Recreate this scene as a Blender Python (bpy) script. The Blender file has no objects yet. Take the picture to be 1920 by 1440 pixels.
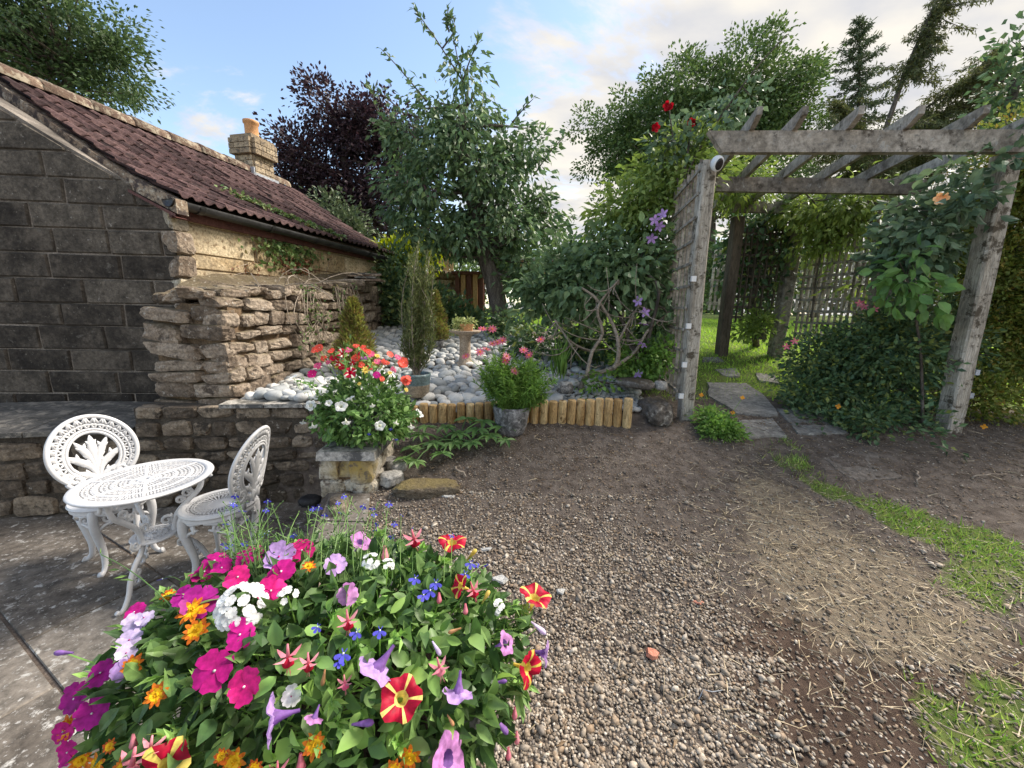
import bpy, math, random
import numpy as np
from mathutils import Matrix, Vector
rng = np.random.default_rng(7); random.seed(7)
S = bpy.context.scene
COL = S.collection
PI = math.pi
# ------------------------------------------------------------------ camera
EYE = np.array([0, 0, 1.6]); FPX = 723.0
_p, _r = math.radians(11.0), math.radians(1.2)
_F = np.array([0, math.cos(_p), -math.sin(_p)]); _U0 = np.array([0, math.sin(_p), math.cos(_p)])
_R = np.array([1.0, 0, 0]) * math.cos(_r) + _U0 * math.sin(_r)
_U = -np.array([1.0, 0, 0]) * math.sin(_r) + _U0 * math.cos(_r)
cam = bpy.data.cameras.new('camera'); camo = bpy.data.objects.new('camera', cam); COL.objects.link(camo)
cam.sensor_width = 36; cam.lens = FPX / 1920 * 36; cam.clip_start = 0.05; cam.clip_end = 2000
camo.matrix_world = Matrix(((_R[0], _U[0], -_F[0], EYE[0]), (_R[1], _U[1], -_F[1], EYE[1]), (_R[2], _U[2], -_F[2], EYE[2]), (0, 0, 0, 1)))
S.camera = camo
# ------------------------------------------------------------------ world and sun
SUN_AZ, SUN_EL = 62.0, 44.0        # degrees to the right of the view direction, above the horizon
world = bpy.data.worlds.new('World'); S.world = world; world.use_nodes = True
def build_world():
    nt = world.node_tree; nt.nodes.clear(); N = nt.nodes.new; L = nt.links.new
    out = N('ShaderNodeOutputWorld'); bg = N('ShaderNodeBackground'); bg.inputs['Strength'].default_value = 0.14
    sky = N('ShaderNodeTexSky'); sky.sky_type = 'NISHITA'; sky.sun_disc = False
    sky.sun_elevation = math.radians(SUN_EL); sky.sun_rotation = math.radians(SUN_AZ)
    sky.altitude = 50; sky.air_density = 1.0; sky.dust_density = 0.5; sky.ozone_density = 1.3
    tc = N('ShaderNodeTexCoord'); sep = N('ShaderNodeSeparateXYZ'); L(tc.outputs['Generated'], sep.inputs[0])
    # cloud layer: project the direction on a plane above, stretched noise
    mx = N('ShaderNodeMath'); mx.operation = 'MAXIMUM'; mx.inputs[1].default_value = 0.0; L(sep.outputs['Z'], mx.inputs[0])
    ad = N('ShaderNodeMath'); ad.operation = 'ADD'; ad.inputs[1].default_value = 0.16; L(mx.outputs[0], ad.inputs[0])
    dx = N('ShaderNodeMath'); dx.operation = 'DIVIDE'; L(sep.outputs['X'], dx.inputs[0]); L(ad.outputs[0], dx.inputs[1])
    dy = N('ShaderNodeMath'); dy.operation = 'DIVIDE'; L(sep.outputs['Y'], dy.inputs[0]); L(ad.outputs[0], dy.inputs[1])
    cb = N('ShaderNodeCombineXYZ'); L(dx.outputs[0], cb.inputs[0]); L(dy.outputs[0], cb.inputs[1])
    mp = N('ShaderNodeMapping'); mp.inputs['Rotation'].default_value = (0, 0, 0.5); mp.inputs['Scale'].default_value = (0.9, 1.35, 1); L(cb.outputs[0], mp.inputs[0])
    n1 = N('ShaderNodeTexNoise'); n1.inputs['Scale'].default_value = 1.15; n1.inputs['Detail'].default_value = 9; n1.inputs['Roughness'].default_value = 0.62; n1.inputs['Distortion'].default_value = 0.35
    L(mp.outputs[0], n1.inputs['Vector'])
    # coverage grows towards the west (right), a broad front of cloud
    gx = N('ShaderNodeMath'); gx.operation = 'MULTIPLY_ADD'; gx.inputs[1].default_value = 0.27; gx.inputs[2].default_value = 0.06; L(sep.outputs['X'], gx.inputs[0])
    cov = N('ShaderNodeMath'); cov.operation = 'ADD'; L(n1.outputs['Fac'], cov.inputs[0]); L(gx.outputs[0], cov.inputs[1])
    rp = N('ShaderNodeValToRGB'); rp.color_ramp.interpolation = 'EASE'
    rp.color_ramp.elements[0].position = 0.49; rp.color_ramp.elements[0].color = (0, 0, 0, 1)
    rp.color_ramp.elements[1].position = 0.62; rp.color_ramp.elements[1].color = (1, 1, 1, 1); L(cov.outputs[0], rp.inputs[0])
    n2 = N('ShaderNodeTexNoise'); n2.inputs['Scale'].default_value = 2.6; n2.inputs['Detail'].default_value = 6; L(mp.outputs[0], n2.inputs['Vector'])
    cr = N('ShaderNodeValToRGB'); e = cr.color_ramp.elements
    e[0].position = 0.36; e[0].color = (1.6, 1.62, 1.72, 1); e[1].position = 0.6; e[1].color = (2.3, 2.17, 1.95, 1); L(n2.outputs['Fac'], cr.inputs[0])
    # the sky colour: lifted towards a soft day blue
    sc = N('ShaderNodeMix'); sc.data_type = 'RGBA'; sc.blend_type = 'MULTIPLY'; sc.inputs[0].default_value = 1.0
    L(sky.outputs[0], sc.inputs[6]); sc.inputs[7].default_value = (0.74, 0.69, 0.64, 1)
    m = N('ShaderNodeMix'); m.data_type = 'RGBA'; L(rp.outputs[0], m.inputs[0]); L(sc.outputs[2], m.inputs[6]); L(cr.outputs[0], m.inputs[7])
    L(m.outputs[2], bg.inputs['Color']); L(bg.outputs[0], out.inputs['Surface'])
build_world()
sl = bpy.data.lights.new('sun', 'SUN'); sl.energy = 2.4; sl.angle = math.radians(20); sl.color = (1.0, 0.91, 0.8)
so = bpy.data.objects.new('sun', sl); COL.objects.link(so)
_az, _el = math.radians(SUN_AZ), math.radians(SUN_EL)
_sd = Vector((math.sin(_az) * math.cos(_el), math.cos(_az) * math.cos(_el), math.sin(_el)))
so.rotation_euler = _sd.to_track_quat('Z', 'Y').to_euler(); so.location = (8, 8, 12)
S.view_settings.view_transform = 'Standard'; S.view_settings.look = 'None'; S.view_settings.gamma = 1.0
S.view_settings.use_curve_mapping = False; S.view_settings.exposure = 1.7
try: S.cycles.max_bounces = 6; S.cycles.transparent_max_bounces = 4
except Exception: pass

# ------------------------------------------------------------------ picture to place
def ray(x, y): return _F + _R * (x - 960) / FPX - _U * (y - 720) / FPX
def P(x, y, Y):
    d = ray(x, y); return EYE + d * (Y / d[1])
def PZ(x, y, z):
    d = ray(x, y); return EYE + d * ((z - EYE[2]) / d[2])
def nrm(v): v = np.asarray(v, float); return v / (np.linalg.norm(v, axis=-1, keepdims=True) + 1e-12)
def sstep(a, b, x): t = np.clip((x - a) / (b - a), 0, 1); return t * t * (3 - 2 * t)
def edge_x(y):      # the top of the low retaining wall between the patio and the gravel
    return np.interp(y, [-6, 0.2, 1.2, 2.05, 2.9], [-0.75, -0.66, -0.8, -1.0, -1.12])
def vnoise(x, y, s, seed=0):
    x = np.asarray(x, float) * s + seed * 17.3; y = np.asarray(y, float) * s + seed * 9.1
    def h(i, j):
        v = np.sin(i * 127.1 + j * 311.7 + seed * 3.7) * 43758.5453; return v - np.floor(v)
    i, j = np.floor(x), np.floor(y); fx, fy = x - i, y - j; fx = fx * fx * (3 - 2 * fx); fy = fy * fy * (3 - 2 * fy)
    return (h(i, j) * (1 - fx) + h(i + 1, j) * fx) * (1 - fy) + (h(i, j + 1) * (1 - fx) + h(i + 1, j + 1) * fx) * fy
def fbm(x, y, s, seed=0, o=4):
    r = 0; a = 0.5; t = 0
    for k in range(o): r = r + a * vnoise(x, y, s * 2 ** k, seed + k); t += a; a *= 0.5
    return r / t
BED = [(-2.2, 3.0), (-1.1, 2.93), (0.93, 2.93), (1.25, 3.05), (1.2, 3.9), (0.7, 5.2), (-0.3, 5.9), (-1.0, 6.2), (-2.0, 6.1), (-2.05, 4.5)]
def in_poly(x, y, poly):
    x = np.asarray(x, float); y = np.asarray(y, float); c = np.zeros(np.broadcast(x, y).shape, bool); n = len(poly)
    for i in range(n):
        x1, y1 = poly[i]; x2, y2 = poly[(i + 1) % n]
        c ^= ((y1 > y) != (y2 > y)) & (x < (x2 - x1) * (y - y1) / (y2 - y1 + 1e-12) + x1)
    return c
def ground(x, y):
    x = np.asarray(x, float); y = np.asarray(y, float)
    z = np.interp(y, [-6, 0, 1, 2.07, 2.75, 2.95, 3.1, 4.0, 4.8, 5.8, 8, 11, 40, 400], [0.1, 0.22, 0.38, 0.54, 0.71, 0.75, 0.76, 0.83, 1.08, 1.22, 1.42, 1.55, 1.62, 1.7])
    z = z + (fbm(x, y, 1.1, 3) - 0.5) * 0.05 + (fbm(x, y, 5, 5, 3) - 0.5) * 0.018
    # the bed level behind the log edging
    bed = sstep(-2.3, -2.0, x) * (1 - sstep(1.0, 1.25, x)) * sstep(2.93, 2.97, y) * (1 - sstep(4.0, 5.0, y))
    z = z + bed * 0.08
    left = 1 - sstep(-2.6, -2.2, x); z = z * (1 - left * sstep(2.8, 3.0, y)) + left * sstep(2.8, 3.0, y) * 0.3
    pat = (1 - sstep(-0.1, 0.02, x - edge_x(y) + 0.1)) * (1 - sstep(2.9, 2.97, y))
    return z * (1 - pat) + (-0.12) * pat
def G(px, py, dz=0.0):
    d = ray(px, py); t = np.linspace(0.4, 60, 6000); q = EYE[None] + d[None] * t[:, None]
    h = q[:, 2] - ground(q[:, 0], q[:, 1]) - dz; i = np.argmax(h < 0)
    return q[i] if h[i] < 0 else q[-1]

# ------------------------------------------------------------------ materials
MATS = {}
LEAF_GAIN = 2.0
def _new(name):
    m = bpy.data.materials.new(name); m.use_nodes = True; nt = m.node_tree; b = nt.nodes['Principled BSDF']; return m, nt, b
def _ramp(nt, cols, pos=None):
    r = nt.nodes.new('ShaderNodeValToRGB'); e = r.color_ramp.elements
    while len(e) < len(cols): e.new(0.5)
    for i, c in enumerate(cols):
        e[i].position = pos[i] if pos else i / (len(cols) - 1); e[i].color = (*c, 1)
    return r
def _mix(nt, fac, a, b, mode='MIX'):
    m = nt.nodes.new('ShaderNodeMix'); m.data_type = 'RGBA'; m.blend_type = mode
    for k, v in ((0, fac), (6, a), (7, b)):
        if hasattr(v, 'links') or isinstance(v, bpy.types.NodeSocket): nt.links.new(v, m.inputs[k])
        else: m.inputs[k].default_value = v if k == 0 else (*v, 1)
    return m.outputs[2]
def surf(name, cols, scale=4.0, rough=0.85, bump=0.3, bscale=None, specks=None, rnd=0.0, stretch=None, dist=0.01, spec=0.3, moss=None, pos=None, stain=None, grain=0.5):
    """stone / wood / soil: noise between colours + per-object value shift + specks + bump, in world position"""
    m, nt, b = _new(name); L = nt.links.new; N = nt.nodes.new
    g = N('ShaderNodeNewGeometry'); vec = g.outputs['Position']
    if stretch:
        mp = N('ShaderNodeMapping'); mp.inputs['Scale'].default_value = stretch; L(vec, mp.inputs[0]); vec = mp.outputs[0]
    oi = N('ShaderNodeObjectInfo')
    n = N('ShaderNodeTexNoise'); n.inputs['Scale'].default_value = scale; n.inputs['Detail'].default_value = 8; n.inputs['Roughness'].default_value = 0.65; L(vec, n.inputs['Vector'])
    f = n.outputs['Fac']
    if rnd:
        ma = N('ShaderNodeMath'); ma.operation = 'MULTIPLY_ADD'; ma.inputs[1].default_value = rnd; L(oi.outputs['Random'], ma.inputs[0])
        mb = N('ShaderNodeMath'); mb.operation = 'SUBTRACT'; L(f, mb.inputs[0]); mb.inputs[1].default_value = rnd * 0.5; L(mb.outputs[0], ma.inputs[2]); f = ma.outputs[0]
    r = _ramp(nt, cols, pos or [0.35 + 0.3 * i / (len(cols) - 1) for i in range(len(cols))]); L(f, r.inputs[0]); c = r.outputs[0]
    n6 = N('ShaderNodeTexNoise'); n6.inputs['Scale'].default_value = scale * 7; n6.inputs['Detail'].default_value = 6; n6.inputs['Roughness'].default_value = 0.75; L(vec, n6.inputs['Vector'])
    r6 = _ramp(nt, [(1 - grain,) * 3, (1 + grain,) * 3], [0.34, 0.66]); L(n6.outputs['Fac'], r6.inputs[0]); c = _mix(nt, 1.0, c, r6.outputs[0], 'MULTIPLY')
    if stain:      # (colour, scale, lo, hi)
        n4 = N('ShaderNodeTexNoise'); n4.inputs['Scale'].default_value = stain[1]; n4.inputs['Detail'].default_value = 4; L(g.outputs['Position'], n4.inputs['Vector'])
        r4 = _ramp(nt, [(0, 0, 0), (1, 1, 1)], [stain[2], stain[3]]); L(n4.outputs['Fac'], r4.inputs[0]); c = _mix(nt, r4.outputs[0], c, stain[0])
    if specks:     # list of (colour, scale, threshold)
        for sc_, ss, th in specks:
            n3 = N('ShaderNodeTexNoise'); n3.inputs['Scale'].default_value = ss; n3.inputs['Detail'].default_value = 5; n3.inputs['Roughness'].default_value = 0.7; L(g.outputs['Position'], n3.inputs['Vector'])
            r3 = _ramp(nt, [(0, 0, 0), (1, 1, 1)], [th - 0.11, th - 0.02]); L(n3.outputs['Fac'], r3.inputs[0])
            c = _mix(nt, r3.outputs[0], c, sc_)
    if moss:       # (colour, strength) on faces that look up
        sp = N('ShaderNodeSeparateXYZ'); L(g.outputs['Normal'], sp.inputs[0])
        mm = N('ShaderNodeMath'); mm.operation = 'MULTIPLY'; L(sp.outputs['Z'], mm.inputs[0]); L(n.outputs['Fac'], mm.inputs[1])
        r5 = _ramp(nt, [(0, 0, 0), (moss[1],) * 3], [0.25, 0.5]); L(mm.outputs[0], r5.inputs[0]); c = _mix(nt, r5.outputs[0], c, moss[0])
    L(c, b.inputs['Base Color']); b.inputs['Roughness'].default_value = rough; b.inputs['Specular IOR Level'].default_value = spec
    if bump:
        n2 = N('ShaderNodeTexNoise'); n2.inputs['Scale'].default_value = bscale or scale * 5; n2.inputs['Detail'].default_value = 7; n2.inputs['Roughness'].default_value = 0.7; L(vec, n2.inputs['Vector'])
        bp = N('ShaderNodeBump'); bp.inputs['Strength'].default_value = bump; bp.inputs['Distance'].default_value = dist; L(n2.outputs['Fac'], bp.inputs['Height']); L(bp.outputs[0], b.inputs['Normal'])
    MATS[name] = m; return m
def leafmat(name, cols, trans=0.3, rough=0.5, spec=0.35, nscale=9):
    m, nt, b = _new(name); L = nt.links.new; N = nt.nodes.new
    g = N('ShaderNodeNewGeometry'); oi = N('ShaderNodeObjectInfo')
    ad = N('ShaderNodeMath'); ad.operation = 'ADD'; L(g.outputs['Random Per Island'], ad.inputs[0]); L(oi.outputs['Random'], ad.inputs[1])
    fr = N('ShaderNodeMath'); fr.operation = 'FRACT'; L(ad.outputs[0], fr.inputs[0])
    cols = [tuple(min(0.9, x * LEAF_GAIN) for x in c_) for c_ in cols] if max(max(c_) for c_ in cols) < 0.4 else cols
    r = _ramp(nt, cols); L(fr.outputs[0], r.inputs[0])
    nz = N('ShaderNodeTexNoise'); nz.inputs['Scale'].default_value = nscale; nz.inputs['Detail'].default_value = 4; L(g.outputs['Position'], nz.inputs['Vector'])
    r2 = _ramp(nt, [(0.72, 0.72, 0.72), (1.2, 1.2, 1.2)], [0.35, 0.65]); L(nz.outputs['Fac'], r2.inputs[0])
    c = _mix(nt, 1.0, r.outputs[0], r2.outputs[0], 'MULTIPLY')
    L(c, b.inputs['Base Color']); b.inputs['Roughness'].default_value = rough; b.inputs['Specular IOR Level'].default_value = spec
    t = N('ShaderNodeBsdfTranslucent'); hs = N('ShaderNodeHueSaturation'); hs.inputs['Value'].default_value = 1.3; hs.inputs['Saturation'].default_value = 1.1; L(c, hs.inputs['Color']); L(hs.outputs[0], t.inputs['Color'])
    ms = N('ShaderNodeMixShader'); ms.inputs[0].default_value = trans; L(b.outputs[0], ms.inputs[1]); L(t.outputs[0], ms.inputs[2])
    L(ms.outputs[0], nt.nodes['Material Output'].inputs['Surface'])
    MATS[name] = m; return m
def plain(name, col, rough=0.6, var=0.0, spec=0.4, metal=0.0):
    m, nt, b = _new(name)
    if var:
        g = nt.nodes.new('ShaderNodeNewGeometry'); n = nt.nodes.new('ShaderNodeTexNoise'); n.inputs['Scale'].default_value = 25; n.inputs['Detail'].default_value = 5; nt.links.new(g.outputs['Position'], n.inputs['Vector'])
        r = _ramp(nt, [tuple(x * (1 - var) for x in col), tuple(min(1, x * (1 + var)) for x in col)], [0.3, 0.7]); nt.links.new(n.outputs['Fac'], r.inputs[0]); nt.links.new(r.outputs[0], b.inputs['Base Color'])
    else: b.inputs['Base Color'].default_value = (*col, 1)
    b.inputs['Roughness'].default_value = rough; b.inputs['Specular IOR Level'].default_value = spec; b.inputs['Metallic'].default_value = metal
    MATS[name] = m; return m

# ------------------------------------------------------------------ mesh builder
def fit3(v):
    return np.asarray(v, float).reshape(-1, 3)
class MB:
    def __init__(s): s.V = []; s.F = []; s.n = 0
    def add(s, v, f, m=0):
        v = fit3(v)
        if isinstance(f, np.ndarray): s.F.append((f + s.n, m))
        else:
            by = {}
            for q in f: by.setdefault(len(q), []).append(q)
            for k, a in by.items(): s.F.append((np.array(a, int) + s.n, m))
        s.V.append(v); s.n += len(v); return s
    def box(s, c, sz, M=None, m=0):
        a = np.array([[x, y, z] for x in (-.5, .5) for y in (-.5, .5) for z in (-.5, .5)]) * np.array(sz)
        if M is not None: a = a @ np.asarray(M).T
        return s.add(a + np.array(c), [(0, 1, 3, 2), (4, 6, 7, 5), (0, 4, 5, 1), (2, 3, 7, 6), (0, 2, 6, 4), (1, 5, 7, 3)], m)
    def beam(s, p0, p1, w, h, up=(0, 0, 1), m=0, cut0=0.0):
        p0 = np.array(p0, float); p1 = np.array(p1, float); d = nrm(p1 - p0); r = nrm(np.cross(d, up)); u = np.cross(r, d)
        v = []
        for p, cc in ((p0, cut0), (p1, 0)):
            for a, b_ in ((-1, -1), (1, -1), (1, 1), (-1, 1)): v.append(p + r * a * w / 2 + u * b_ * h / 2 + d * (cc if b_ < 0 else 0))
        return s.add(v, [(0, 3, 2, 1), (4, 5, 6, 7), (0, 1, 5, 4), (1, 2, 6, 5), (2, 3, 7, 6), (3, 0, 4, 7)], m)
    def tube(s, path, rad, n=6, m=0, cap=True, flat=1.0, fdir=None):
        path = np.asarray(path, float); k = len(path); rad = np.broadcast_to(np.asarray(rad, float), (k,))
        t = np.gradient(path, axis=0); t = nrm(t); ref = np.array([0.0, 0, 1]) if fdir is None else np.asarray(fdir, float)
        if fdir is None and abs(t[0] @ ref) > 0.9: ref = np.array([1.0, 0, 0])
        v = []; a = np.linspace(0, 2 * PI, n, endpoint=False); x = nrm(np.cross(ref, t[0]))
        for i in range(k):
            if fdir is None:
                x = nrm(x - t[i] * (x @ t[i])); y = np.cross(t[i], x)
            else:
                y = nrm(ref - t[i] * (ref @ t[i])); x = np.cross(y, t[i])
            v.append(path[i] + rad[i] * (np.cos(a)[:, None] * x + flat * np.sin(a)[:, None] * y))
        v = np.concatenate(v); f = []
        for i in range(k - 1):
            for j in range(n): f.append((i * n + j, i * n + (j + 1) % n, (i + 1) * n + (j + 1) % n, (i + 1) * n + j))
        if cap and n > 2: f.append(tuple(range(n))[::-1]); f.append(tuple((k - 1) * n + j for j in range(n)))
        return s.add(v, f, m)
    def lathe(s, prof, n=16, c=(0, 0, 0), m=0, lobes=None):
        v = []; a = np.linspace(0, 2 * PI, n, endpoint=False)
        for r, z in prof: v.append(np.stack([r * np.cos(a), r * np.sin(a), np.full(n, z)], 1))
        f = [(i * n + j, i * n + (j + 1) % n, (i + 1) * n + (j + 1) % n, (i + 1) * n + j) for i in range(len(prof) - 1) for j in range(n)]
        return s.add(np.concatenate(v) + np.array(c), f, m)
    def prism(s, poly, depth_vec, m=0):
        poly = fit3(poly); n = len(poly); v = np.concatenate([poly, poly + np.array(depth_vec)])
        f = [tuple(range(n)), tuple(range(n, 2 * n))[::-1]] + [(i, i + n, (i + 1) % n + n, (i + 1) % n) for i in range(n)]
        return s.add(v, f, m)
    def mesh(s, name, mats, smooth=False, off=None):
        me = bpy.data.meshes.new(name)
        V = np.concatenate(s.V) if s.V else np.zeros((0, 3))
        if off is not None: V = V - np.asarray(off)
        me.vertices.add(len(V)); me.vertices.foreach_set('co', V.astype(np.float32).ravel())
        loops = np.concatenate([f.ravel() for f, _ in s.F]); tot = np.concatenate([np.full(len(f), f.shape[1]) for f, _ in s.F]); mi = np.concatenate([np.full(len(f), m) for f, m in s.F])
        me.loops.add(len(loops)); me.loops.foreach_set('vertex_index', loops.astype(np.int32))
        me.polygons.add(len(tot)); st = np.concatenate([[0], np.cumsum(tot)[:-1]])
        me.polygons.foreach_set('loop_start', st.astype(np.int32)); me.polygons.foreach_set('loop_total', tot.astype(np.int32)); me.polygons.foreach_set('material_index', mi.astype(np.int32))
        me.polygons.foreach_set('use_smooth', np.full(len(tot), bool(smooth)))
        for mm in (mats if isinstance(mats, (list, tuple)) else [mats]): me.materials.append(MATS[mm] if isinstance(mm, str) else mm)
        me.update(calc_edges=True); me.validate(); return me
def origin(o):
    c = np.zeros(3)
    while o is not None: c = c + np.array(o.location); o = o.parent
    return c
def put(name, me, parent=None, loc=(0, 0, 0), M=None):
    o = bpy.data.objects.new(name, me); COL.objects.link(o)
    if parent is not None: o.parent = parent; loc = np.asarray(loc, float) - origin(parent)
    if M is None: o.location = loc
    else:
        A = Matrix.Identity(4)
        for i in range(3):
            for j in range(3): A[i][j] = float(M[i][j])
            A[i][3] = float(loc[i])
        o.matrix_local = A
    return o
def part(name, mb, mats, parent=None, smooth=False, kind=None):
    off = origin(parent) if parent is not None else np.zeros(3)
    o = bpy.data.objects.new(name, mb.mesh(name, mats, smooth, off)); COL.objects.link(o)
    if parent is not None: o.parent = parent
    if kind: o['kind'] = kind
    return o
def tag(o, label, cat=None, group=None, kind=None):
    o['label'] = label
    if cat: o['category'] = cat
    if group: o['group'] = group
    if kind: o['kind'] = kind
    return o
def thing(name, label, cat, loc=(0, 0, 0), group=None):
    o = bpy.data.objects.new(name, None); COL.objects.link(o); o.location = [float(v) for v in loc]; o.empty_display_size = 0.1
    return tag(o, label, cat, group)
def struct(name, mb, mats, smooth=False, label=None):
    o = part(name, mb, mats, None, smooth, 'structure')
    if label: o['label'] = label
    return o
# template meshes
def cubesphere(s=3, p=5.0, amp=0.0, seed=0):
    r = np.random.default_rng(seed); g = np.linspace(-1, 1, s + 1); idx = {}; V = []; F = []
    def vid(q):
        k = tuple(np.round(q, 4))
        if k not in idx: idx[k] = len(V); V.append(q)
        return idx[k]
    for ax in range(3):
        for sg in (-1, 1):
            for i in range(s):
                for j in range(s):
                    c = []
                    for a, b_ in ((g[i], g[j]), (g[i + 1], g[j]), (g[i + 1], g[j + 1]), (g[i], g[j + 1])):
                        q = np.zeros(3); q[ax] = sg; q[(ax + 1) % 3] = a; q[(ax + 2) % 3] = b_; c.append(vid(q))
                    F.append(tuple(c if sg > 0 else c[::-1]))
    V = np.array(V); n = (np.abs(V) ** p).sum(1) ** (1 / p); V = V / n[:, None]
    k = r.normal(size=(5, 3)) * 2.2; ph = r.uniform(0, 6, 5)
    d = sum(np.sin(V @ k[i] + ph[i]) for i in range(5)) / 5
    V = V * (1 + amp * d[:, None]) + r.normal(size=V.shape) * amp * 0.22
    return V, F
def rough_stone(seed):
    v, f = cubesphere(5, 8.0, 0.09, seed); r = np.random.default_rng(seed + 900)
    v = v + r.normal(size=v.shape) * 0.035
    for k in range(3):      # knock off corners with random planes
        n = nrm(r.normal(size=3) * np.array([1, 0.5, 1])); d = 1.02 + 0.12 * r.uniform(); t = v @ n - d; v = v - np.clip(t, 0, None)[:, None] * n * 0.9
    v[:, 2] *= 1 + 0.16 * r.uniform(-1, 1) * v[:, 0]; v[:, 0] += 0.12 * r.uniform(-1, 1) * v[:, 2]
    return v, f
STONE_V = [rough_stone(i) for i in range(12)]
PEB_V = [cubesphere(3, 2.0, 0.07, 40 + i) for i in range(6)]
def tmpl(name, vf, mat, smooth=True): return MB().add(vf[0], vf[1]).mesh(name, mat, smooth)
# leaf templates: axis +Y, width X, normal +Z
LEAF2 = (np.array([[0, 0, 0], [-.5, .45, .08], [0, 1, -.05], [.5, .45, .08]]), np.array([[0, 3, 2], [0, 2, 1]]))
LEAF4 = (np.array([[0, 0, 0], [-.5, .42, .07], [0, 1, -.14], [.5, .42, .07], [0, .5, -.0]]), np.array([[0, 4, 1], [1, 4, 2], [0, 3, 4], [3, 2, 4]]))
LEAF8 = (np.array([[0, 0, 0], [-.36, .2, .07], [-.5, .48, .09], [-.33, .76, .03], [0, 1, -.16], [.33, .76, .03], [.5, .48, .09], [.36, .2, .07], [0, .3, 0], [0, .68, -.03]]),
         np.array([[0, 8, 1], [1, 8, 2], [8, 9, 2], [2, 9, 3], [3, 9, 4], [0, 7, 8], [7, 6, 8], [8, 6, 9], [6, 5, 9], [5, 4, 9]]))
NEEDLE = (np.array([[-.5, 0, 0], [.5, 0, 0], [0, 1, 0]]), np.array([[0, 1, 2]]))
def leaves(mb, pos, axis, length, width, T=LEAF2, m=0, up=0.35, r=rng, sv=0.3):
    """scatter leaves: pos (n,3), axis (n,3) direction of growth"""
    n = len(pos); a = nrm(axis); k = r.normal(size=(n, 3)); k[:, 2] += up * 3
    z = nrm(k - a * (k * a).sum(1, keepdims=True)); x = np.cross(a, z)
    l = length * (1 + sv * r.uniform(-1, 1, n)); w = width * (1 + sv * r.uniform(-1, 1, n))
    t, f = T
    V = pos[:, None] + t[None, :, 0, None] * (x * w[:, None])[:, None] + t[None, :, 1, None] * (a * l[:, None])[:, None] + t[None, :, 2, None] * (z * l[:, None])[:, None]
    F = (f[None] + (np.arange(n) * len(t))[:, None, None]).reshape(-1, f.shape[1])
    mb.add(V.reshape(-1, 3), F, m); return mb
def sph(n, r=rng): return nrm(r.normal(size=(n, 3)))
def in_ellipsoids(els, n, shell=0.45, r=rng):
    w = np.array([e[1] * e[2] * e[3] for e in els]) ** 0.75; i = r.choice(len(els), n, p=w / w.sum())
    c = np.array([e[0] for e in els])[i]; rr = np.array([e[1:4] for e in els])[i]; d = sph(n, r); u = r.uniform(0, 1, n) ** shell
    return c + d * rr * u[:, None], d
def PE(px, py, rx, ry, Y, ryd=None):     # an ellipsoid from its outline in the picture and its distance
    k = Y / FPX; return (P(px, py, Y), rx * k, (ryd if ryd else rx * k), ry * k)
def bez(p0, p1, n=5, sag=0.0, bulge=None):
    p0 = np.array(p0, float); p1 = np.array(p1, float); t = np.linspace(0, 1, n)[:, None]
    q = p0 * (1 - t) + p1 * t; q[:, 2] -= sag * (4 * t * (1 - t))[:, 0]
    if bulge is not None: q += np.array(bulge) * (4 * t * (1 - t))
    return q
def clump_cloud(mb, els, nclump, clump_r, nleaf, ll, lw, T=LEAF2, m=0, flat=0.7, shell=0.45, droop=0.2, r=rng, sub=None):
    cs, cd = in_ellipsoids(els, nclump, shell, r)
    i = r.integers(0, nclump, nleaf); o = np.clip(r.normal(size=(nleaf, 3)), -1.7, 1.7) * clump_r * np.array([1, 1, flat]) * (0.6 + 0.8 * r.uniform(size=(nclump, 1))[i])
    ax = nrm(o) * 0.8 + sph(nleaf, r) * 0.6 + cd[i] * 0.5; ax[:, 2] -= droop
    leaves(mb, cs[i] + o, ax, ll, lw, T, m, r=r); return cs

# ================================================================== MATERIAL LIBRARY
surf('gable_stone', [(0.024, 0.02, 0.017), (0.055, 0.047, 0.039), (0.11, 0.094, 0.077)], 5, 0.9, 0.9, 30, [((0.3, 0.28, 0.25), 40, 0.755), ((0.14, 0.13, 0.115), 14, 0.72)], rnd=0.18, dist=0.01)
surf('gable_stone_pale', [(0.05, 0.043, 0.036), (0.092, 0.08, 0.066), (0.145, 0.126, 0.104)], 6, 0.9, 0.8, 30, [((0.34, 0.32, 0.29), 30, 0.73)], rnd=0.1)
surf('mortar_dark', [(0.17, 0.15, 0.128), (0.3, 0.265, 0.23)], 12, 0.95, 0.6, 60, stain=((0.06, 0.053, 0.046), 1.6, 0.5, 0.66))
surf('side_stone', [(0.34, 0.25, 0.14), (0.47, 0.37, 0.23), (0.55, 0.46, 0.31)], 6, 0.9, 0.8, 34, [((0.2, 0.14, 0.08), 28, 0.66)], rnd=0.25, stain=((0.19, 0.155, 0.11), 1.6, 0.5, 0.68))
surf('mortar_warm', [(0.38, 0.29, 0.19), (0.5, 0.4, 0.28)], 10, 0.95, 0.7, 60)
surf('rubble', [(0.13, 0.1, 0.075), (0.24, 0.19, 0.145), (0.34, 0.28, 0.22)], 7, 0.92, 1.0, 46, [((0.5, 0.47, 0.42), 26, 0.7), ((0.09, 0.07, 0.055), 8, 0.66)], rnd=0.35, dist=0.014, moss=((0.13, 0.11, 0.045), 0.45))
surf('rubble_mortar', [(0.1, 0.07, 0.045), (0.22, 0.15, 0.09)], 14, 0.95, 0.8, 50)
surf('damp_stone', [(0.085, 0.068, 0.052), (0.165, 0.132, 0.1), (0.27, 0.22, 0.165)], 7, 0.9, 0.9, 40, [((0.33, 0.3, 0.26), 26, 0.71), ((0.05, 0.042, 0.034), 8, 0.66)], rnd=0.35, dist=0.014)
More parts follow.
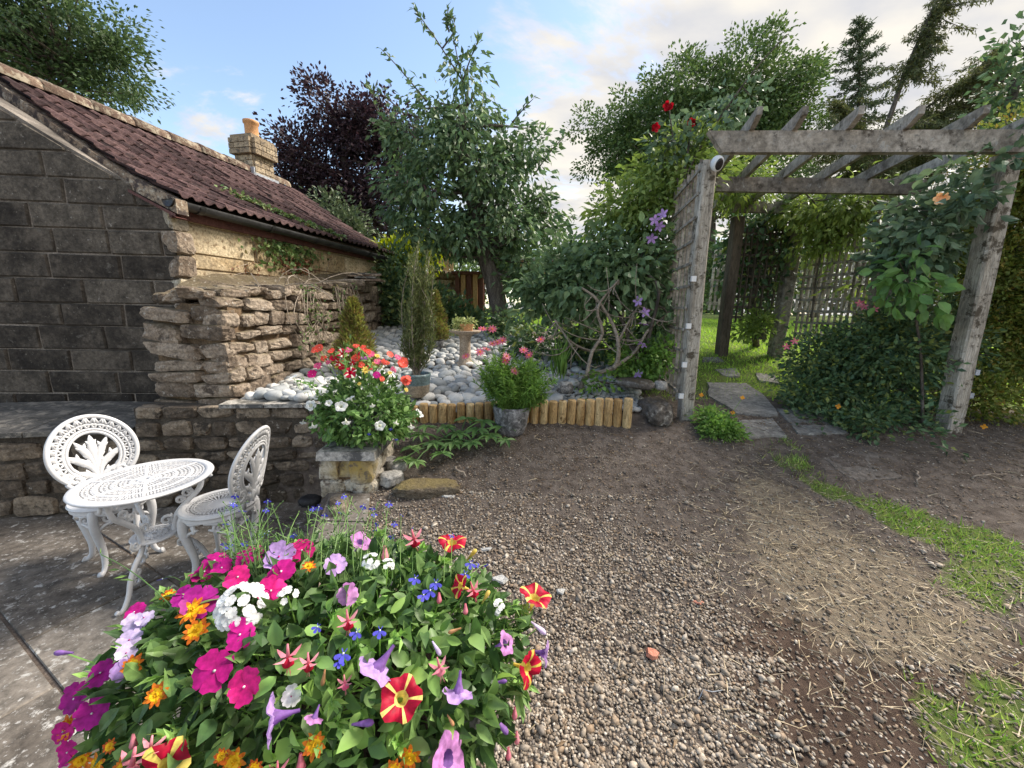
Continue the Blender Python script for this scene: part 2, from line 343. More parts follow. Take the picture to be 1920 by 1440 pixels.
surf('damp_mortar', [(0.05, 0.042, 0.034), (0.1, 0.085, 0.068)], 14, 0.95, 0.7, 50)
surf('ledge_slate', [(0.07, 0.068, 0.064), (0.14, 0.135, 0.125)], 3, 0.7, 0.5, 18, [((0.26, 0.24, 0.21), 12, 0.62)], stretch=(1, 4, 4))
surf('pale_slab', [(0.3, 0.29, 0.27), (0.46, 0.44, 0.41)], 6, 0.85, 0.6, 30, [((0.1, 0.1, 0.1), 9, 0.58)], moss=((0.2, 0.17, 0.1), 0.2))
surf('pillar_stone', [(0.3, 0.26, 0.2), (0.45, 0.41, 0.33), (0.56, 0.52, 0.45)], 7, 0.9, 0.9, 36, [((0.16, 0.13, 0.1), 14, 0.64)], rnd=0.25, stain=((0.38, 0.28, 0.09), 3.5, 0.52, 0.64))
surf('tile', [(0.05, 0.03, 0.031), (0.09, 0.052, 0.053), (0.13, 0.08, 0.078)], 8, 0.88, 0.6, 60, [((0.26, 0.24, 0.21), 44, 0.75), ((0.035, 0.024, 0.024), 5, 0.68)], rnd=0.45)
surf('ridge_clay', [(0.11, 0.07, 0.055), (0.2, 0.14, 0.1)], 9, 0.9, 0.6, 40, [((0.38, 0.33, 0.25), 16, 0.6)], rnd=0.2)
surf('verge_cement', [(0.2, 0.15, 0.11), (0.32, 0.25, 0.18)], 7, 0.9, 0.6, 40, [((0.48, 0.44, 0.36), 30, 0.64), ((0.07, 0.055, 0.05), 12, 0.6)])
surf('gutter_black', [(0.018, 0.018, 0.019), (0.04, 0.04, 0.042)], 9, 0.45, 0.1, 40, spec=0.5)
surf('fascia_red', [(0.09, 0.035, 0.03), (0.14, 0.06, 0.05)], 9, 0.7, 0.2, 40)
surf('chimney_brick', [(0.28, 0.22, 0.15), (0.45, 0.37, 0.26)], 9, 0.9, 0.6, 40, [((0.12, 0.1, 0.08), 24, 0.62)], rnd=0.3)
surf('terracotta', [(0.48, 0.24, 0.1), (0.6, 0.34, 0.17)], 9, 0.8, 0.3, 40)
surf('lead', [(0.3, 0.33, 0.37), (0.42, 0.45, 0.5)], 6, 0.5, 0.2)
surf('flag', [(0.1, 0.086, 0.072), (0.15, 0.132, 0.112), (0.2, 0.178, 0.152)], 2.2, 0.85, 0.5, 60, [((0.5, 0.49, 0.46), 17, 0.685), ((0.42, 0.41, 0.39), 46, 0.7)], rnd=0.2, dist=0.006)
surf('joint_soil', [(0.075, 0.06, 0.05), (0.15, 0.12, 0.098)], 12, 0.95, 0.8, 50)
surf('path_slab', [(0.14, 0.135, 0.125), (0.21, 0.2, 0.185), (0.28, 0.265, 0.24)], 3, 0.85, 0.5, 40, [((0.42, 0.4, 0.36), 30, 0.68)], rnd=0.2)
surf('dusty_slab', [(0.1, 0.085, 0.072), (0.15, 0.13, 0.112), (0.19, 0.17, 0.15)], 5, 0.95, 0.8, 50)
surf('pebble_white', [(0.3, 0.32, 0.33), (0.45, 0.46, 0.46), (0.62, 0.61, 0.58)], 3, 0.7, 0.15, 60, rnd=0.7, grain=0.15)
surf('log_wood', [(0.3, 0.18, 0.07), (0.46, 0.31, 0.14), (0.56, 0.42, 0.22)], 5, 0.7, 0.3, 40, [((0.14, 0.075, 0.025), 16, 0.68)], rnd=0.25, stretch=(3, 3, 0.6), dist=0.003)
surf('log_end', [(0.55, 0.42, 0.24), (0.68, 0.56, 0.36)], 20, 0.8, 0.2)
surf('old_wood', [(0.16, 0.14, 0.115), (0.27, 0.24, 0.2), (0.38, 0.345, 0.3)], 3.2, 0.9, 0.7, 30, [((0.42, 0.41, 0.38), 18, 0.67), ((0.1, 0.085, 0.068), 9, 0.66)], rnd=0.2, stretch=(1, 1, 1), dist=0.004)
surf('post_wood', [(0.24, 0.21, 0.17), (0.37, 0.335, 0.28), (0.46, 0.425, 0.37)], 4, 0.9, 0.7, 30, [((0.5, 0.49, 0.46), 30, 0.7), ((0.09, 0.075, 0.055), 12, 0.64)], stretch=(4, 4, 0.5), dist=0.004, rnd=0.1)
surf('dark_post', [(0.07, 0.055, 0.042), (0.13, 0.105, 0.08)], 4, 0.9, 0.5, 30, stretch=(4, 4, 0.5), dist=0.004)
surf('bark', [(0.06, 0.05, 0.042), (0.12, 0.1, 0.083), (0.19, 0.165, 0.14)], 9, 0.95, 1.0, 30, stretch=(2, 2, 0.5), dist=0.02)
surf('twig', [(0.2, 0.165, 0.13), (0.34, 0.29, 0.235)], 9, 0.9, 0.4, 30)
surf('stone_pot', [(0.16, 0.16, 0.165), (0.27, 0.27, 0.275)], 7, 0.9, 0.8, 50, [((0.42, 0.42, 0.42), 26, 0.64), ((0.09, 0.09, 0.09), 18, 0.62)], dist=0.004)
surf('glaze_blue', [(0.1, 0.16, 0.18), (0.19, 0.26, 0.27)], 9, 0.35, 0.15, 30, spec=0.5)
surf('glaze_buff', [(0.24, 0.2, 0.15), (0.36, 0.31, 0.24)], 9, 0.5, 0.15, 30)
surf('plinth', [(0.3, 0.23, 0.17), (0.42, 0.34, 0.26)], 12, 0.9, 0.6, 50)
surf('pot_soil', [(0.03, 0.022, 0.018), (0.075, 0.055, 0.045)], 30, 0.95, 1.0, 60)
surf('boulder_stone', [(0.06, 0.053, 0.048), (0.14, 0.125, 0.11), (0.24, 0.22, 0.2)], 7, 0.95, 1.0, 30, [((0.42, 0.41, 0.38), 14, 0.66)], moss=((0.06, 0.045, 0.025), 0.8), dist=0.02)
surf('grey_rock', [(0.2, 0.19, 0.18), (0.36, 0.35, 0.33)], 9, 0.9, 0.8, 40, rnd=0.4, dist=0.01)
surf('mossy_rock', [(0.15, 0.12, 0.085), (0.26, 0.22, 0.165)], 9, 0.95, 1.0, 40, moss=((0.27, 0.21, 0.08), 0.8), dist=0.03)
surf('coal_rock', [(0.012, 0.012, 0.014), (0.045, 0.045, 0.05)], 12, 0.5, 0.5, 30)
surf('white_paint', [(0.58, 0.59, 0.61), (0.66, 0.665, 0.68)], 9, 0.42, 0.2, 120, [((0.5, 0.46, 0.4), 60, 0.765)], dist=0.002, spec=0.45, grain=0.05)
surf('brick_red', [(0.4, 0.15, 0.1), (0.52, 0.24, 0.17)], 20, 0.9, 0.5)
surf('slate_bit', [(0.36, 0.36, 0.35), (0.52, 0.52, 0.5)], 20, 0.8, 0.4, rnd=0.3)
surf('fence_wood', [(0.42, 0.24, 0.11), (0.55, 0.35, 0.18)], 4, 0.8, 0.3, 30, rnd=0.3, stretch=(4, 4, 0.6))
surf('red_timber', [(0.1, 0.035, 0.025), (0.17, 0.07, 0.05)], 4, 0.7, 0.3, 30, stretch=(4, 4, 0.6))
surf('orange_timber', [(0.4, 0.18, 0.06), (0.5, 0.26, 0.1)], 4, 0.7, 0.3, 30)
plain('white_plastic', (0.8, 0.8, 0.8), 0.3); plain('black_gloss', (0.008, 0.008, 0.009), 0.12, spec=0.6)
plain('black_plastic', (0.02, 0.02, 0.022), 0.4); plain('parasol_white', (0.75, 0.77, 0.8), 0.8)
def gravelmat(name, cols):
    m, nt, b = _new(name); L = nt.links.new; N = nt.nodes.new; g = N('ShaderNodeNewGeometry')
    r = _ramp(nt, cols); L(g.outputs['Random Per Island'], r.inputs[0])
    n = N('ShaderNodeTexNoise'); n.inputs['Scale'].default_value = 160; n.inputs['Detail'].default_value = 4; L(g.outputs['Position'], n.inputs['Vector'])
    r2 = _ramp(nt, [(0.7, 0.7, 0.7), (1.2, 1.2, 1.2)], [0.35, 0.65]); L(n.outputs['Fac'], r2.inputs[0])
    L(_mix(nt, 1.0, r.outputs[0], r2.outputs[0], 'MULTIPLY'), b.inputs['Base Color']); b.inputs['Roughness'].default_value = 0.75; b.inputs['Specular IOR Level'].default_value = 0.3
    MATS[name] = m
gravelmat('gravel', [(0.115, 0.0913, 0.0694), (0.252, 0.207, 0.159), (0.168, 0.137, 0.106), (0.367, 0.309, 0.241), (0.283, 0.203, 0.135), (0.21, 0.177, 0.145), (0.452, 0.39, 0.314), (0.23, 0.177, 0.13), (0.325, 0.279, 0.227), (0.577, 0.516, 0.434), (0.178, 0.152, 0.13)])
gravelmat('pebble_fill', [(0.24, 0.26, 0.27), (0.44, 0.46, 0.46), (0.3, 0.31, 0.31), (0.55, 0.55, 0.53), (0.36, 0.37, 0.36), (0.62, 0.61, 0.57)])
gravelmat('straw', [(0.5, 0.41, 0.26), (0.64, 0.55, 0.39), (0.4, 0.32, 0.2), (0.58, 0.48, 0.32)])
gravelmat('litter', [(0.12, 0.08, 0.05), (0.22, 0.15, 0.09), (0.3, 0.22, 0.14), (0.08, 0.055, 0.04)])

# ================================================================== GROUND
def ground_material():
    m, nt, b = _new('ground'); L = nt.links.new; N = nt.nodes.new
    at = N('ShaderNodeAttribute'); at.attribute_name = 'cover'; sp = N('ShaderNodeSeparateColor'); L(at.outputs['Color'], sp.inputs[0])
    g = N('ShaderNodeNewGeometry')
    def noise(s, d=8, ro=0.7):
        n = N('ShaderNodeTexNoise'); n.inputs['Scale'].default_value = s; n.inputs['Detail'].default_value = d; n.inputs['Roughness'].default_value = ro; L(g.outputs['Position'], n.inputs['Vector']); return n.outputs['Fac']
    def soft(mask, lo=0.35, hi=0.6):
        a = N('ShaderNodeMath'); a.operation = 'ADD'; L(mask, a.inputs[0]); nn = noise(9)
        s = N('ShaderNodeMath'); s.operation = 'MULTIPLY_ADD'; L(nn, s.inputs[0]); s.inputs[1].default_value = 0.9; s.inputs[2].default_value = -0.45; L(s.outputs[0], a.inputs[1])
        r = _ramp(nt, [(0, 0, 0), (1, 1, 1)], [lo, hi]); L(a.outputs[0], r.inputs[0]); return r.outputs[0]
    so = _ramp(nt, [(0.065, 0.052, 0.043), (0.14, 0.115, 0.097), (0.235, 0.2, 0.172)], [0.3, 0.5, 0.72]); L(noise(14), so.inputs[0])
    gr = _ramp(nt, [(0.07, 0.1, 0.03), (0.13, 0.18, 0.045), (0.2, 0.23, 0.07)], [0.3, 0.5, 0.7]); L(noise(5), gr.inputs[0])
    dr = _ramp(nt, [(0.19, 0.152, 0.112), (0.33, 0.272, 0.198)], [0.35, 0.65]); L(noise(20), dr.inputs[0])
    rd = _ramp(nt, [(0.06, 0.04, 0.031), (0.14, 0.098, 0.075)], [0.3, 0.7]); L(noise(16), rd.inputs[0])
    c = _mix(nt, soft(sp.outputs[2]), so.outputs[0], rd.outputs[0]); c = _mix(nt, soft(sp.outputs[1]), c, dr.outputs[0]); c = _mix(nt, soft(sp.outputs[0]), c, gr.outputs[0])
    L(c, b.inputs['Base Color']); b.inputs['Roughness'].default_value = 0.95; b.inputs['Specular IOR Level'].default_value = 0.15
    bp = N('ShaderNodeBump'); bp.inputs['Strength'].default_value = 1.0; bp.inputs['Distance'].default_value = 0.02; L(noise(45, 9, 0.75), bp.inputs['Height']); L(bp.outputs[0], b.inputs['Normal'])
    MATS['ground'] = m
ground_material()
GRASS_LINE = np.array([G(*q)[:2] for q in ((1440, 830), (1500, 880), (1590, 930), (1700, 980), (1800, 1010), (1915, 1040))])
GRASS2 = np.array([G(*q)[:2] for q in ((1900, 1040), (1905, 1180), (1890, 1300), (1900, 1430))])
def seg_dist(x, y, L_):
    d = np.full(np.broadcast(x, y).shape, 1e9)
    for (x1, y1), (x2, y2) in zip(L_[:-1], L_[1:]):
        t = np.clip(((x - x1) * (x2 - x1) + (y - y1) * (y2 - y1)) / ((x2 - x1) ** 2 + (y2 - y1) ** 2 + 1e-9), 0, 1)
        d = np.minimum(d, np.hypot(x - x1 - t * (x2 - x1), y - y1 - t * (y2 - y1)))
    return d
DRY_C = G(1560, 1060)[:2]; DRY_C2 = G(1700, 1180)[:2]; DRY_C3 = G(1450, 930)[:2]; RED_C = G(1680, 1240)[:2]
def cover(x, y):
    far = sstep(3.3, 4.6, y - 0.35 * (fbm(x, y, 1.5, 9) - 0.5) * 2 + 0.15 * (x - 1.5) * (x > 1.5)); far = np.where((x < 0.9) & (y < 6.3), 0, far)
    line = 1 - sstep(0.06, 0.26, seg_dist(x, y, GRASS_LINE)); l2 = 1 - sstep(0.08, 0.32, seg_dist(x, y, GRASS2))
    grass = np.clip(np.maximum(far, np.maximum(line, l2) * (0.25 + 0.75 * sstep(0.35, 0.6, fbm(x, y, 3.2, 61)))), 0, 1)
    d = lambda c, a, b_: np.exp(-(((x - c[0]) / a) ** 2 + ((y - c[1]) / b_) ** 2))
    dry = np.clip(d(DRY_C, 0.45, 0.34) * 0.75 + d(DRY_C2, 0.5, 0.25) * 0.55 + d(DRY_C3, 0.3, 0.3) * 0.6, 0, 1)
    red = np.clip(d(RED_C, 0.7, 0.35) * 0.9 + d(RED_C + np.array([-0.1, -0.3]), 0.6, 0.3) * 0.5, 0, 1)
    return grass, dry, red
def build_ground():
    fx = np.arange(-3.2, 6.5, 0.055); fy = np.arange(-0.4, 8.0, 0.055)
    xs = np.concatenate([[-600, -300, -150, -80, -40, -20, -12, -8, -5.5, -4.2], fx, [7.5, 9, 12, 16, 24, 40, 80, 150, 300, 600]])
    ys = np.concatenate([[-60, -20, -8, -4, -2, -1], fy, [8.6, 9.5, 11, 14, 18, 25, 40, 80, 150, 300, 700]])
    X, Y = np.meshgrid(xs, ys); Z = ground(X, Y); nx, ny = len(xs), len(ys)
    Z = Z + (fbm(X, Y, 16, 21, 2) - 0.5) * 0.014 * ((X > -3) & (X < 6) & (Y < 6))
    i = np.arange(nx * ny).reshape(ny, nx); F = np.stack([i[:-1, :-1], i[:-1, 1:], i[1:, 1:], i[1:, :-1]], -1).reshape(-1, 4)
    mb = MB().add(np.stack([X, Y, Z], -1).reshape(-1, 3), F); o = struct('ground', mb, 'ground', True, 'dark bare soil and grass of the garden rising to the lawn')
    g, d, r = cover(X.ravel(), Y.ravel()); ca = o.data.color_attributes.new('cover', 'FLOAT_COLOR', 'POINT')
    ca.data.foreach_set('color', np.stack([g, d, r, np.ones_like(g)], 1).astype(np.float32).ravel())
build_ground()

# ---- patio: flagstones on a bed of soil
def build_patio():
    mb = MB(); mb.box((-4.2, 0.2, -0.041), (8.0, 9.0, 0.08)); base = struct('patio', mb, 'joint_soil', False, 'sunken patio of worn grey flagstones with pale lichen')
    a = math.radians(-27); u = np.array([math.cos(a), math.sin(a)]); v = np.array([-u[1], u[0]]); o0 = np.array([-2.33, 1.545])
    r = np.random.default_rng(3); vv = -3.55
    rows = [-3.3, -2.5, -1.85, -1.05, -0.42, 0.02, 0.55, 1.25, 1.9, 2.6]
    for k in range(len(rows) - 1):
        v0, v1 = rows[k] + 0.005, rows[k + 1] - 0.005; x = -5.0 + r.uniform(0, 0.5)
        if k == 5: x = -4.15
        while x < 4.0:
            w = r.choice([0.6, 0.75, 0.9, 1.15]); q = [(x + 0.005, v0), (x + w - 0.005, v0), (x + w - 0.005, v1), (x + 0.005, v1)]; x += w
            q = [np.array(p_) + r.uniform(-0.005, 0.005, 2) for p_ in q]; c = np.mean(q, 0); wc = o0 + u * c[0] + v * c[1]
            if wc[1] > 3.3 or wc[1] < -1.5 or wc[0] > -0.3 or wc[0] < -6.5: continue
            pts = [(o0 + u * p_[0] + v * p_[1]) for p_ in q]; pts = clip_poly(pts, lambda p_: edge_x(p_[1]) - 0.02 - p_[0])
            if len(pts) < 3: continue
            z = r.uniform(-0.004, 0.006); m2 = MB(); top = [np.array([*p_, z]) for p_ in pts]; cc = np.mean(top, 0); ins = [cc + (p_ - cc) * (1 - 0.012) + np.array([0, 0, 0.006]) for p_ in top]; n = len(top)
            m2.add(top + ins + [p_ - np.array([0, 0, 0.03]) for p_ in top], [tuple(range(n, 2 * n))] + [(i, (i + 1) % n, (i + 1) % n + n, i + n) for i in range(n)] + [(i + 2 * n, (i + 1) % n + 2 * n, (i + 1) % n, i) for i in range(n)])
            part('flagstone', m2, 'flag', base)
def clip_poly(pts, f):
    out = []; n = len(pts)
    for i in range(n):
        a, b_ = np.array(pts[i], float), np.array(pts[(i + 1) % n], float); fa, fb = f(a), f(b_)
        if fa >= 0: out.append(a)
        if (fa >= 0) != (fb >= 0): out.append(a + (b_ - a) * (fa / (fa - fb)))
    return out
build_patio()

# ================================================================== MASONRY
def stone_face(parent, p0, p1, z0, z1, hr, wr, meshes, depth=0.14, proud=0.03, seed=0, name='stone', gap=0.012, rot=0.03, keep=None, zwave=0.0):
    """courses of separate stones on the vertical plane from p0 to p1 (plan); outward normal to the right of p0->p1"""
    r = np.random.default_rng(seed); p0 = np.array(p0, float); p1 = np.array(p1, float); Ln = np.linalg.norm(p1 - p0); u = (p1 - p0) / Ln; nn = np.array([u[1], -u[0]])
    U = np.array([*u, 0]); Nn = np.array([*nn, 0]); Z = np.array([0, 0, 1.0]); f0 = z0 if callable(z0) else (lambda s: z0); f1 = z1 if callable(z1) else (lambda s: z1)
    zz = min(f0(0), f0(Ln)); top = max(f1(0), f1(Ln)); k = 0
    while zz < top - 0.02:
        h = r.uniform(*hr); x = -r.uniform(0, wr[0] * 0.6)
        while x < Ln - 0.02:
            w = r.uniform(*wr); xa, xb = max(x, -0.03), min(x + w, Ln + 0.02); xm = (xa + xb) / 2; x += w
            if xb - xa < 0.05: continue
            hh = h * r.uniform(0.78, 1.02 + rot); zc = zz + h / 2 + r.uniform(-1, 1) * (0.004 + 0.6 * rot * h) + zwave * math.sin(xm * 3 + k)
            if zc > f1(xm) - 0.01 or zc < f0(xm) - 0.02: continue
            if keep and not keep(xm, zc): continue
            d = depth * r.uniform(0.85, 1.15); c = p0 + u * xm + nn * (proud * r.uniform(0.0, 1.0) - d / 2)
            a = r.uniform(-rot, rot); ca, sa = math.cos(a), math.sin(a); b_ = r.uniform(-0.06, 0.06)
            sx, sy, sz = (xb - xa - gap) / 2, d / 2, (hh - gap) / 2; fl = r.choice([-1, 1])
            M = np.stack([(U * ca + Z * sa) * sx * fl, (Nn * math.cos(b_) + U * math.sin(b_)) * sy, (Z * ca - U * sa) * sz], 1)
            put(name, meshes[r.integers(len(meshes))], parent, (*c, zc), M)
        zz += h; k += 1
def wall_core(parent, p0, p1, z0, z1, th, mat, inset=0.02, name='mortar_core', n=8):
    p0 = np.array(p0, float); p1 = np.array(p1, float); Ln = np.linalg.norm(p1 - p0); u = (p1 - p0) / Ln; nn = np.array([u[1], -u[0]])
    f0 = z0 if callable(z0) else (lambda s: z0); f1 = z1 if callable(z1) else (lambda s: z1); mb = MB(); V = []; F = []
    for i in range(n + 1):
        s = Ln * i / n; b_ = p0 + u * s; fr = b_ - nn * inset; bk = b_ - nn * th
        V += [(*fr, f0(s)), (*fr, f1(s) - 0.03), (*bk, f1(s) - 0.03), (*bk, f0(s))]
    for i in range(n):
        a = 4 * i; F += [(a, a + 4, a + 5, a + 1), (a + 1, a + 5, a + 6, a + 2), (a + 2, a + 6, a + 7, a + 3)]
    F += [(0, 1, 2, 3), (4 * n + 3, 4 * n + 2, 4 * n + 1, 4 * n)]
    mb.add(V, F); return part(name, mb, mat, parent)
ST = {m: [tmpl('stone', v, m, False) for v in STONE_V] for m in ('rubble', 'damp_stone', 'pillar_stone', 'grey_rock')}

# ---- the outbuilding
K = np.array([-2.86, 3.39]); HD = nrm([0.235, 1.0]); GD = nrm([-1.0, -0.07]); LN = 3.1; HW = 2.25
def roof_z(d):       # height of the tile surface at a distance from the eaves, with the flatter foot of the slope
    return 2.43 + np.interp(d, [-0.2, 0, 0.5, 0.9, 1.95, 3.0], [-0.08, 0.0, 0.23, 0.46, 1.13, 1.13])
PERP = np.array([-HD[1], HD[0]])
def build_house():
    h = thing('stone_outbuilding', 'old stone outbuilding with purple brown pantile roof, black gutter and chimney', 'building', (*K, 0))
    # gable: separate blocks clipped to the verge
    gw = MB(); d = 0.02
    def gp(s, z, off=0.0): return np.array([K[0] + GD[0] * s - GD[1] * -1 * off * -1, K[1] + GD[1] * s, z]) + np.array([0, -off, 0])
    prof = [(0, 0.0), (0, 2.38)] + [(s, roof_z(s + 0.13) - 0.06) for s in (0.4, 0.78, 1.8)] + [(3.6, 2.4), (3.6, 0)]
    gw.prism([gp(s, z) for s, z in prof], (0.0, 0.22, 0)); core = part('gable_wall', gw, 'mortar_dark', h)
    r = np.random.default_rng(11); z = 0.6; k = 0
    while z < 4.2:
        hh = 0.197 + r.uniform(-0.008, 0.008); s = -0.02 - (0.26 if k % 2 else 0.0) - r.uniform(0, 0.06)
        while s < 2.5:
            w = r.choice([0.5, 0.53, 0.56, 0.42]); a, b_ = max(s, -0.02), s + w; s += w
            if b_ - a < 0.07: continue
            q = [(a + 0.008, z + 0.006), (b_ - 0.008, z + 0.006), (b_ - 0.008, z + hh - 0.006), (a + 0.008, z + hh - 0.006)]
            q = [(p_[0] + r.uniform(-0.004, 0.004), p_[1] + r.uniform(-0.004, 0.004)) for p_ in q]
            q = clip_poly(q, lambda p_: (roof_z(min(max(p_[0], 0) + 0.13, 1.95)) - 0.085) - p_[1])
            if len(q) < 3: continue
            A = [gp(p_[0], p_[1], 0.004) for p_ in q]; c = np.mean(A, 0); off = 0.011 + r.uniform(0, 0.006)
            B = [c + (p_ - c) * np.array([0.955, 1, 0.9]) + np.array([0, -off, 0]) for p_ in A]; n = len(A)
            m2 = MB().add([*A, *B], [tuple(range(n, 2 * n))] + [(i, (i + 1) % n, (i + 1) % n + n, i + n) for i in range(n)])
            pale = (z > 1.95 and (b_ > 0 and (roof_z(max(a, 0)) - z) < 0.62)) or r.uniform() < 0.03
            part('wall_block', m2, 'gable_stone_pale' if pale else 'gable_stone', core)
        z += hh; k += 1
    # side wall under the eaves: larger warm blocks
    def sp(s, z, off=0.0):
        p_ = K + HD * s - PERP * off; return np.array([*p_, z])
    sw = MB().prism([sp(0, 0), sp(LN, 0), sp(LN, 2.45), sp(0, 2.45)], (*(PERP * 0.22), 0)); sc = part('side_wall', sw, 'mortar_warm', h)
    for z0, hh, ws in ((1.3, 0.2, (0.5, 0.8)), (1.5, 0.19, (0.35, 0.8)), (1.69, 0.2, (0.4, 0.95)), (1.89, 0.13, (0.5, 0.9)), (2.02, 0.24, (0.6, 0.95)), (2.26, 0.14, (0.4, 0.8))):
        s = 0.0
        while s < LN - 0.05:
            w = min(r.uniform(*ws), LN - s); a, b_ = s, s + w; s += w
            q = [(a + 0.007, z0 + 0.007), (b_ - 0.007, z0 + 0.005), (b_ - 0.006, z0 + hh - 0.007), (a + 0.006, z0 + hh - 0.006)]
            A = [sp(p_[0] + r.uniform(-0.004, 0.004), p_[1] + r.uniform(-0.005, 0.005), 0.004) for p_ in q]; c = np.mean(A, 0); off = -PERP * (0.014 + r.uniform(0, 0.014))
            B = [c + (p_ - c) * 0.95 + np.array([*off, 0]) for p_ in A]
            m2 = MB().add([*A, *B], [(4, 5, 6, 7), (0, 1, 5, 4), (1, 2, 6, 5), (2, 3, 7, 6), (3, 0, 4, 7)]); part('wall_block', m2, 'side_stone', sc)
    # rough quoins on the corner
    for i, zc in enumerate(np.arange(0.95, 2.4, 0.19)):
        M = np.stack([np.array([*HD, 0]) * r.uniform(0.07, 0.1), np.array([*PERP, 0]) * r.uniform(0.05, 0.09), np.array([0, 0, 0.09])], 1)
        put('quoin', ST['pillar_stone' if i % 3 == 1 else 'rubble'][i % 8], sc, (K[0] + 0.0 + r.uniform(-.01, .01), K[1] + 0.045, zc), M)
    # roof
    def rp(s, dd, up=0.0):    # s along the ridge, dd from the eaves
        p_ = K + HD * s + PERP * (dd - 0.13); return np.array([*p_, roof_z(dd) + up])
    rf = MB(); ds = np.array([-0.02, 0.25, 0.5, 0.9, 1.4, 1.95]); V = []; F = []
    for dd in ds: V += [rp(-0.06, dd, -0.035), rp(LN + 0.12, dd, -0.035)]
    F = [(2 * i, 2 * i + 1, 2 * i + 3, 2 * i + 2) for i in range(len(ds) - 1)]
    b0 = len(V); V += [rp(-0.06, 3.9) * np.array([1, 1, 0]) + np.array([0, 0, 2.45]), rp(LN + 0.12, 3.9) * np.array([1, 1, 0]) + np.array([0, 0, 2.45])]; F.append((b0 - 2, b0 - 1, b0 + 1, b0))
    rf.add(V, F); roof = part('roof', rf, 'ridge_clay', h)
    # one pantile: two rolls, 0.2 m wide, 0.33 long, overlapping
    tw, tl = 0.2, 0.34; xs = np.linspace(0, 1, 15); zz = 0.022 * np.cos(xs * 4 * PI) * np.where(np.cos(xs * 4 * PI) > 0, 1, 0.35)
    tv = []
    for yy, lift, th in ((0, 0.02, 0), (1, -0.012, 0), (0, 0.02, -0.016)):
        for i in range(15): tv.append((xs[i] * tw * 1.03, yy * tl, zz[i] + lift + th))
    tf = [(i, i + 1, 15 + i + 1, 15 + i) for i in range(14)] + [(30 + i, 30 + i + 1, i + 1, i) for i in range(14)]
    tile = MB().add(tv, tf).mesh('roof_tile', 'tile', True)
    nr = 9; dd = np.linspace(-0.05, 1.82, nr + 1); ncol = int((LN + 0.16) / tw) + 1
    for i in range(nr):
        for j in range(ncol):
            s = -0.06 + j * tw + r.uniform(-0.004, 0.004); a = rp(s, dd[i]); b_ = rp(s, dd[i] + 0.27); ax = nrm(b_ - a); X = np.array([*HD, 0]); Zn = np.cross(X, ax)
            if Zn[2] < 0: Zn = -Zn
            ex = tw; M = np.stack([X, ax, Zn], 1); put('roof_tile', tile, roof, a + Zn * (0.012 + r.uniform(0, 0.006)), M)
    # ridge tiles
    for j in range(9):
        s0 = -0.08 + j * 0.37; m2 = MB(); aa = np.linspace(-0.1, PI + 0.1, 9); pa = rp(s0, 1.94, 0.0); pb = rp(s0 + 0.375, 1.94, 0.0); X = np.array([*PERP, 0]); Z = np.array([0, 0, 1.0])
        ring = lambda p_, rr: [p_ + X * math.cos(t) * rr * 1.15 + Z * (math.sin(t) * rr - 0.02) for t in aa]
        A = ring(pa, 0.115 + r.uniform(0, .006)); B = ring(pb, 0.105); A2 = ring(pa, 0.09); m2.add(A + B + A2, [(i, i + 1, 9 + i + 1, 9 + i) for i in range(8)] + [(18 + i, 18 + i + 1, i + 1, i) for i in range(8)]); part('ridge_tile', m2, 'ridge_clay', roof, True)
    # verge: cement fillet and board along the gable
    ds = np.array([-0.06, 0.25, 0.5, 0.7, 0.9, 1.4, 1.95]); lo = []; hi = []
    for dd_ in ds:
        q = rp(-0.085, dd_); hi.append(q + np.array([0, 0, -0.005])); lo.append(q + np.array([0, 0, -0.115]))
    vb = MB(); n = len(ds); th = np.array([*HD, 0]) * 0.09; V = hi + lo + [p_ + th for p_ in hi] + [p_ + th for p_ in lo]
    vb.add(V, [(n + i, n + i + 1, i + 1, i) for i in range(n - 1)] + [(i, i + 1, 2 * n + i + 1, 2 * n + i) for i in range(n - 1)] + [(3 * n + i, 3 * n + i + 1, n + i + 1, n + i) for i in range(n - 1)] + [(0, 2 * n, 3 * n, n)])
    part('verge', vb, 'verge_cement', roof)
    ub = MB(); V = []
    for dd_ in ds:
        q = rp(-0.1, dd_); V += [q + np.array([0, 0, -0.12]), q + np.array([0, 0, -0.145])]
    V2 = [p_ + th for p_ in V]; k = len(V); ub.add(V + V2, [(2 * i + 1, 2 * i + 3, 2 * i + 2, 2 * i) for i in range(n - 1)] + [(k + 2 * i + 1, 2 * i + 1 + 0, 2 * i + 3, k + 2 * i + 3) for i in range(n - 1)]); part('undercloak', ub, 'fascia_red', roof)
    # fascia and gutter
    fb = MB().prism([sp(-0.03, 2.28, 0.03), sp(LN + 0.05, 2.28, 0.03), sp(LN + 0.05, 2.42, 0.03), sp(-0.03, 2.42, 0.03)], (*(-PERP * 0.03), 0)); part('fascia', fb, 'fascia_red', roof)
    aa = np.linspace(PI, 2 * PI, 11); GR = 0.058; X = np.array([*(-PERP), 0]); Z = np.array([0, 0, 1.0])
    def gring(s, rr): c = sp(s, 2.40 - 0.012 * s, 0.125); return [c + X * math.cos(t) * rr + Z * math.sin(t) * rr for t in aa]
    A, B, A2, B2 = gring(-0.1, GR), gring(LN + 0.15, GR), gring(-0.1, GR - 0.006), gring(LN + 0.15, GR - 0.006)
    gm = MB().add(A + B + A2 + B2, [(i, i + 1, 12 + i, 11 + i) for i in range(10)] + [(22 + i, 33 + i, 34 + i, 23 + i) for i in range(10)] + [(0, 11, 33, 22), (10, 32, 43, 21)] + [tuple(range(11)), tuple(range(11, 22))[::-1]])
    gut = part('gutter', gm, 'gutter_black', h, True)
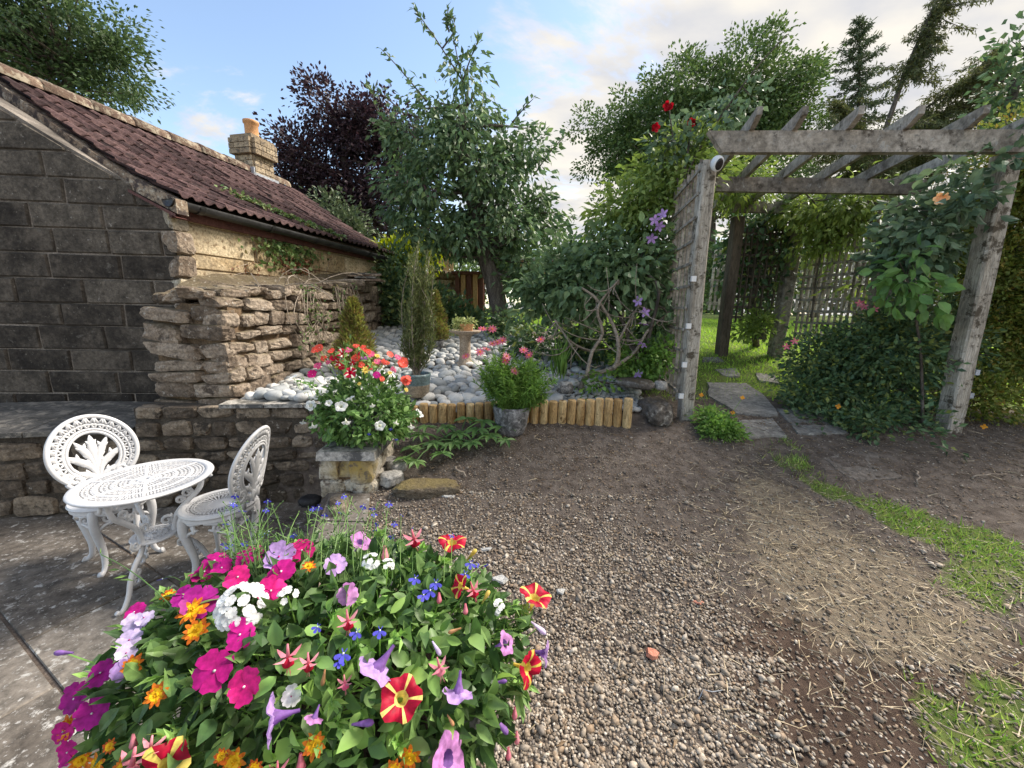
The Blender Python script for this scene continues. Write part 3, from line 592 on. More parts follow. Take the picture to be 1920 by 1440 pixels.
    for s in (0.12, 0.85, 1.5, 2.1, 2.55, 2.95):
        A, B = gring(s, GR + 0.007), gring(s + 0.045, GR + 0.007); part('bracket', MB().add(A + B, [(i, i + 1, 12 + i, 11 + i) for i in range(10)]), 'gutter_black', gut, True)
    # chimney
    c = rp(2.72, 1.97); ch = thing_part('chimney', h); X = np.array([*HD, 0]); Yp = np.array([*PERP, 0]); Mx = np.stack([X, Yp, Z], 1)
    zt = 4.0; cx, cy = c[0], c[1]; part('stack', MB().box((cx, cy, 3.5), (0.35, 0.32, 1.0), Mx), 'mortar_warm', ch)
    bw, bh = 0.225, 0.075
    for k in range(11):
        zc = 3.175 + k * bh + bh / 2
        if zc > zt: break
        ext = 0.03 if k >= 8 else 0.0
        for side, (ux, ln, off) in enumerate(((Yp, 0.32, -X * 0.175), (X, 0.35, -Yp * 0.16))):
            nb = 2; o_ = (k + side) % 2 * 0.5
            edges = sorted({-0.5, 0.5} | ({0.0} if o_ == 0 else {-0.25, 0.25}))
            for a, b_ in zip(edges[:-1], edges[1:]):
                w = (b_ - a) * (ln + 2 * ext) - 0.01; cc = np.array([cx, cy, zc]) + ux * (a + b_) / 2 * (ln + 2 * ext) + nrm(off) * (np.linalg.norm(off) + 0.004 + ext)
                nx = nrm(off); part('brick', MB().box(cc, (w, 0.03 + 2 * ext, bh - 0.01), np.stack([ux, nx, Z], 1)), 'chimney_brick', ch)
    part('cap', MB().box((cx, cy, zt + 0.02), (0.42, 0.38, 0.06), Mx), 'chimney_brick', ch)
    part('pot', MB().lathe([(0.1, 0), (0.1, 0.02), (0.092, 0.04), (0.092, 0.2), (0.108, 0.215), (0.108, 0.25), (0.085, 0.25), (0.08, 0.1)], 18, (cx, cy, zt + 0.05)), 'terracotta', ch, True)
    fl = MB().box(np.array([cx, cy, 3.46]) - X * 0.215, (0.02, 0.4, 0.26), Mx); fl.box(np.array([cx, cy, 3.42]) - Yp * 0.19, (0.46, 0.02, 0.2), Mx); part('flashing', fl, 'lead', ch)
def thing_part(name, parent):
    o = bpy.data.objects.new(name, None); COL.objects.link(o); o.parent = parent; o.empty_display_size = 0.1; return o
build_house()

# ---- low wall below the gable with its slate ledge, and the retaining wall under the pebble bed
W0 = np.array([-5.6, 2.18]); W1 = np.array([-2.84, 2.78]); W2 = np.array([-1.93, 2.955]); W3 = np.array([-1.06, 3.0])
def build_low_walls():
    w = thing('ledge_wall', 'low damp rubble wall with dark slate ledge under the gable wall', 'wall', (*((W0 + W1) / 2), 0))
    wall_core(w, W0, W1, -0.05, 0.66, 0.6, 'damp_mortar'); stone_face(w, W0, W1, 0.0, 0.62, (0.1, 0.17), (0.14, 0.34), ST['damp_stone'], 0.12, 0.02, 5)
    u = nrm(W1 - W0); nn = np.array([u[1], -u[0]]); s = 0.0; r = np.random.default_rng(5); Ln = np.linalg.norm(W1 - W0)
    while s < Ln:
        e = min(s + r.uniform(0.8, 1.15), Ln); a = W0 + u * (s + 0.004) + nn * 0.03; b_ = W0 + u * (e - 0.004) + nn * 0.03; bk = -nn * 0.75
        part('ledge_slab', MB().prism([(*a, 0.63), (*b_, 0.63), (*(b_ + bk), 0.69), (*(a + bk), 0.69)], (0, 0, 0.035)), 'ledge_slate', w); s = e
    w = thing('retaining_wall', 'mortared rubble retaining wall between the patio chairs and the pebble bed', 'wall', (*((W1 + W3) / 2), 0))
    wall_core(w, W1, W3, -0.05, lambda s: 0.84, 0.35, 'damp_mortar'); stone_face(w, W1, W3, 0.0, 0.81, (0.09, 0.15), (0.14, 0.3), ST['damp_stone'], 0.12, 0.025, 9)
    u = nrm(W3 - W1); nn = np.array([u[1], -u[0]]); s = 0.62; Ln = np.linalg.norm(W3 - W1)
    while s < Ln - 0.05:
        e = min(s + r.uniform(0.28, 0.42), Ln); a = W1 + u * (s + 0.005) + nn * 0.035; b_ = W1 + u * (e - 0.005) + nn * 0.03; bk = -nn * 0.16
        part('coping_slab', MB().prism([(*a, 0.815), (*b_, 0.815), (*(b_ + bk), 0.82), (*(a + bk), 0.82)], (0, 0, 0.03)), 'pale_slab', w); s = e
    # the wall end and the kerb towards the camera, level with the gravel
    w = thing('patio_edge_wall', 'low rubble edging wall running from the stone pillar toward the camera', 'wall', (-0.9, 1.2, 0))
    ys = [2.05, 1.5, 0.9, 0.2]
    for a, b_ in zip(ys[:-1], ys[1:]):
        pa = np.array([edge_x(a) - 0.02, a]); pb = np.array([edge_x(b_) - 0.02, b_]); top = lambda s, a=a, b_=b_: float(ground(edge_x(a - s) + 0.3, a - s)) + 0.01
        wall_core(w, pa, pb, -0.05, top, 0.22, 'damp_mortar', 0.015); stone_face(w, pa, pb, 0, top, (0.09, 0.15), (0.16, 0.34), ST['damp_stone'], 0.1, 0.01, int(a * 10))
        y = a
        while y > b_ + 0.02:
            e = max(y - r.uniform(0.24, 0.4), b_); q0 = np.array([edge_x(y) - 0.03, y - 0.006]); q1 = np.array([edge_x(e) - 0.03, e + 0.006]); z0 = float(ground(q0[0] + 0.3, y)); z1 = float(ground(q1[0] + 0.3, e))
            part('edging_slab', MB().prism([(*q0, z0 - 0.02), (q0[0] + 0.23, q0[1], z0 - 0.02), (q1[0] + 0.24, q1[1], z1 - 0.02), (*q1, z1 - 0.02)], (0, 0, 0.035)), 'flag', w); y = e
build_low_walls()

# ---- dry-stone wall
DP = [np.array(p_) for p_ in ((-2.84, 3.02), (-2.22, 2.99), (-2.1, 3.8), (-1.98, 4.7), (-2.0, 5.6), (-2.1, 6.4))]
def dry_top(p_): return np.interp(p_[1], [2.9, 3.1, 3.8, 4.7, 5.6, 6.4], [1.6, 1.64, 1.72, 1.8, 1.92, 2.0]) - (0.05 if p_[0] < -2.6 else 0)
def build_dry():
    w = thing('dry_stone_wall', 'tall rough dry stone wall of brown rubble beside the pebble bed', 'wall', (-2.4, 4.2, 0.7))
    for i in range(len(DP) - 1):
        a, b_ = DP[i], DP[i + 1]; u = nrm(b_ - a); f1 = lambda s, a=a, u=u: float(dry_top(a + u * s)); f0 = (lambda s: 0.7) if i == 0 else (lambda s, a=a, u=u: float(ground(*(a + u * s + np.array([0.15, 0])))) - 0.08 if (a + u * s)[1] > 3.1 else 0.72)
        wall_core(w, a, b_, lambda s, f0=f0: f0(s) - 0.1, f1, 0.3 if i else 0.2, 'rubble_mortar', 0.045, n=10)
        hr, wr = ((0.09, 0.14), (0.26, 0.5)) if i == 0 else ((0.085, 0.15), (0.12, 0.32)) if i < 3 else ((0.1, 0.17), (0.16, 0.36))
        stone_face(w, a, b_, f0, f1, hr, wr, ST['rubble'], 0.17, 0.055, 21 + i, gap=0.006, rot=0.1, zwave=0.018)
    # rough capping bank up to the building wall
    nx, ny = 10, 60; V = []
    for j in range(ny + 1):
        t = j / ny; y = 3.07 + t * 3.23; fx = np.interp(y, [p_[1] for p_ in DP[1:]], [p_[0] for p_ in DP[1:]]) - 0.04; bx = np.interp(y, [3.0, 3.39, 6.5], [-2.8, -2.8, -2.12]) + 0.0; bx = min(bx, fx - 0.1)
        for i in range(nx + 1):
            s = i / nx; x = fx + (bx - fx) * s; zt = dry_top((fx, y)); V.append((x, y, zt - 0.03 + 0.17 * s * min(1, (y - 3.0) / 0.5) + (fbm(x, y, 7, 4) - 0.5) * 0.09))
    W_ = nx + 1; F = [(j * W_ + i, j * W_ + i + 1, (j + 1) * W_ + i + 1, (j + 1) * W_ + i) for j in range(ny) for i in range(nx)]
    part('rubble_top', MB().add(V, F), 'rubble', w, True)
    r = np.random.default_rng(8)
    for k in range(90):
        y = r.uniform(3.05, 6.0) if k > 22 else r.uniform(3.05, 3.5); fx = np.interp(y, [p_[1] for p_ in DP[1:]], [p_[0] for p_ in DP[1:]]) - r.uniform(0.05, 0.55 if y < 3.6 else 0.35 if y < 4.5 else 0.16); z = dry_top((fx, y)) + 0.03
        a = r.uniform(0, PI); s = r.uniform(0.05, 0.1); M = np.stack([np.array([math.cos(a), math.sin(a), 0]) * s * 1.5, np.array([-math.sin(a), math.cos(a), 0.1]) * s, np.array([0, 0, s * 0.45])], 1); put('cap_stone', ST['rubble'][k % 8], w, (fx, y, z), M)
    for k, (px, py) in enumerate(((672, 513), (688, 517), (700, 520), (680, 508), (694, 509))):
        p_ = P(px, py + 6, 5.15); a = r.uniform(-.5, .5); part('loose_slate', MB().box(p_, (0.26, 0.16, 0.02), np.array(Matrix.Rotation(a, 3, 'Z') @ Matrix.Rotation(r.uniform(-.25, .25), 3, 'X'))), 'ledge_slate' if k % 2 else 'ridge_clay', w)
build_dry()

# ---- stone pillar
def build_pillar():
    w = thing('stone_pillar', 'short pale stone pillar with flat slab cap at the patio corner', 'pillar', (-0.97, 2.27, 0.3))
    x0, x1, y0, y1 = -1.09, -0.79, 2.09, 2.5; part('mortar_core', MB().box(((x0 + x1) / 2, (y0 + y1) / 2, 0.36), (0.25, 0.37, 0.76)), 'rubble_mortar', w); r = np.random.default_rng(2)
    def course(z, h, k):
        for (a, b_) in (((x0, y0), (x1, y0)), ((x1, y0), (x1, y1)), ((x0, y1), (x0, y0))):
            stone_face(w, a, b_, z, z + h, (h, h), (0.13, 0.2), ST['pillar_stone'], 0.12, 0.012, int(z * 100) + int(10 * b_[0] + 30), gap=0.01)
    z = 0.05
    for k, h in enumerate((0.14, 0.13, 0.14, 0.14, 0.13)): course(z, h, k); z += h
    part('cap_slab', MB().add([(-1.1, 2.05, 0.735), (-0.765, 2.05, 0.742), (-0.775, 2.53, 0.742), (-1.12, 2.52, 0.735), (-1.095, 2.055, 0.785), (-0.77, 2.06, 0.79), (-0.78, 2.52, 0.79), (-1.11, 2.51, 0.785)], [(0, 3, 2, 1), (4, 5, 6, 7), (0, 1, 5, 4), (1, 2, 6, 5), (2, 3, 7, 6), (3, 0, 4, 7)]), 'pale_slab', w)
build_pillar()

# ---- boulder, fallen stones
def rock(name, label, cat, p_, s, mat, seed, M0=None, group=None, sub=7, rz=None):
    v, f = cubesphere(sub, 3.2, 0.2, seed); o = part(name, MB().add(v * np.array(s) @ np.array(Matrix.Rotation(seed * 1.7 if rz is None else rz, 3, 'Z')).T + np.array(p_), f), mat, None, True); return tag(o, label, cat, group)
rock('boulder', 'dark mossy weathered boulder at the end of the log edging', 'boulder', P(1228, 772, 2.98), (0.13, 0.11, 0.105), 'boulder_stone', 3, sub=12)
rock('flat_rock', 'flat weathered grey rock on the bed behind the mossy boulder', 'rock', P(1190, 718, 3.2), (0.15, 0.1, 0.04), 'boulder_stone', 5)
rock('pale_stone', 'rounded pale stone tucked against the foot of the pergola post', 'rock', P(1238, 722, 3.15), (0.06, 0.05, 0.035), 'grey_rock', 8)
rock('white_rock', 'small angular white rock on the chippings near the bare branches', 'rock', P(1060, 727, 3.12), (0.06, 0.05, 0.05), 'pale_slab', 9)
rock('mossy_stone', 'long low stone with yellow moss lying at the foot of the pillar', 'rock', G(800, 925) + np.array([0, 0.02, 0.02]), (0.19, 0.075, 0.045), 'mossy_rock', 12, sub=12, rz=0.15)
for k, (px, py, s, lb) in enumerate(((735, 905, 0.055, 'small broken grey stone touching the right side of the pillar'), (745, 882, 0.05, 'grey stone lying between the pillar and the broad leaved plant'), (728, 870, 0.04, 'little stone leaning on the pillar corner under the slab'), (895, 1000, 0.0, ''))):
    if s: rock('broken_stone', lb, 'rock', G(px, py) + np.array([0, 0, s * 0.5]), (s * 1.2, s, s * 0.75), 'grey_rock', 30 + k)
for k, (px, py, s, lb) in enumerate(((585, 947, 0.07, 'larger black angular stone on the patio against the pillar foot'), (605, 962, 0.055, 'smaller black angular stone nearest the pillar on the patio'))):
    rock('black_stone', lb, 'rock', PZ(px, py, 0.0) + np.array([0, 0, s * 0.5]), (s * 1.3, s, s * 0.7), 'coal_rock', 50 + k, sub=3)

# ---- stepping slabs of the path
def build_path():
    quads = [((1395, 725), (1490, 712), (1520, 742), (1410, 762)), ((1385, 790), (1450, 788), (1472, 820), (1405, 822)), ((1325, 718), (1402, 720), (1440, 752), (1462, 782), (1385, 780), (1330, 745)),
             ((1455, 768), (1530, 772), (1590, 815), (1500, 818)), ((1340, 694), (1382, 692), (1390, 707), (1362, 709)), ((1318, 672), (1345, 671), (1356, 680), (1322, 681)), ((1415, 700), (1450, 705), (1460, 722), (1425, 716)), ((1530, 842), (1600, 836), (1650, 850), (1690, 895), (1610, 905), (1570, 885))]
    base = thing_struct('garden_path', 'stepping path of uneven grey slabs leading under the pergola')
    for k, q in enumerate(quads):
        if k == 0: continue
        pts = [G(*p_) for p_ in q]; c = np.mean(pts, 0); z = c[2] + 0.012
        fine = []
        for i in range(len(pts)):
            a, b_ = pts[i], pts[(i + 1) % len(pts)]
            for t in (0, 0.33, 0.66): p_ = a + (b_ - a) * t; fine.append(p_ + np.array([*(rng.normal(size=2) * 0.012), 0]))
        top = [np.array([p_[0], p_[1], p_[2] * 0.9 + z * 0.1 + (0.014 if k < 7 else 0.002)]) for p_ in fine]; m2 = MB(); n = len(top); cen = np.mean(top, 0)
        bot = [p_ + nrm(p_ - cen) * 0.01 - np.array([0, 0, 0.05]) for p_ in top]
        m2.add(top + bot + [cen], [(i, (i + 1) % n, 2 * n) for i in range(n)] + [(i + n, (i + 1) % n + n, (i + 1) % n, i) for i in range(n)]); part('paving_slab', m2, 'path_slab' if k < 7 else 'dusty_slab', base)
def thing_struct(name, label):
    o = bpy.data.objects.new(name, None); COL.objects.link(o); o['kind'] = 'structure'; o['label'] = label; return o
build_path()

# ================================================================== WHITE GARDEN FURNITURE
def lattice_ring(mb, r0, r1, n, z, th, w, style='x', c=(0, 0)):
    for i in range(n):
        a0 = 2 * PI * i / n; a1 = 2 * PI * (i + 1) / n
        f = lambda a, r_: np.array([c[0] + r_ * math.cos(a), c[1] + r_ * math.sin(a), z])
        if style == 'x': segs = ((f(a0, r0), f(a1, r1)), (f(a1, r0), f(a0, r1)))
        elif style == 'z': am = (a0 + a1) / 2; segs = ((f(a0, r0), f(am, r1)), (f(am, r1), f(a1, r0)))
        else: segs = ((f(a0, r0), f(a0, r1)),)
        for p_, q in segs: mb.beam(p_, q, w, th)
def flat_ring(mb, r0, r1, z, th, n=56, c=(0, 0), dz=0.0):
    mb.lathe([(r0, z - th / 2), (r0, z + th / 2), ((r0 + r1) / 2, z + th / 2 + dz), (r1, z + th / 2), (r1 + th * 0.3, z), (r1, z - th / 2), (r0, z - th / 2)], n, (c[0], c[1], 0))
def spiral(c, r0, turns, a0=0.0, n=14, sgn=1):
    t = np.linspace(0, 1, n); a = a0 + sgn * t * turns * 2 * PI; r_ = r0 * (1 - t * 0.8); return np.stack([c[0] + r_ * np.cos(a), c[1] + r_ * np.sin(a)], 1)
def smooth_path(pts, n=24):
    pts = np.asarray(pts, float); k = len(pts); t = np.linspace(0, k - 1, n); out = []
    for q in t:
        i = min(int(q), k - 2); f = q - i; p0, p1, p2, p3 = pts[max(i - 1, 0)], pts[i], pts[i + 1], pts[min(i + 2, k - 1)]
        out.append(0.5 * ((2 * p1) + (-p0 + p2) * f + (2 * p0 - 5 * p1 + 4 * p2 - p3) * f * f + (-p0 + 3 * p1 - 3 * p2 + p3) * f ** 3))
    return np.array(out)
def make_table():
    c = np.array([-2.03, 2.0]); h = 0.635
    t = thing('bistro_table', 'round white ornate cast metal bistro table on the patio', 'table', (*c, 0))
    o = np.array([*c, 0]); top = MB(); z = h - 0.012; rr = 0.3
    flat_ring(top, 0.262, rr, z, 0.014, 72, c); tt = part('tabletop', top, 'white_paint', t, True)
    lat = MB()
    for r0, r1, n, st in ((0.03, 0.058, 12, 'x'), (0.06, 0.095, 20, 'x'), (0.095, 0.13, 26, 'x'), (0.13, 0.165, 34, 'x'), (0.165, 0.2, 42, 'x'), (0.2, 0.233, 50, 'x'), (0.233, 0.264, 58, 'x')): lattice_ring(lat, r0, r1, n, z, 0.008, 0.0075, st, c)
    for r_ in (0.058, 0.13, 0.2): flat_ring(lat, r_ - 0.004, r_ + 0.004, z + 0.001, 0.01, 48, c)
    for k in range(6):
        a = k * PI / 3 + 0.2; lat.beam((c[0] + 0.03 * math.cos(a), c[1] + 0.03 * math.sin(a), z + 0.001), (c[0] + 0.265 * math.cos(a), c[1] + 0.265 * math.sin(a), z + 0.001), 0.014, 0.011)
    part('lattice', lat, 'white_paint', tt); bo = MB(); flat_ring(bo, 0.014, 0.034, z + 0.002, 0.012, 24, c); part('boss', bo, 'white_paint', tt, True)
    for az in (-84, 36, 156):
        a = math.radians(az); rd = np.array([math.cos(a), math.sin(a), 0]); tg = np.array([-rd[1], rd[0], 0]); m2 = MB()
        Q = lambda pts: np.array([o + rd * r_ + np.array([0, 0, z_]) for r_, z_ in pts])
        m2.tube(Q(smooth_path([(0.285, 0.575), (0.27, 0.605), (0.245, 0.6), (0.235, 0.55), (0.215, 0.505), (0.165, 0.455), (0.11, 0.39), (0.09, 0.32), (0.095, 0.255), (0.15, 0.2), (0.19, 0.14), (0.215, 0.07), (0.25, 0.022), (0.28, 0.012), (0.295, 0.03)], 44)), np.concatenate([np.linspace(0.009, 0.015, 12), np.full(20, 0.0145), np.linspace(0.0145, 0.012, 12)]), 8, fdir=tg, flat=0.8)
        for (cr, cz, sr, tn, a0, sg) in ((0.2, 0.57, 0.03, 1.3, 2.6, -1), (0.165, 0.5, 0.026, 1.2, 0.6, 1), (0.13, 0.465, 0.022, 1.2, 0.3, 1), (0.06, 0.36, 0.03, 1.2, 0.2, 1), (0.13, 0.3, 0.028, 1.3, 3.4, 1), (0.115, 0.2, 0.03, 1.2, 0.9, 1), (0.16, 0.11, 0.03, 1.2, 0.8, 1), (0.145, 0.155, 0.022, 1.2, 0.2, -1)):
            m2.tube(Q(spiral((cr, cz), sr, tn, a0, 14, sg)), np.linspace(0.0095, 0.006, 14), 6)
            m2.tube(Q([(cr + sr * 0.2, cz - sr), (cr + sr * 0.9, cz + sr * 0.2), (cr + sr * 0.7, cz + sr * 1.3)]), [0.004, 0.012, 0.002], 6, fdir=tg, flat=0.5)
        part('leg', m2, 'white_paint', t, True)
    s = MB(); zs = 0.29; flat_ring(s, 0.082, 0.105, zs, 0.014, 40, c); lattice_ring(s, 0.03, 0.084, 16, zs, 0.008, 0.009, 'r', c); lattice_ring(s, 0.055, 0.084, 16, zs, 0.008, 0.007, 'z', c); flat_ring(s, 0.012, 0.032, zs, 0.012, 20, c)
    flat_ring(s, 0.05, 0.058, zs, 0.01, 30, c); part('shelf', s, 'white_paint', t)
def chair_mesh():
    D = {}; z = 0.42; seat = MB(); flat_ring(seat, 0.158, 0.19, z, 0.02, 56, dz=0.004); seat.lathe([(0.186, z), (0.188, z - 0.03), (0.18, z - 0.032)], 56)
    flat_ring(seat, 0.118, 0.126, z - 0.002, 0.01, 48); lattice_ring(seat, 0.124, 0.16, 36, z - 0.001, 0.008, 0.009, 'x'); lattice_ring(seat, 0.06, 0.12, 34, z - 0.004, 0.008, 0.0085, 'r')
    seat.lathe([(0, z - 0.002), (0.05, z - 0.003), (0.066, z - 0.002), (0.066, z - 0.012), (0, z - 0.012)], 30); D['seat'] = seat
    def B(pts):      # back plane (x, h) to chair space
        pts = np.asarray(pts, float); x, h = pts[:, 0] * 0.8, pts[:, 1]; return np.stack([x, -0.175 - 0.2 * (h - 0.42) * (1 + 0.3 * (h - 0.42)) + 0.9 * x * x, h], 1)
    fn = np.array([0, 1.0, 0.2]); bk = MB(); el = lambda a, b_, c_, a0, a1, n=40: np.stack([a * np.cos(np.radians(np.linspace(a0, a1, n))), c_ + b_ * np.sin(np.radians(np.linspace(a0, a1, n)))], 1)
    C0 = 0.665
    bk.tube(B(el(0.245, 0.215, C0, -48, 228, 56)), 0.0135, 8, fdir=fn, flat=0.8)
    for s in (-1, 1):
        sp_ = spiral((s * 0.135, 0.515), 0.045, 1.4, -0.2 if s > 0 else PI + 0.2, 20, -s if False else (-1 if s > 0 else 1)); bk.tube(B(sp_), np.linspace(0.0125, 0.008, 20), 8)
    D['rim'] = bk
    lt = MB()
    for a, b_, rad in ((0.148, 0.138, 0.0095), (0.168, 0.155, 0.0085), (0.205, 0.184, 0.008)): lt.tube(B(el(a, b_, 0.645, -62, 242, 46)), rad, 6)
    for k in range(44):
        a = math.radians(-60 + k * 300 / 43); q = lambda A, B_, aa: (A * math.cos(aa), 0.645 + B_ * math.sin(aa)); lt.tube(B([q(0.15, 0.14, a), q(0.168, 0.155, a)]), 0.0042, 4)
    n = 23
    for k in range(n):
        a0, a1 = math.radians(-52 + k * 284 / n), math.radians(-52 + (k + 1) * 284 / n); am = (a0 + a1) / 2
        q = lambda A, B_, aa, c_=0.65: (A * math.cos(aa), c_ + B_ * math.sin(aa))
        lt.tube(B([q(0.205, 0.184, a0), q(0.24, 0.212, am, C0), q(0.205, 0.184, a1)]), 0.0088, 5); lt.tube(B([q(0.168, 0.155, am), q(0.187, 0.17, (a0 + am) / 2), q(0.205, 0.184, a0)]), 0.006, 5); lt.tube(B([q(0.168, 0.155, am), q(0.187, 0.17, (am + a1) / 2), q(0.205, 0.184, a1)]), 0.006, 5)
        lt.tube(B([q(0.205, 0.184, am), q(0.238, 0.21, am, 0.66)]), 0.0075, 5)
    D['lattice'] = lt
    pl = MB(); base = np.array([0, 0.455])
    for ang, ln, wd in ((0, 0.31, 0.023), (18, 0.3, 0.02), (-18, 0.3, 0.02), (38, 0.27, 0.021), (-38, 0.27, 0.021), (60, 0.22, 0.021), (-60, 0.22, 0.021), (82, 0.15, 0.02), (-82, 0.15, 0.02)):
        a = math.radians(90 - ang); tip = base + np.array([math.cos(a), math.sin(a)]) * ln; mid = base + np.array([math.cos(a) * 0.35, math.sin(a)]) * ln * 0.55; pp = smooth_path([base, mid, tip], 12); rad = wd * np.array([0.25, 0.3, 0.35, 0.45, 0.6, 0.75, 0.9, 1.0, 0.95, 0.75, 0.45, 0.1])
        pl.tube(B(pp), rad, 8, fdir=fn, flat=0.35)
        for s in (-1, 1):
            for f in (0.55, 0.75):
                p_ = base + (mid - base) * f if f < 0.5 else pp[int(f * 11)]; e = p_ + np.array([math.cos(a + s * 0.7), math.sin(a + s * 0.7)]) * 0.045; pl.tube(B([p_, (p_ + e) / 2, e]), [0.007, 0.012, 0.002], 5, fdir=fn, flat=0.5)
    pl.tube(B([(0, 0.41), (0, 0.46), (0, 0.5)]), [0.02, 0.014, 0.012], 8)
    for s in (-1, 1): pl.tube(B([(s * 0.09, 0.415), (s * 0.1, 0.46), (s * 0.12, 0.5)]), [0.02, 0.016, 0.012], 8, fdir=fn, flat=0.7); pl.tube(B([(s * 0.03, 0.42), (s * 0.06, 0.48), (s * 0.13, 0.53)]), 0.01, 6)
    D['palmette'] = pl
    for k in range(4):
        a = math.radians(45 + 90 * k); rd = np.array([math.cos(a), math.sin(a), 0]); tg = np.array([-rd[1], rd[0], 0]); m2 = MB(); Q = lambda pts: np.array([rd * r_ + np.array([0, 0, z_]) for r_, z_ in pts])
        m2.tube(Q(smooth_path([(0.165, 0.41), (0.182, 0.37), (0.183, 0.3), (0.165, 0.21), (0.15, 0.12), (0.16, 0.05), (0.185, 0.018), (0.205, 0.02)], 20)), np.concatenate([np.linspace(0.026, 0.024, 5), np.linspace(0.024, 0.013, 12), [0.014, 0.018, 0.02]]), 8, fdir=tg, flat=0.85)
        for s in (-1, 1):
            cc = rd * 0.15 + tg * s * 0.05 + np.array([0, 0, 0.345]); sp_ = spiral((0, 0), 0.034, 1.5, -PI / 2, 14, s); m2.tube(np.array([cc + tg * x_ + np.array([0, 0, y_]) for x_, y_ in sp_]), 0.0085, 6)
            m2.tube(np.array([rd * 0.178 + np.array([0, 0, 0.39]), rd * 0.165 + tg * s * 0.06 + np.array([0, 0, 0.375]), rd * 0.13 + tg * s * 0.115 + np.array([0, 0, 0.385])]), 0.009, 6)
            m2.tube(np.array([rd * 0.175 + np.array([0, 0, 0.27]), rd * 0.165 + tg * s * 0.035 + np.array([0, 0, 0.31]), rd * 0.14 + tg * s * 0.1 + np.array([0, 0, 0.345])]), [0.008, 0.009, 0.006], 6)
        D['leg%d' % k] = m2
    return D
def make_chairs():
    D = chair_mesh(); ME = {k: v.mesh(k.rstrip('0123'), 'white_paint', k not in ('seat',)) for k, v in D.items()}
    for (x, y, f, lb) in ((-2.44, 2.19, (0.87, -0.49), 'white cast metal chair behind the bistro table, its round back facing the camera'), (-1.74, 2.13, (-1.0, -0.13), 'white cast metal chair right of the bistro table, seen from its side')):
        fy = nrm(f); fx = np.array([fy[1], -fy[0]]); R = np.array([[fx[0], fy[0], 0], [fx[1], fy[1], 0], [0, 0, 1]])
        t = thing('bistro_chair', lb, 'chair', (x, y, 0), 'white cast metal bistro chairs'); put('seat', ME['seat'], t, (x, y, 0), R); b = put('backrest', ME['rim'], t, (x, y, 0), R)
        for nm in ('lattice', 'palmette'):
            c = bpy.data.objects.new(nm, ME[nm]); COL.objects.link(c); c.parent = b
        for k in range(4): put('leg', ME['leg%d' % k], t, (x, y, 0), R)
make_table(); make_chairs()

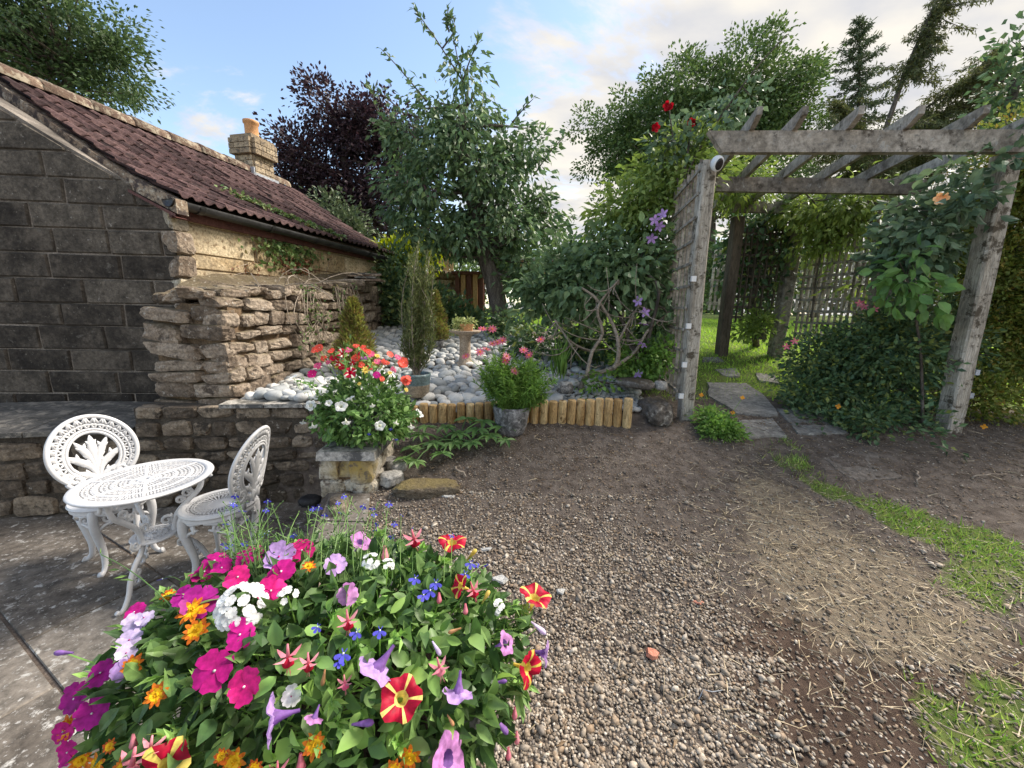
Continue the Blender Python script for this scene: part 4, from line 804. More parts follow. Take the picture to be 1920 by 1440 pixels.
# ================================================================== PERGOLA
PG_H = 2.73
PGD = nrm([0.245, 1.0])
def build_pergola():
    A, B = np.array([1.415, 3.04]), np.array([3.44, 2.93]); A2, B2 = np.array([1.66, 3.95]), np.array([3.63, 3.93]); D_, E_ = np.array([2.61, 4.82]), np.array([3.28, 4.82])
    t = thing('timber_pergola', 'grey weathered timber pergola with six rafters and trellis sides', 'pergola', (2.4, 3.8, 0.75))
    def post(p_, top, w, mat, lean=(0, 0), zb=None):
        z0 = float(ground(*p_)) - 0.12; m2 = MB(); n = 4; V = []; c = 0.012
        zs = np.linspace(z0, top, 7)
        for i, zz in enumerate(zs):
            f = (zz - z0) / (top - z0); o = np.array([p_[0] + lean[0] * f, p_[1] + lean[1] * f, zz]) + np.array([*(rng.normal(size=2) * 0.003), 0]); h = w / 2
            for q in ((-h + c, -h), (h - c, -h), (h, -h + c), (h, h - c), (h - c, h), (-h + c, h), (-h, h - c), (-h, -h + c)): V.append(o + np.array([*q, 0]))
        F = [(8 * i + j, 8 * i + (j + 1) % 8, 8 * (i + 1) + (j + 1) % 8, 8 * (i + 1) + j) for i in range(6) for j in range(8)] + [tuple(range(48, 56))]
        m2.add(V, F); return part('post', m2, mat, t)
    pa = post(A, PG_H - 0.06, 0.1, 'post_wood', (-0.04, 0)); post(B, PG_H - 0.02, 0.118, 'post_wood', (-0.06, 0)); post(A2, PG_H - 0.06, 0.1, 'old_wood'); post(B2, PG_H - 0.06, 0.14, 'old_wood'); post(E_, PG_H + 0.0, 0.13, 'old_wood', (0.03, 0)); post(D_, PG_H - 0.02, 0.12, 'dark_post')
    zb = PG_H
    def beam(p_, q, z, h=0.13, w=0.05, cut=0.0): part('cross_beam', MB().beam((*p_, z), (*q, z), w, h, cut0=cut), 'old_wood', t)
    beam(A + (-0.1, -0.085), B + (0.1, -0.1), zb + 0.03, 0.135, 0.05, 0.11); beam(A2 + (-0.05, -0.08), B2 + (0.1, -0.1), zb + 0.04, 0.125, 0.05); beam(D_ + (-0.12, -0.09), E_ + (0.2, -0.09), zb + 0.07, 0.12, 0.05)
    n = 6
    for k in range(n):
        f = (0.085, 0.225, 0.395, 0.575, 0.765, 0.955)[k]; s = A + (B - A) * f + np.array([0.01, -0.1]); a = s - PGD * 0.15; b_ = s + PGD * 2.2; z = zb + 0.03 + 0.0675 + 0.043
        m2 = MB(); d = np.array([*PGD, 0]); r_ = np.array([PGD[1], -PGD[0], 0]) * 0.017; a3, b3 = np.array([*a, z]), np.array([*b_, z]); H = np.array([0, 0, 0.044])
        V = []
        for side in (-1, 1): V += [a3 + side * r_ + H, b3 + side * r_ + H, b3 + side * r_ - H, a3 + side * r_ - H + d * 0.1, a3 + side * r_ - H * 0.1]
        m2.add(V, [(0, 1, 2, 3, 4), (9, 8, 7, 6, 5)] + [(i, i + 5, (i + 1) % 5 + 5, (i + 1) % 5) for i in range(5)]); part('rafter', m2, 'old_wood', t)
    # trellis panels, each lath a piece of its own
    def trellis(p_, q, z0, z1, nv, nh, lab=None, w=0.028, mat='old_wood', off=0.0):
        p_ = np.array(p_, float); q = np.array(q, float); u = nrm(q - p_); nn = np.array([u[1], -u[0]]); g = thing_part('trellis_panel', t)
        for i in range(nv):
            s = p_ + (q - p_) * (i + 0.5) / nv; part('lath', MB().beam((*(s + nn * 0.012), z0), (*(s + nn * 0.012), z1), w, 0.012, (*u, 0)), mat, g)
        for i in range(nh):
            z = z0 + (z1 - z0) * (i + 0.5) / nh; part('lath', MB().beam((*(p_ - nn * 0.004), z), (*(q - nn * 0.004), z), 0.012, w), mat, g)
    trellis(A + (-0.085, -0.01), np.array([1.47, 3.9]), 0.9, 2.7, 8, 11, w=0.021)
    trellis(B2 + (-0.05, 0.1), E_ + (0.1, -0.1), 1.32, 2.75, 12, 11); trellis(D_ + (0.1, 0.03), E_ + (-0.08, 0.03), 1.5, 2.6, 7, 9, mat='dark_post')
    trellis((1.3, 4.75), (1.68, 4.1), 1.2, 2.3, 8, 9)
    # clips on the post
    for z in (0.95, 1.2, 1.5, 1.85): part('bracket', MB().box((A[0] - 0.07, A[1] - 0.045, z), (0.035, 0.02, 0.04)), 'white_plastic', t)
    for z in (1.02, 1.2): part('bracket', MB().box((B[0] + 0.085, B[1] - 0.02, z), (0.03, 0.03, 0.04)), 'lead', t)
    # the camera on the post
    c = P(1346, 307, 2.9); cm = thing('security_camera', 'white security camera with black front high on the pergola post', 'camera', c); d = nrm(EYE + np.array([1.5, 0, 0]) - c); d[2] -= 0.15; d = nrm(d); up = nrm(np.array([0, 0, 1.0]) - d * d[2]); s = np.cross(up, d)
    V = []; n = 16; aa = np.linspace(0, 2 * PI, n, endpoint=False)
    for dist, rr in ((-0.075, 0.014), (-0.06, 0.03), (-0.03, 0.039), (0.0, 0.04), (0.02, 0.037), (0.0205, 0.02)):
        V += [c + d * dist + s * math.cos(a) * rr * 0.85 + up * math.sin(a) * rr * 1.25 for a in aa]
    F = [(i * n + j, i * n + (j + 1) % n, (i + 1) * n + (j + 1) % n, (i + 1) * n + j) for i in range(5) for j in range(n)] + [tuple(range(n))[::-1]]
    part('housing', MB().add(V, F), 'white_plastic', cm, True)
    V = []
    for dist, rr in ((0.018, 0.03), (0.026, 0.028), (0.029, 0.02), (0.03, 0.0005)): V += [c + d * dist + s * math.cos(a) * rr * 0.85 + up * math.sin(a) * rr * 1.25 for a in aa]
    part('lens_cover', MB().add(V, [(i * n + j, i * n + (j + 1) % n, (i + 1) * n + (j + 1) % n, (i + 1) * n + j) for i in range(3) for j in range(n)]), 'black_gloss', cm, True)
    part('mount', MB().tube([c - d * 0.05, np.array([A[0] + 0.0, A[1] - 0.055, c[2] + 0.01])], 0.014, 8), 'white_plastic', cm, True)
build_pergola()

# ================================================================== LOG EDGING
def build_logs():
    p0, p1 = np.array([-1.0, 2.9]), np.array([0.93, 2.9]); t = thing('log_edging', 'row of short yellow half round timber logs edging the pebble bed', 'edging', (0, 2.9, 0.72)); n = 27; r = np.random.default_rng(6)
    for k in range(n):
        x = p0[0] + (p1[0] - p0[0]) * (k + 0.5) / n; y = 2.9 + r.uniform(-0.004, 0.004) + (-0.02 if k == n - 1 else 0); zt = np.interp(x, [-1, 0.93], [0.845, 0.945]) + r.uniform(-0.008, 0.008); zb = float(ground(x, y - 0.06)) - 0.04 - (0.0); rd = (p1[0] - p0[0]) / n / 2 * r.uniform(0.94, 0.99); a = np.linspace(0, 2 * PI, 12, endpoint=False); V = []
        for zz, f in ((zb, 1), (zt - 0.07, 1.0), (zt - 0.012, 1.0), (zt, 0.86)):
            for q in a: V.append((x + rd * f * math.cos(q), y + rd * f * math.sin(q), zz))
        m2 = MB().add(V, [(i * 12 + j, i * 12 + (j + 1) % 12, (i + 1) * 12 + (j + 1) % 12, (i + 1) * 12 + j) for i in range(3) for j in range(12)] + [tuple(range(36, 48))]); o = part('log', m2, 'log_wood', t, True)
        for q in list(o.data.polygons)[-1:]: q.use_smooth = False
build_logs()

# ================================================================== PEBBLE BED
def build_pebbles():
    mb = MB(); pts = [np.array([*p_, 0]) for p_ in BED]; xs = np.arange(-2.3, 1.35, 0.1); ys = np.arange(2.94, 6.3, 0.1); X, Y = np.meshgrid(xs, ys); Z = ground(X, Y) + 0.012; nx = len(xs); idx = np.arange(X.size).reshape(X.shape); inside = in_poly(X, Y, BED)
    F = np.stack([idx[:-1, :-1], idx[:-1, 1:], idx[1:, 1:], idx[1:, :-1]], -1).reshape(-1, 4); keep = inside.ravel()[F].all(1); mb.add(np.stack([X, Y, Z], -1).reshape(-1, 3), F[keep]); bed = struct('pebble_bed', mb, 'joint_soil', True, 'bed of smooth pale grey pebbles behind the log edging')
    r = np.random.default_rng(12); pts = []; cell = {}
    def try_add(x, y, s):
        k = (int(x / 0.12), int(y / 0.12))
        for i in (-1, 0, 1):
            for j in (-1, 0, 1):
                for (a, b_, c) in cell.get((k[0] + i, k[1] + j), ()):
                    if math.hypot(x - a, y - b_) < 0.72 * (s + c): return False
        cell.setdefault(k, []).append((x, y, s)); pts.append((x, y, s)); return True
    for i in range(26000):
        x, y = r.uniform(-2.25, 1.25), 2.95 + 3.2 * r.uniform() ** 1.4
        if not in_poly(np.array([x]), np.array([y]), BED)[0]: continue
        chip = x > 0.35 and y < 3.55
        s = r.uniform(0.016, 0.028) if chip else (r.uniform(0.024, 0.05) if i < 14000 else r.uniform(0.012, 0.03))
        if i < 6000 and not chip: s = r.uniform(0.036, 0.07)
        try_add(x, y, s)
    ms = [tmpl('pebble', v, 'pebble_white') for v in PEB_V]; score = [s / y for x, y, s in pts]; order = np.argsort(score)[::-1]; big = set(order[:300].tolist()); fill = MB(); fv = [np.array(v[0]) for v in PEB_V]; ff = np.array(PEB_V[0][1])
    for i, (x, y, s) in enumerate(pts):
        z = float(ground(x, y)) + 0.012 + s * 0.35 + (0.02 * r.uniform() if s > 0.03 else 0); a = r.uniform(0, PI); tl = r.normal(size=2) * 0.22; R = np.array(Matrix.Rotation(tl[0], 3, 'X') @ Matrix.Rotation(tl[1], 3, 'Y') @ Matrix.Rotation(a, 3, 'Z')); sc = np.diag([s * r.uniform(1.05, 1.35), s * r.uniform(0.8, 1.0), s * r.uniform(0.5, 0.75)])
        if i in big: put('pebble', ms[r.integers(6)], bed, (x, y, z), R @ sc)
        else: fill.add(fv[r.integers(6)] @ (R @ sc).T + np.array([x, y, z]), ff)
    o = part('pebble_fill', fill, 'pebble_fill', bed, True, 'stuff'); print('pebbles', len(pts))
build_pebbles()

# ================================================================== GRAVEL, STRAW, LITTER
ICO_V, ICO_F = None, None
def ico():
    t = (1 + 5 ** 0.5) / 2; v = nrm(np.array([[-1, t, 0], [1, t, 0], [-1, -t, 0], [1, -t, 0], [0, -1, t], [0, 1, t], [0, -1, -t], [0, 1, -t], [t, 0, -1], [t, 0, 1], [-t, 0, -1], [-t, 0, 1]]))
    f = np.array([[0, 11, 5], [0, 5, 1], [0, 1, 7], [0, 7, 10], [0, 10, 11], [1, 5, 9], [5, 11, 4], [11, 10, 2], [10, 7, 6], [7, 1, 8], [3, 9, 4], [3, 4, 2], [3, 2, 6], [3, 6, 8], [3, 8, 9], [4, 9, 5], [2, 4, 11], [6, 2, 10], [8, 6, 7], [9, 8, 1]]); return v, f
def scatter_solid(mb, P_, size, tv, tf, r, flat=0.65, m=0):
    n = len(P_); q = r.normal(size=(n, 4)); q /= np.linalg.norm(q, axis=1, keepdims=True); w, x, y, z = q.T
    a = r.uniform(0, 2 * PI, n); ca, sa = np.cos(a), np.sin(a); V = np.empty((n, len(tv), 3)); jit = 1 + r.normal(size=(n, len(tv), 1)) * 0.19
    S3 = size[:, None] * np.stack([r.uniform(0.95, 1.4, n), r.uniform(0.75, 1.05, n), r.uniform(flat - 0.15, flat + 0.15, n)], 1)
    L = tv[None] * jit * S3[:, None]; tx = r.normal(size=n) * 0.35; L = np.stack([L[..., 0], L[..., 1] * np.cos(tx)[:, None] - L[..., 2] * np.sin(tx)[:, None], L[..., 1] * np.sin(tx)[:, None] + L[..., 2] * np.cos(tx)[:, None]], -1)
    V[..., 0] = L[..., 0] * ca[:, None] - L[..., 1] * sa[:, None]; V[..., 1] = L[..., 0] * sa[:, None] + L[..., 1] * ca[:, None]; V[..., 2] = L[..., 2]
    V += P_[:, None]; F = (tf[None] + (np.arange(n) * len(tv))[:, None, None]).reshape(-1, tf.shape[1]); mb.add(V.reshape(-1, 3), F, m)
def gravel_density(x, y):
    g, d, rd = cover(x, y)
    den = 1.2 - 0.62 * np.clip(y - 1.15, 0, 3) - 0.4 * np.clip(x - 0.6, 0, 4) + (fbm(x, y, 2.3, 31) - 0.5) * 1.5
    return np.clip(den - 0.8 * rd - 0.5 * d - 0.8 * g, 0.16, 1) * np.where(y < 2.05, 1 - 0.62 * sstep(1.35, 2.05, y), 1)
def build_gravel():
    r = np.random.default_rng(14); v, f = ico(); mb = MB(); OC = np.array([[1, 0, 0], [-1, 0, 0], [0, 1, 0], [0, -1, 0], [0, 0, 1], [0, 0, -1.0]]); OF = np.array([[0, 2, 4], [2, 1, 4], [1, 3, 4], [3, 0, 4], [2, 0, 5], [1, 2, 5], [3, 1, 5], [0, 3, 5]])
    for (n, x0, x1, y0, y1, s0, s1, near) in ((38000, -0.62, 1.8, 0.45, 1.15, 0.0028, 0.007, 0), (56000, -0.8, 2.6, 1.1, 2.1, 0.0028, 0.007, 0), (50000, -0.8, 4.2, 2.0, 3.3, 0.0025, 0.006, 1)):
        x = r.uniform(x0, x1, n); y = r.uniform(y0, y1, n); k = (r.uniform(size=n) < gravel_density(x, y)) & (x > edge_x(y) + 0.03) & ~((y > 2.85) & (x < 1.1)); x, y = x[k], y[k]; s = r.uniform(s0, s1, len(x)) * np.where(r.uniform(size=len(x)) < 0.035, 2.0, 1)
        z = ground(x, y) + (fbm(x, y, 16, 21, 2) - 0.5) * 0.014 + s * r.uniform(0.1, 0.6, len(x)); scatter_solid(mb, np.stack([x, y, z], 1), s, v if near == 0 else OC, f if near == 0 else OF, r, 0.6)
    o = part('gravel', mb, 'gravel', None, True, 'stuff'); tag(o, 'loose brown and grey pea gravel on the drive in the foreground', 'gravel')
    # straw
    mb = MB(); n = 46000; x = r.uniform(-0.5, 4.2, n); y = r.uniform(0.5, 3.3, n); g, d, rd = cover(x, y); k = r.uniform(size=n) < np.clip(d * 0.9 + rd * 0.14 + 0.02, 0, 1) * (x > 0); x, y = x[k], y[k]; n = len(x)
    a = r.uniform(0, 2 * PI, n); ax = np.stack([np.cos(a), np.sin(a), r.uniform(-0.05, 0.35, n)], 1); leaves(mb, np.stack([x, y, ground(x, y) + r.uniform(0.004, 0.016, n)], 1), ax, 0.07, 0.0026, NEEDLE, 0, up=0, r=r, sv=0.6)
    tag(part('dry_straw', mb, 'straw', None, False, 'stuff'), 'pale dry grass stalks lying in a patch on the soil', 'straw')
    mb = MB(); n = 11000; x = r.uniform(-0.6, 4.5, n); y = 0.6 + 2.7 * r.uniform(size=n); k = (x > edge_x(y) + 0.05) & (~((y > 2.85) & (x < 1.1)) | (r.uniform(size=n) < 0.12)) & (r.uniform(size=n) < 0.2 + 0.8 * sstep(1.5, 2.4, y)); x, y = x[k], y[k]; n = len(x); a = r.uniform(0, 2 * PI, n)
    leaves(mb, np.stack([x, y, ground(x, y) + r.uniform(0.003, 0.012, n)], 1), np.stack([np.cos(a), np.sin(a), r.normal(size=n) * 0.2], 1), 0.024, 0.006, LEAF2, 0, up=1, r=r, sv=0.7)
    tag(part('leaf_litter', mb, 'litter', None, False, 'stuff'), 'brown bark and leaf litter scattered over the dark soil', 'litter')
build_gravel()
def debris():
    r = np.random.default_rng(15)
    def shard(name, lb, cat, px, py, s, mat, th=0.25):
        p_ = G(px, py); n = 6; a = np.sort(r.uniform(0, 2 * PI, n)); q = [(s * r.uniform(0.7, 1.2) * math.cos(t) * 1.3, s * r.uniform(0.7, 1.1) * math.sin(t)) for t in a]; M = np.array(Matrix.Rotation(r.uniform(-.3, .3), 3, 'X') @ Matrix.Rotation(r.uniform(-.3, .3), 3, 'Y'))
        v = np.array([(x, y, 0) for x, y in q] + [(x * 0.85, y * 0.85, s * th) for x, y in q]) @ M.T + p_ + np.array([0, 0, 0.008]); tag(part(name, MB().add(v, [tuple(range(n, 2 * n))] + [(i, (i + 1) % n, (i + 1) % n + n, i + n) for i in range(n)]), mat), lb, cat)
    shard('brick_shard', 'pointed orange brick fragment lying alone on the foreground gravel', 'brick fragment', 1222, 1232, 0.022, 'brick_red', 0.6)
    shard('brick_shard', 'flat orange brick chip at the left rim of the dry straw patch', 'brick fragment', 1308, 1133, 0.022, 'brick_red'); shard('brick_shard', 'small orange tile chip on the soil beside the mossy stone', 'brick fragment', 810, 932, 0.02, 'brick_red')
    shard('slate_shard', 'pale grey slate shard on the gravel right behind the flower planter', 'slate fragment', 938, 1092, 0.035, 'slate_bit'); shard('slate_shard', 'grey slate sliver on the gravel just past the planter flowers', 'slate fragment', 912, 1032, 0.022, 'slate_bit')
    shard('slate_shard', 'whitish flat stone flake on gravel left of the straw patch', 'stone fragment', 1055, 1113, 0.02, 'slate_bit'); shard('slate_shard', 'grey stone flake lying below the mossy stone near the pillar', 'stone fragment', 842, 932, 0.03, 'slate_bit')
    def stick(lb, a, b_, rad, mat, name='stick'):
        p_, q = G(*a), G(*b_); pts = bez(p_, q, 6, -0.012); pts[:, :2] += r.normal(size=(6, 2)) * 0.008; pts[:, 2] += 0.008 + rad; tag(part(name, MB().tube(pts, np.linspace(rad, rad * 0.6, 6), 6), mat, None, True), lb, 'stick')
    stick('thin black plastic stick lying beside the pointed brick fragment', (1232, 1215), (1268, 1245), 0.0035, 'black_plastic', 'plastic_stick'); stick('long thin brown twig on the reddish soil at the lower right', (1600, 1195), (1660, 1285), 0.003, 'twig', 'twig')
    stick('pale blue bent wire on the gravel below the brick fragment', (1305, 1308), (1350, 1298), 0.002, 'lead', 'wire'); stick('pale dry twig on the bare soil right of the grass strip', (1715, 885), (1722, 912), 0.006, 'twig', 'twig'); stick('curved dry stick on the dark soil at the right edge', (1820, 900), (1885, 893), 0.005, 'twig', 'twig')
    stick('broken wooden splinter standing by the broad leaved plant', (850, 880), (872, 898), 0.009, 'twig', 'wood_splinter'); stick('long dry grass stalk crossing the bottom right corner', (1770, 1370), (1900, 1435), 0.0025, 'straw', 'grass_stalk')
debris()

# ================================================================== VEGETATION
leafmat('apple_leaf', [(0.028, 0.055, 0.026), (0.05, 0.085, 0.042), (0.085, 0.125, 0.062), (0.045, 0.075, 0.035), (0.11, 0.16, 0.06)], 0.28)
leafmat('beech_leaf', [(0.013, 0.009, 0.013), (0.024, 0.014, 0.02), (0.04, 0.021, 0.027), (0.02, 0.014, 0.019)], 0.18)
leafmat('oak_leaf', [(0.03, 0.055, 0.018), (0.055, 0.088, 0.03), (0.085, 0.12, 0.04)], 0.25)
leafmat('ash_leaf', [(0.025, 0.045, 0.02), (0.045, 0.072, 0.03), (0.072, 0.105, 0.045)], 0.3)
leafmat('wisteria_leaf', [(0.07, 0.105, 0.028), (0.105, 0.15, 0.036), (0.15, 0.19, 0.05), (0.085, 0.125, 0.03)], 0.32)
leafmat('gold_leaf', [(0.3, 0.36, 0.02), (0.45, 0.5, 0.03), (0.2, 0.28, 0.02)], 0.35)
leafmat('clematis_leaf', [(0.042, 0.07, 0.034), (0.07, 0.11, 0.05), (0.11, 0.16, 0.075), (0.055, 0.09, 0.042)], 0.25)
leafmat('rose_leaf', [(0.035, 0.06, 0.036), (0.06, 0.095, 0.055), (0.095, 0.135, 0.075)], 0.22)
leafmat('shrub_leaf', [(0.022, 0.045, 0.022), (0.04, 0.075, 0.035), (0.07, 0.11, 0.045), (0.035, 0.06, 0.03), (0.13, 0.15, 0.035)], 0.22)
leafmat('hedge_leaf', [(0.05, 0.075, 0.015), (0.085, 0.11, 0.022), (0.12, 0.14, 0.03), (0.15, 0.11, 0.025)], 0.25)
leafmat('fern_leaf', [(0.05, 0.1, 0.02), (0.09, 0.16, 0.035), (0.14, 0.22, 0.05)], 0.35)
leafmat('conifer_gold', [(0.085, 0.1, 0.022), (0.13, 0.145, 0.032), (0.17, 0.175, 0.045), (0.14, 0.085, 0.04), (0.06, 0.08, 0.025)], 0.2)
leafmat('conifer_dark', [(0.045, 0.06, 0.022), (0.08, 0.095, 0.035), (0.11, 0.12, 0.05)], 0.2)
leafmat('spruce_leaf', [(0.03, 0.045, 0.025), (0.055, 0.075, 0.04), (0.08, 0.1, 0.05)], 0.15)
leafmat('larch_leaf', [(0.035, 0.045, 0.018), (0.06, 0.07, 0.026), (0.085, 0.085, 0.034)], 0.25)
leafmat('ivy_leaf', [(0.03, 0.06, 0.02), (0.06, 0.1, 0.03), (0.13, 0.18, 0.07), (0.09, 0.07, 0.03)], 0.2)
leafmat('dead_leaf', [(0.2, 0.08, 0.04), (0.32, 0.15, 0.08), (0.14, 0.06, 0.035), (0.4, 0.22, 0.12)], 0.2)
leafmat('hellebore_leaf', [(0.04, 0.085, 0.025), (0.075, 0.14, 0.04), (0.11, 0.18, 0.055)], 0.25)
leafmat('grass_blade', [(0.06, 0.12, 0.02), (0.11, 0.19, 0.035), (0.17, 0.24, 0.055), (0.22, 0.23, 0.08)], 0.3)
leafmat('lawn_blade', [(0.12, 0.22, 0.03), (0.2, 0.31, 0.05), (0.28, 0.36, 0.08)], 0.35)
leafmat('big_leaf', [(0.045, 0.1, 0.03), (0.075, 0.14, 0.04), (0.11, 0.19, 0.06)], 0.35)
leafmat('succulent', [(0.3, 0.36, 0.12), (0.45, 0.48, 0.2), (0.2, 0.28, 0.1)], 0.2)
leafmat('petal_pink', [(0.6, 0.12, 0.2), (0.7, 0.22, 0.3), (0.5, 0.08, 0.15)], 0.3); leafmat('petal_lilac', [(0.42, 0.26, 0.6), (0.5, 0.34, 0.7)], 0.3); leafmat('petal_red', [(0.5, 0.015, 0.03), (0.38, 0.01, 0.02)], 0.25)
leafmat('petal_orange', [(0.85, 0.3, 0.02), (0.9, 0.42, 0.04)], 0.3); leafmat('petal_peach', [(0.85, 0.5, 0.25), (0.9, 0.6, 0.35)], 0.3)
R4 = np.random.default_rng(44)
def limbs(mb, base_pts, targets, r0=0.05, n=5, r=R4):
    base_pts = np.asarray(base_pts)
    for c in targets:
        low = base_pts[base_pts[:, 2] < c[2] + 0.1]; low = low if len(low) else base_pts
        d = np.linalg.norm(low - c, axis=1); b_ = low[np.argmin(d * (1 + 0.25 * r.uniform(size=len(d))))]
        q = bez(b_, c, n, 0.06 * np.linalg.norm(c - b_), r.normal(size=3) * 0.07 * np.linalg.norm(c - b_)); mb.tube(q, np.linspace(r0, r0 * 0.2, n), 5, cap=False)
def tree(name, lb, cat, trunk, trad, els, nclump, cr, nleaf, ll, lw, mat, T=LEAF2, shell=0.5, droop=0.2, limb=0.04, flat=0.7, extra=None, bark='bark', group=None):
    trunk = np.array(trunk); t = thing(name, lb, cat, trunk[0], group); cb = MB(); cs = clump_cloud(cb, els, nclump, cr, nleaf, ll, lw, T, 0, flat, shell, droop, R4)
    tb = MB(); sp_ = smooth_path(trunk, 14); tb.tube(sp_, np.linspace(trad, trad * 0.35, 14), 9)
    lo = sp_[4:]; limbs(tb, lo, cs[:: max(1, len(cs) // 70)], limb)
    if extra: extra(tb, cb)
    part('trunk', tb, bark, t, True); part('crown', cb, mat, t); return t
def sprig(tb, cb, path, n, ll, lw, T, rad=0.012, spread=0.04):
    path = smooth_path(path, 10); tb.tube(path, np.linspace(rad, rad * 0.3, 10), 5); k = R4.integers(2, 10, n); f = R4.uniform(size=(n, 1)); p_ = path[k - 1] * (1 - f) + path[np.minimum(k, 9)] * f; d = nrm(path[9] - path[0])
    ax = sph(n, R4) * 0.9 + d * 0.5; leaves(cb, p_ + R4.normal(size=(n, 3)) * spread * 0.3, ax, ll, lw, T, r=R4)
# ---- trees behind
tree('ash_tree', 'tall leafy tree rising behind the outbuilding roof at far left', 'tree', [(-13, 12, 1.4), (-12.6, 12, 5), (-12.4, 12, 8)], 0.3, [PE(60, 60, 150, 120, 12), PE(150, 130, 90, 85, 12), PE(215, 190, 50, 35, 12), PE(-60, 120, 130, 140, 12), PE(130, 30, 90, 60, 12), PE(210, 110, 45, 60, 12)], 210, 0.27, 27000, 0.125, 0.065, 'ash_leaf', shell=0.65)
tree('purple_beech', 'dark purple leaved beech tree behind the outbuilding', 'tree', [P(660, 500, 12) * np.array([1, 1, 0]) + (0, 0, 1.5), P(655, 400, 12), P(640, 230, 12)], 0.22, [PE(655, 260, 75, 75, 12), PE(600, 350, 75, 75, 12), PE(690, 390, 80, 110, 12), PE(553, 315, 42, 42, 12), PE(535, 345, 28, 40, 12), PE(600, 200, 32, 45, 12), PE(720, 240, 60, 60, 12), PE(640, 440, 70, 60, 12), PE(770, 350, 50, 110, 12)], 170, 0.3, 30000, 0.115, 0.075, 'beech_leaf', shell=0.7)
def apple_extra(tb, cb):
    for pts, n in (([(875, 190), (858, 110), (842, 25)], 34), ([(872, 160), (815, 70), (775, 15)], 40), ([(800, 190), (750, 130), (715, 92)], 22), ([(868, 150), (890, 90), (903, 68)], 20), ([(1000, 330), (1035, 280), (1058, 258)], 12), ([(1000, 400), (1045, 400), (1082, 412)], 18), ([(960, 230), (985, 200), (1000, 185)], 14), ([(730, 240), (700, 190), (708, 150)], 14), ([(760, 215), (720, 180), (690, 165)], 12), ([(830, 90), (850, 60), (850, 30)], 10), ([(842, 60), (838, 40), (840, 15)], 26)):
        sprig(tb, cb, [P(x, y, 6.0) for x, y in pts], n, 0.1, 0.045, LEAF4)
tree('fruit_tree', 'large fruit tree with grey green leaves in the middle of the garden', 'tree', [P(940, 612, 6.0), P(928, 540, 6.0), P(905, 470, 6.0), P(893, 400, 6), P(862, 310, 6), P(868, 200, 6)], 0.15, [PE(860, 240, 95, 75, 6.0), PE(900, 350, 105, 90, 6.0), PE(790, 330, 75, 85, 5.9), PE(975, 320, 60, 85, 6.0), PE(868, 160, 55, 50, 6.0), PE(950, 450, 80, 65, 6.0), PE(775, 420, 50, 40, 5.8), PE(1000, 410, 45, 75, 6.0), PE(850, 440, 60, 40, 5.8), PE(985, 510, 55, 45, 6.0), PE(760, 250, 45, 40, 6)], 150, 0.15, 10500, 0.11, 0.052, 'apple_leaf', LEAF4, shell=0.6, droop=0.7, limb=0.03, extra=apple_extra)
tree('oak_tree', 'broad round headed green tree beyond the pergola', 'tree', [P(1330, 560, 16) * np.array([1, 1, 0]) + (0, 0, 1.6), P(1330, 420, 16), P(1340, 250, 16)], 0.35, [PE(1300, 240, 130, 100, 16), PE(1400, 180, 105, 85, 16), PE(1220, 250, 90, 75, 16), PE(1160, 300, 60, 55, 16), PE(1120, 245, 45, 30, 16), PE(1475, 180, 55, 60, 16), PE(1130, 320, 30, 35, 16), PE(1270, 170, 60, 40, 16), PE(1350, 330, 110, 70, 16), PE(1480, 280, 60, 80, 16)], 460, 0.26, 62000, 0.13, 0.08, 'oak_leaf', shell=0.45)
# ---- conifers at the right
def needles(cb, path, n, ln, wd, droop, spread):
    path = smooth_path(path, 12); k = R4.integers(1, 12, n); f = R4.uniform(size=(n, 1)); p_ = path[k - 1] * (1 - f) + path[k] * f; d = nrm(path[-1] - path[0]); ax = sph(n, R4) + d * 0.8; ax[:, 2] -= droop; leaves(cb, p_ + R4.normal(size=(n, 3)) * spread, ax, ln, wd, LEAF2, r=R4)
def spruce():
    base = P(1640, 420, 13) * np.array([1, 1, 0]) + (0, 0, 1.5); top = P(1612, 38, 13); t = thing('spruce_tree', 'slim dark spruce with tiered branches above the pergola', 'tree', base); tb, cb = MB(), MB(); tb.tube(bez(base, top, 10), np.linspace(0.13, 0.015, 10), 7)
    for k in range(78):
        f = 0.5 + 0.5 * (k / 77); q = base * (1 - f) + top * f; ln = 2.2 * (1 - f) ** 0.75 + 0.12; a = k * 2.4; e = q + np.array([math.cos(a) * ln, math.sin(a) * ln, -0.1 * ln + 0.25 * ln * (f > 0.85)]); path = bez(q, e, 5, 0.1 * ln); tb.tube(path, np.linspace(0.02, 0.004, 5), 4); needles(cb, path, int(60 + 130 * ln), 0.11, 0.03, 0.25, 0.035)
    part('trunk', tb, 'bark', t, True); part('crown', cb, 'spruce_leaf', t)
spruce()
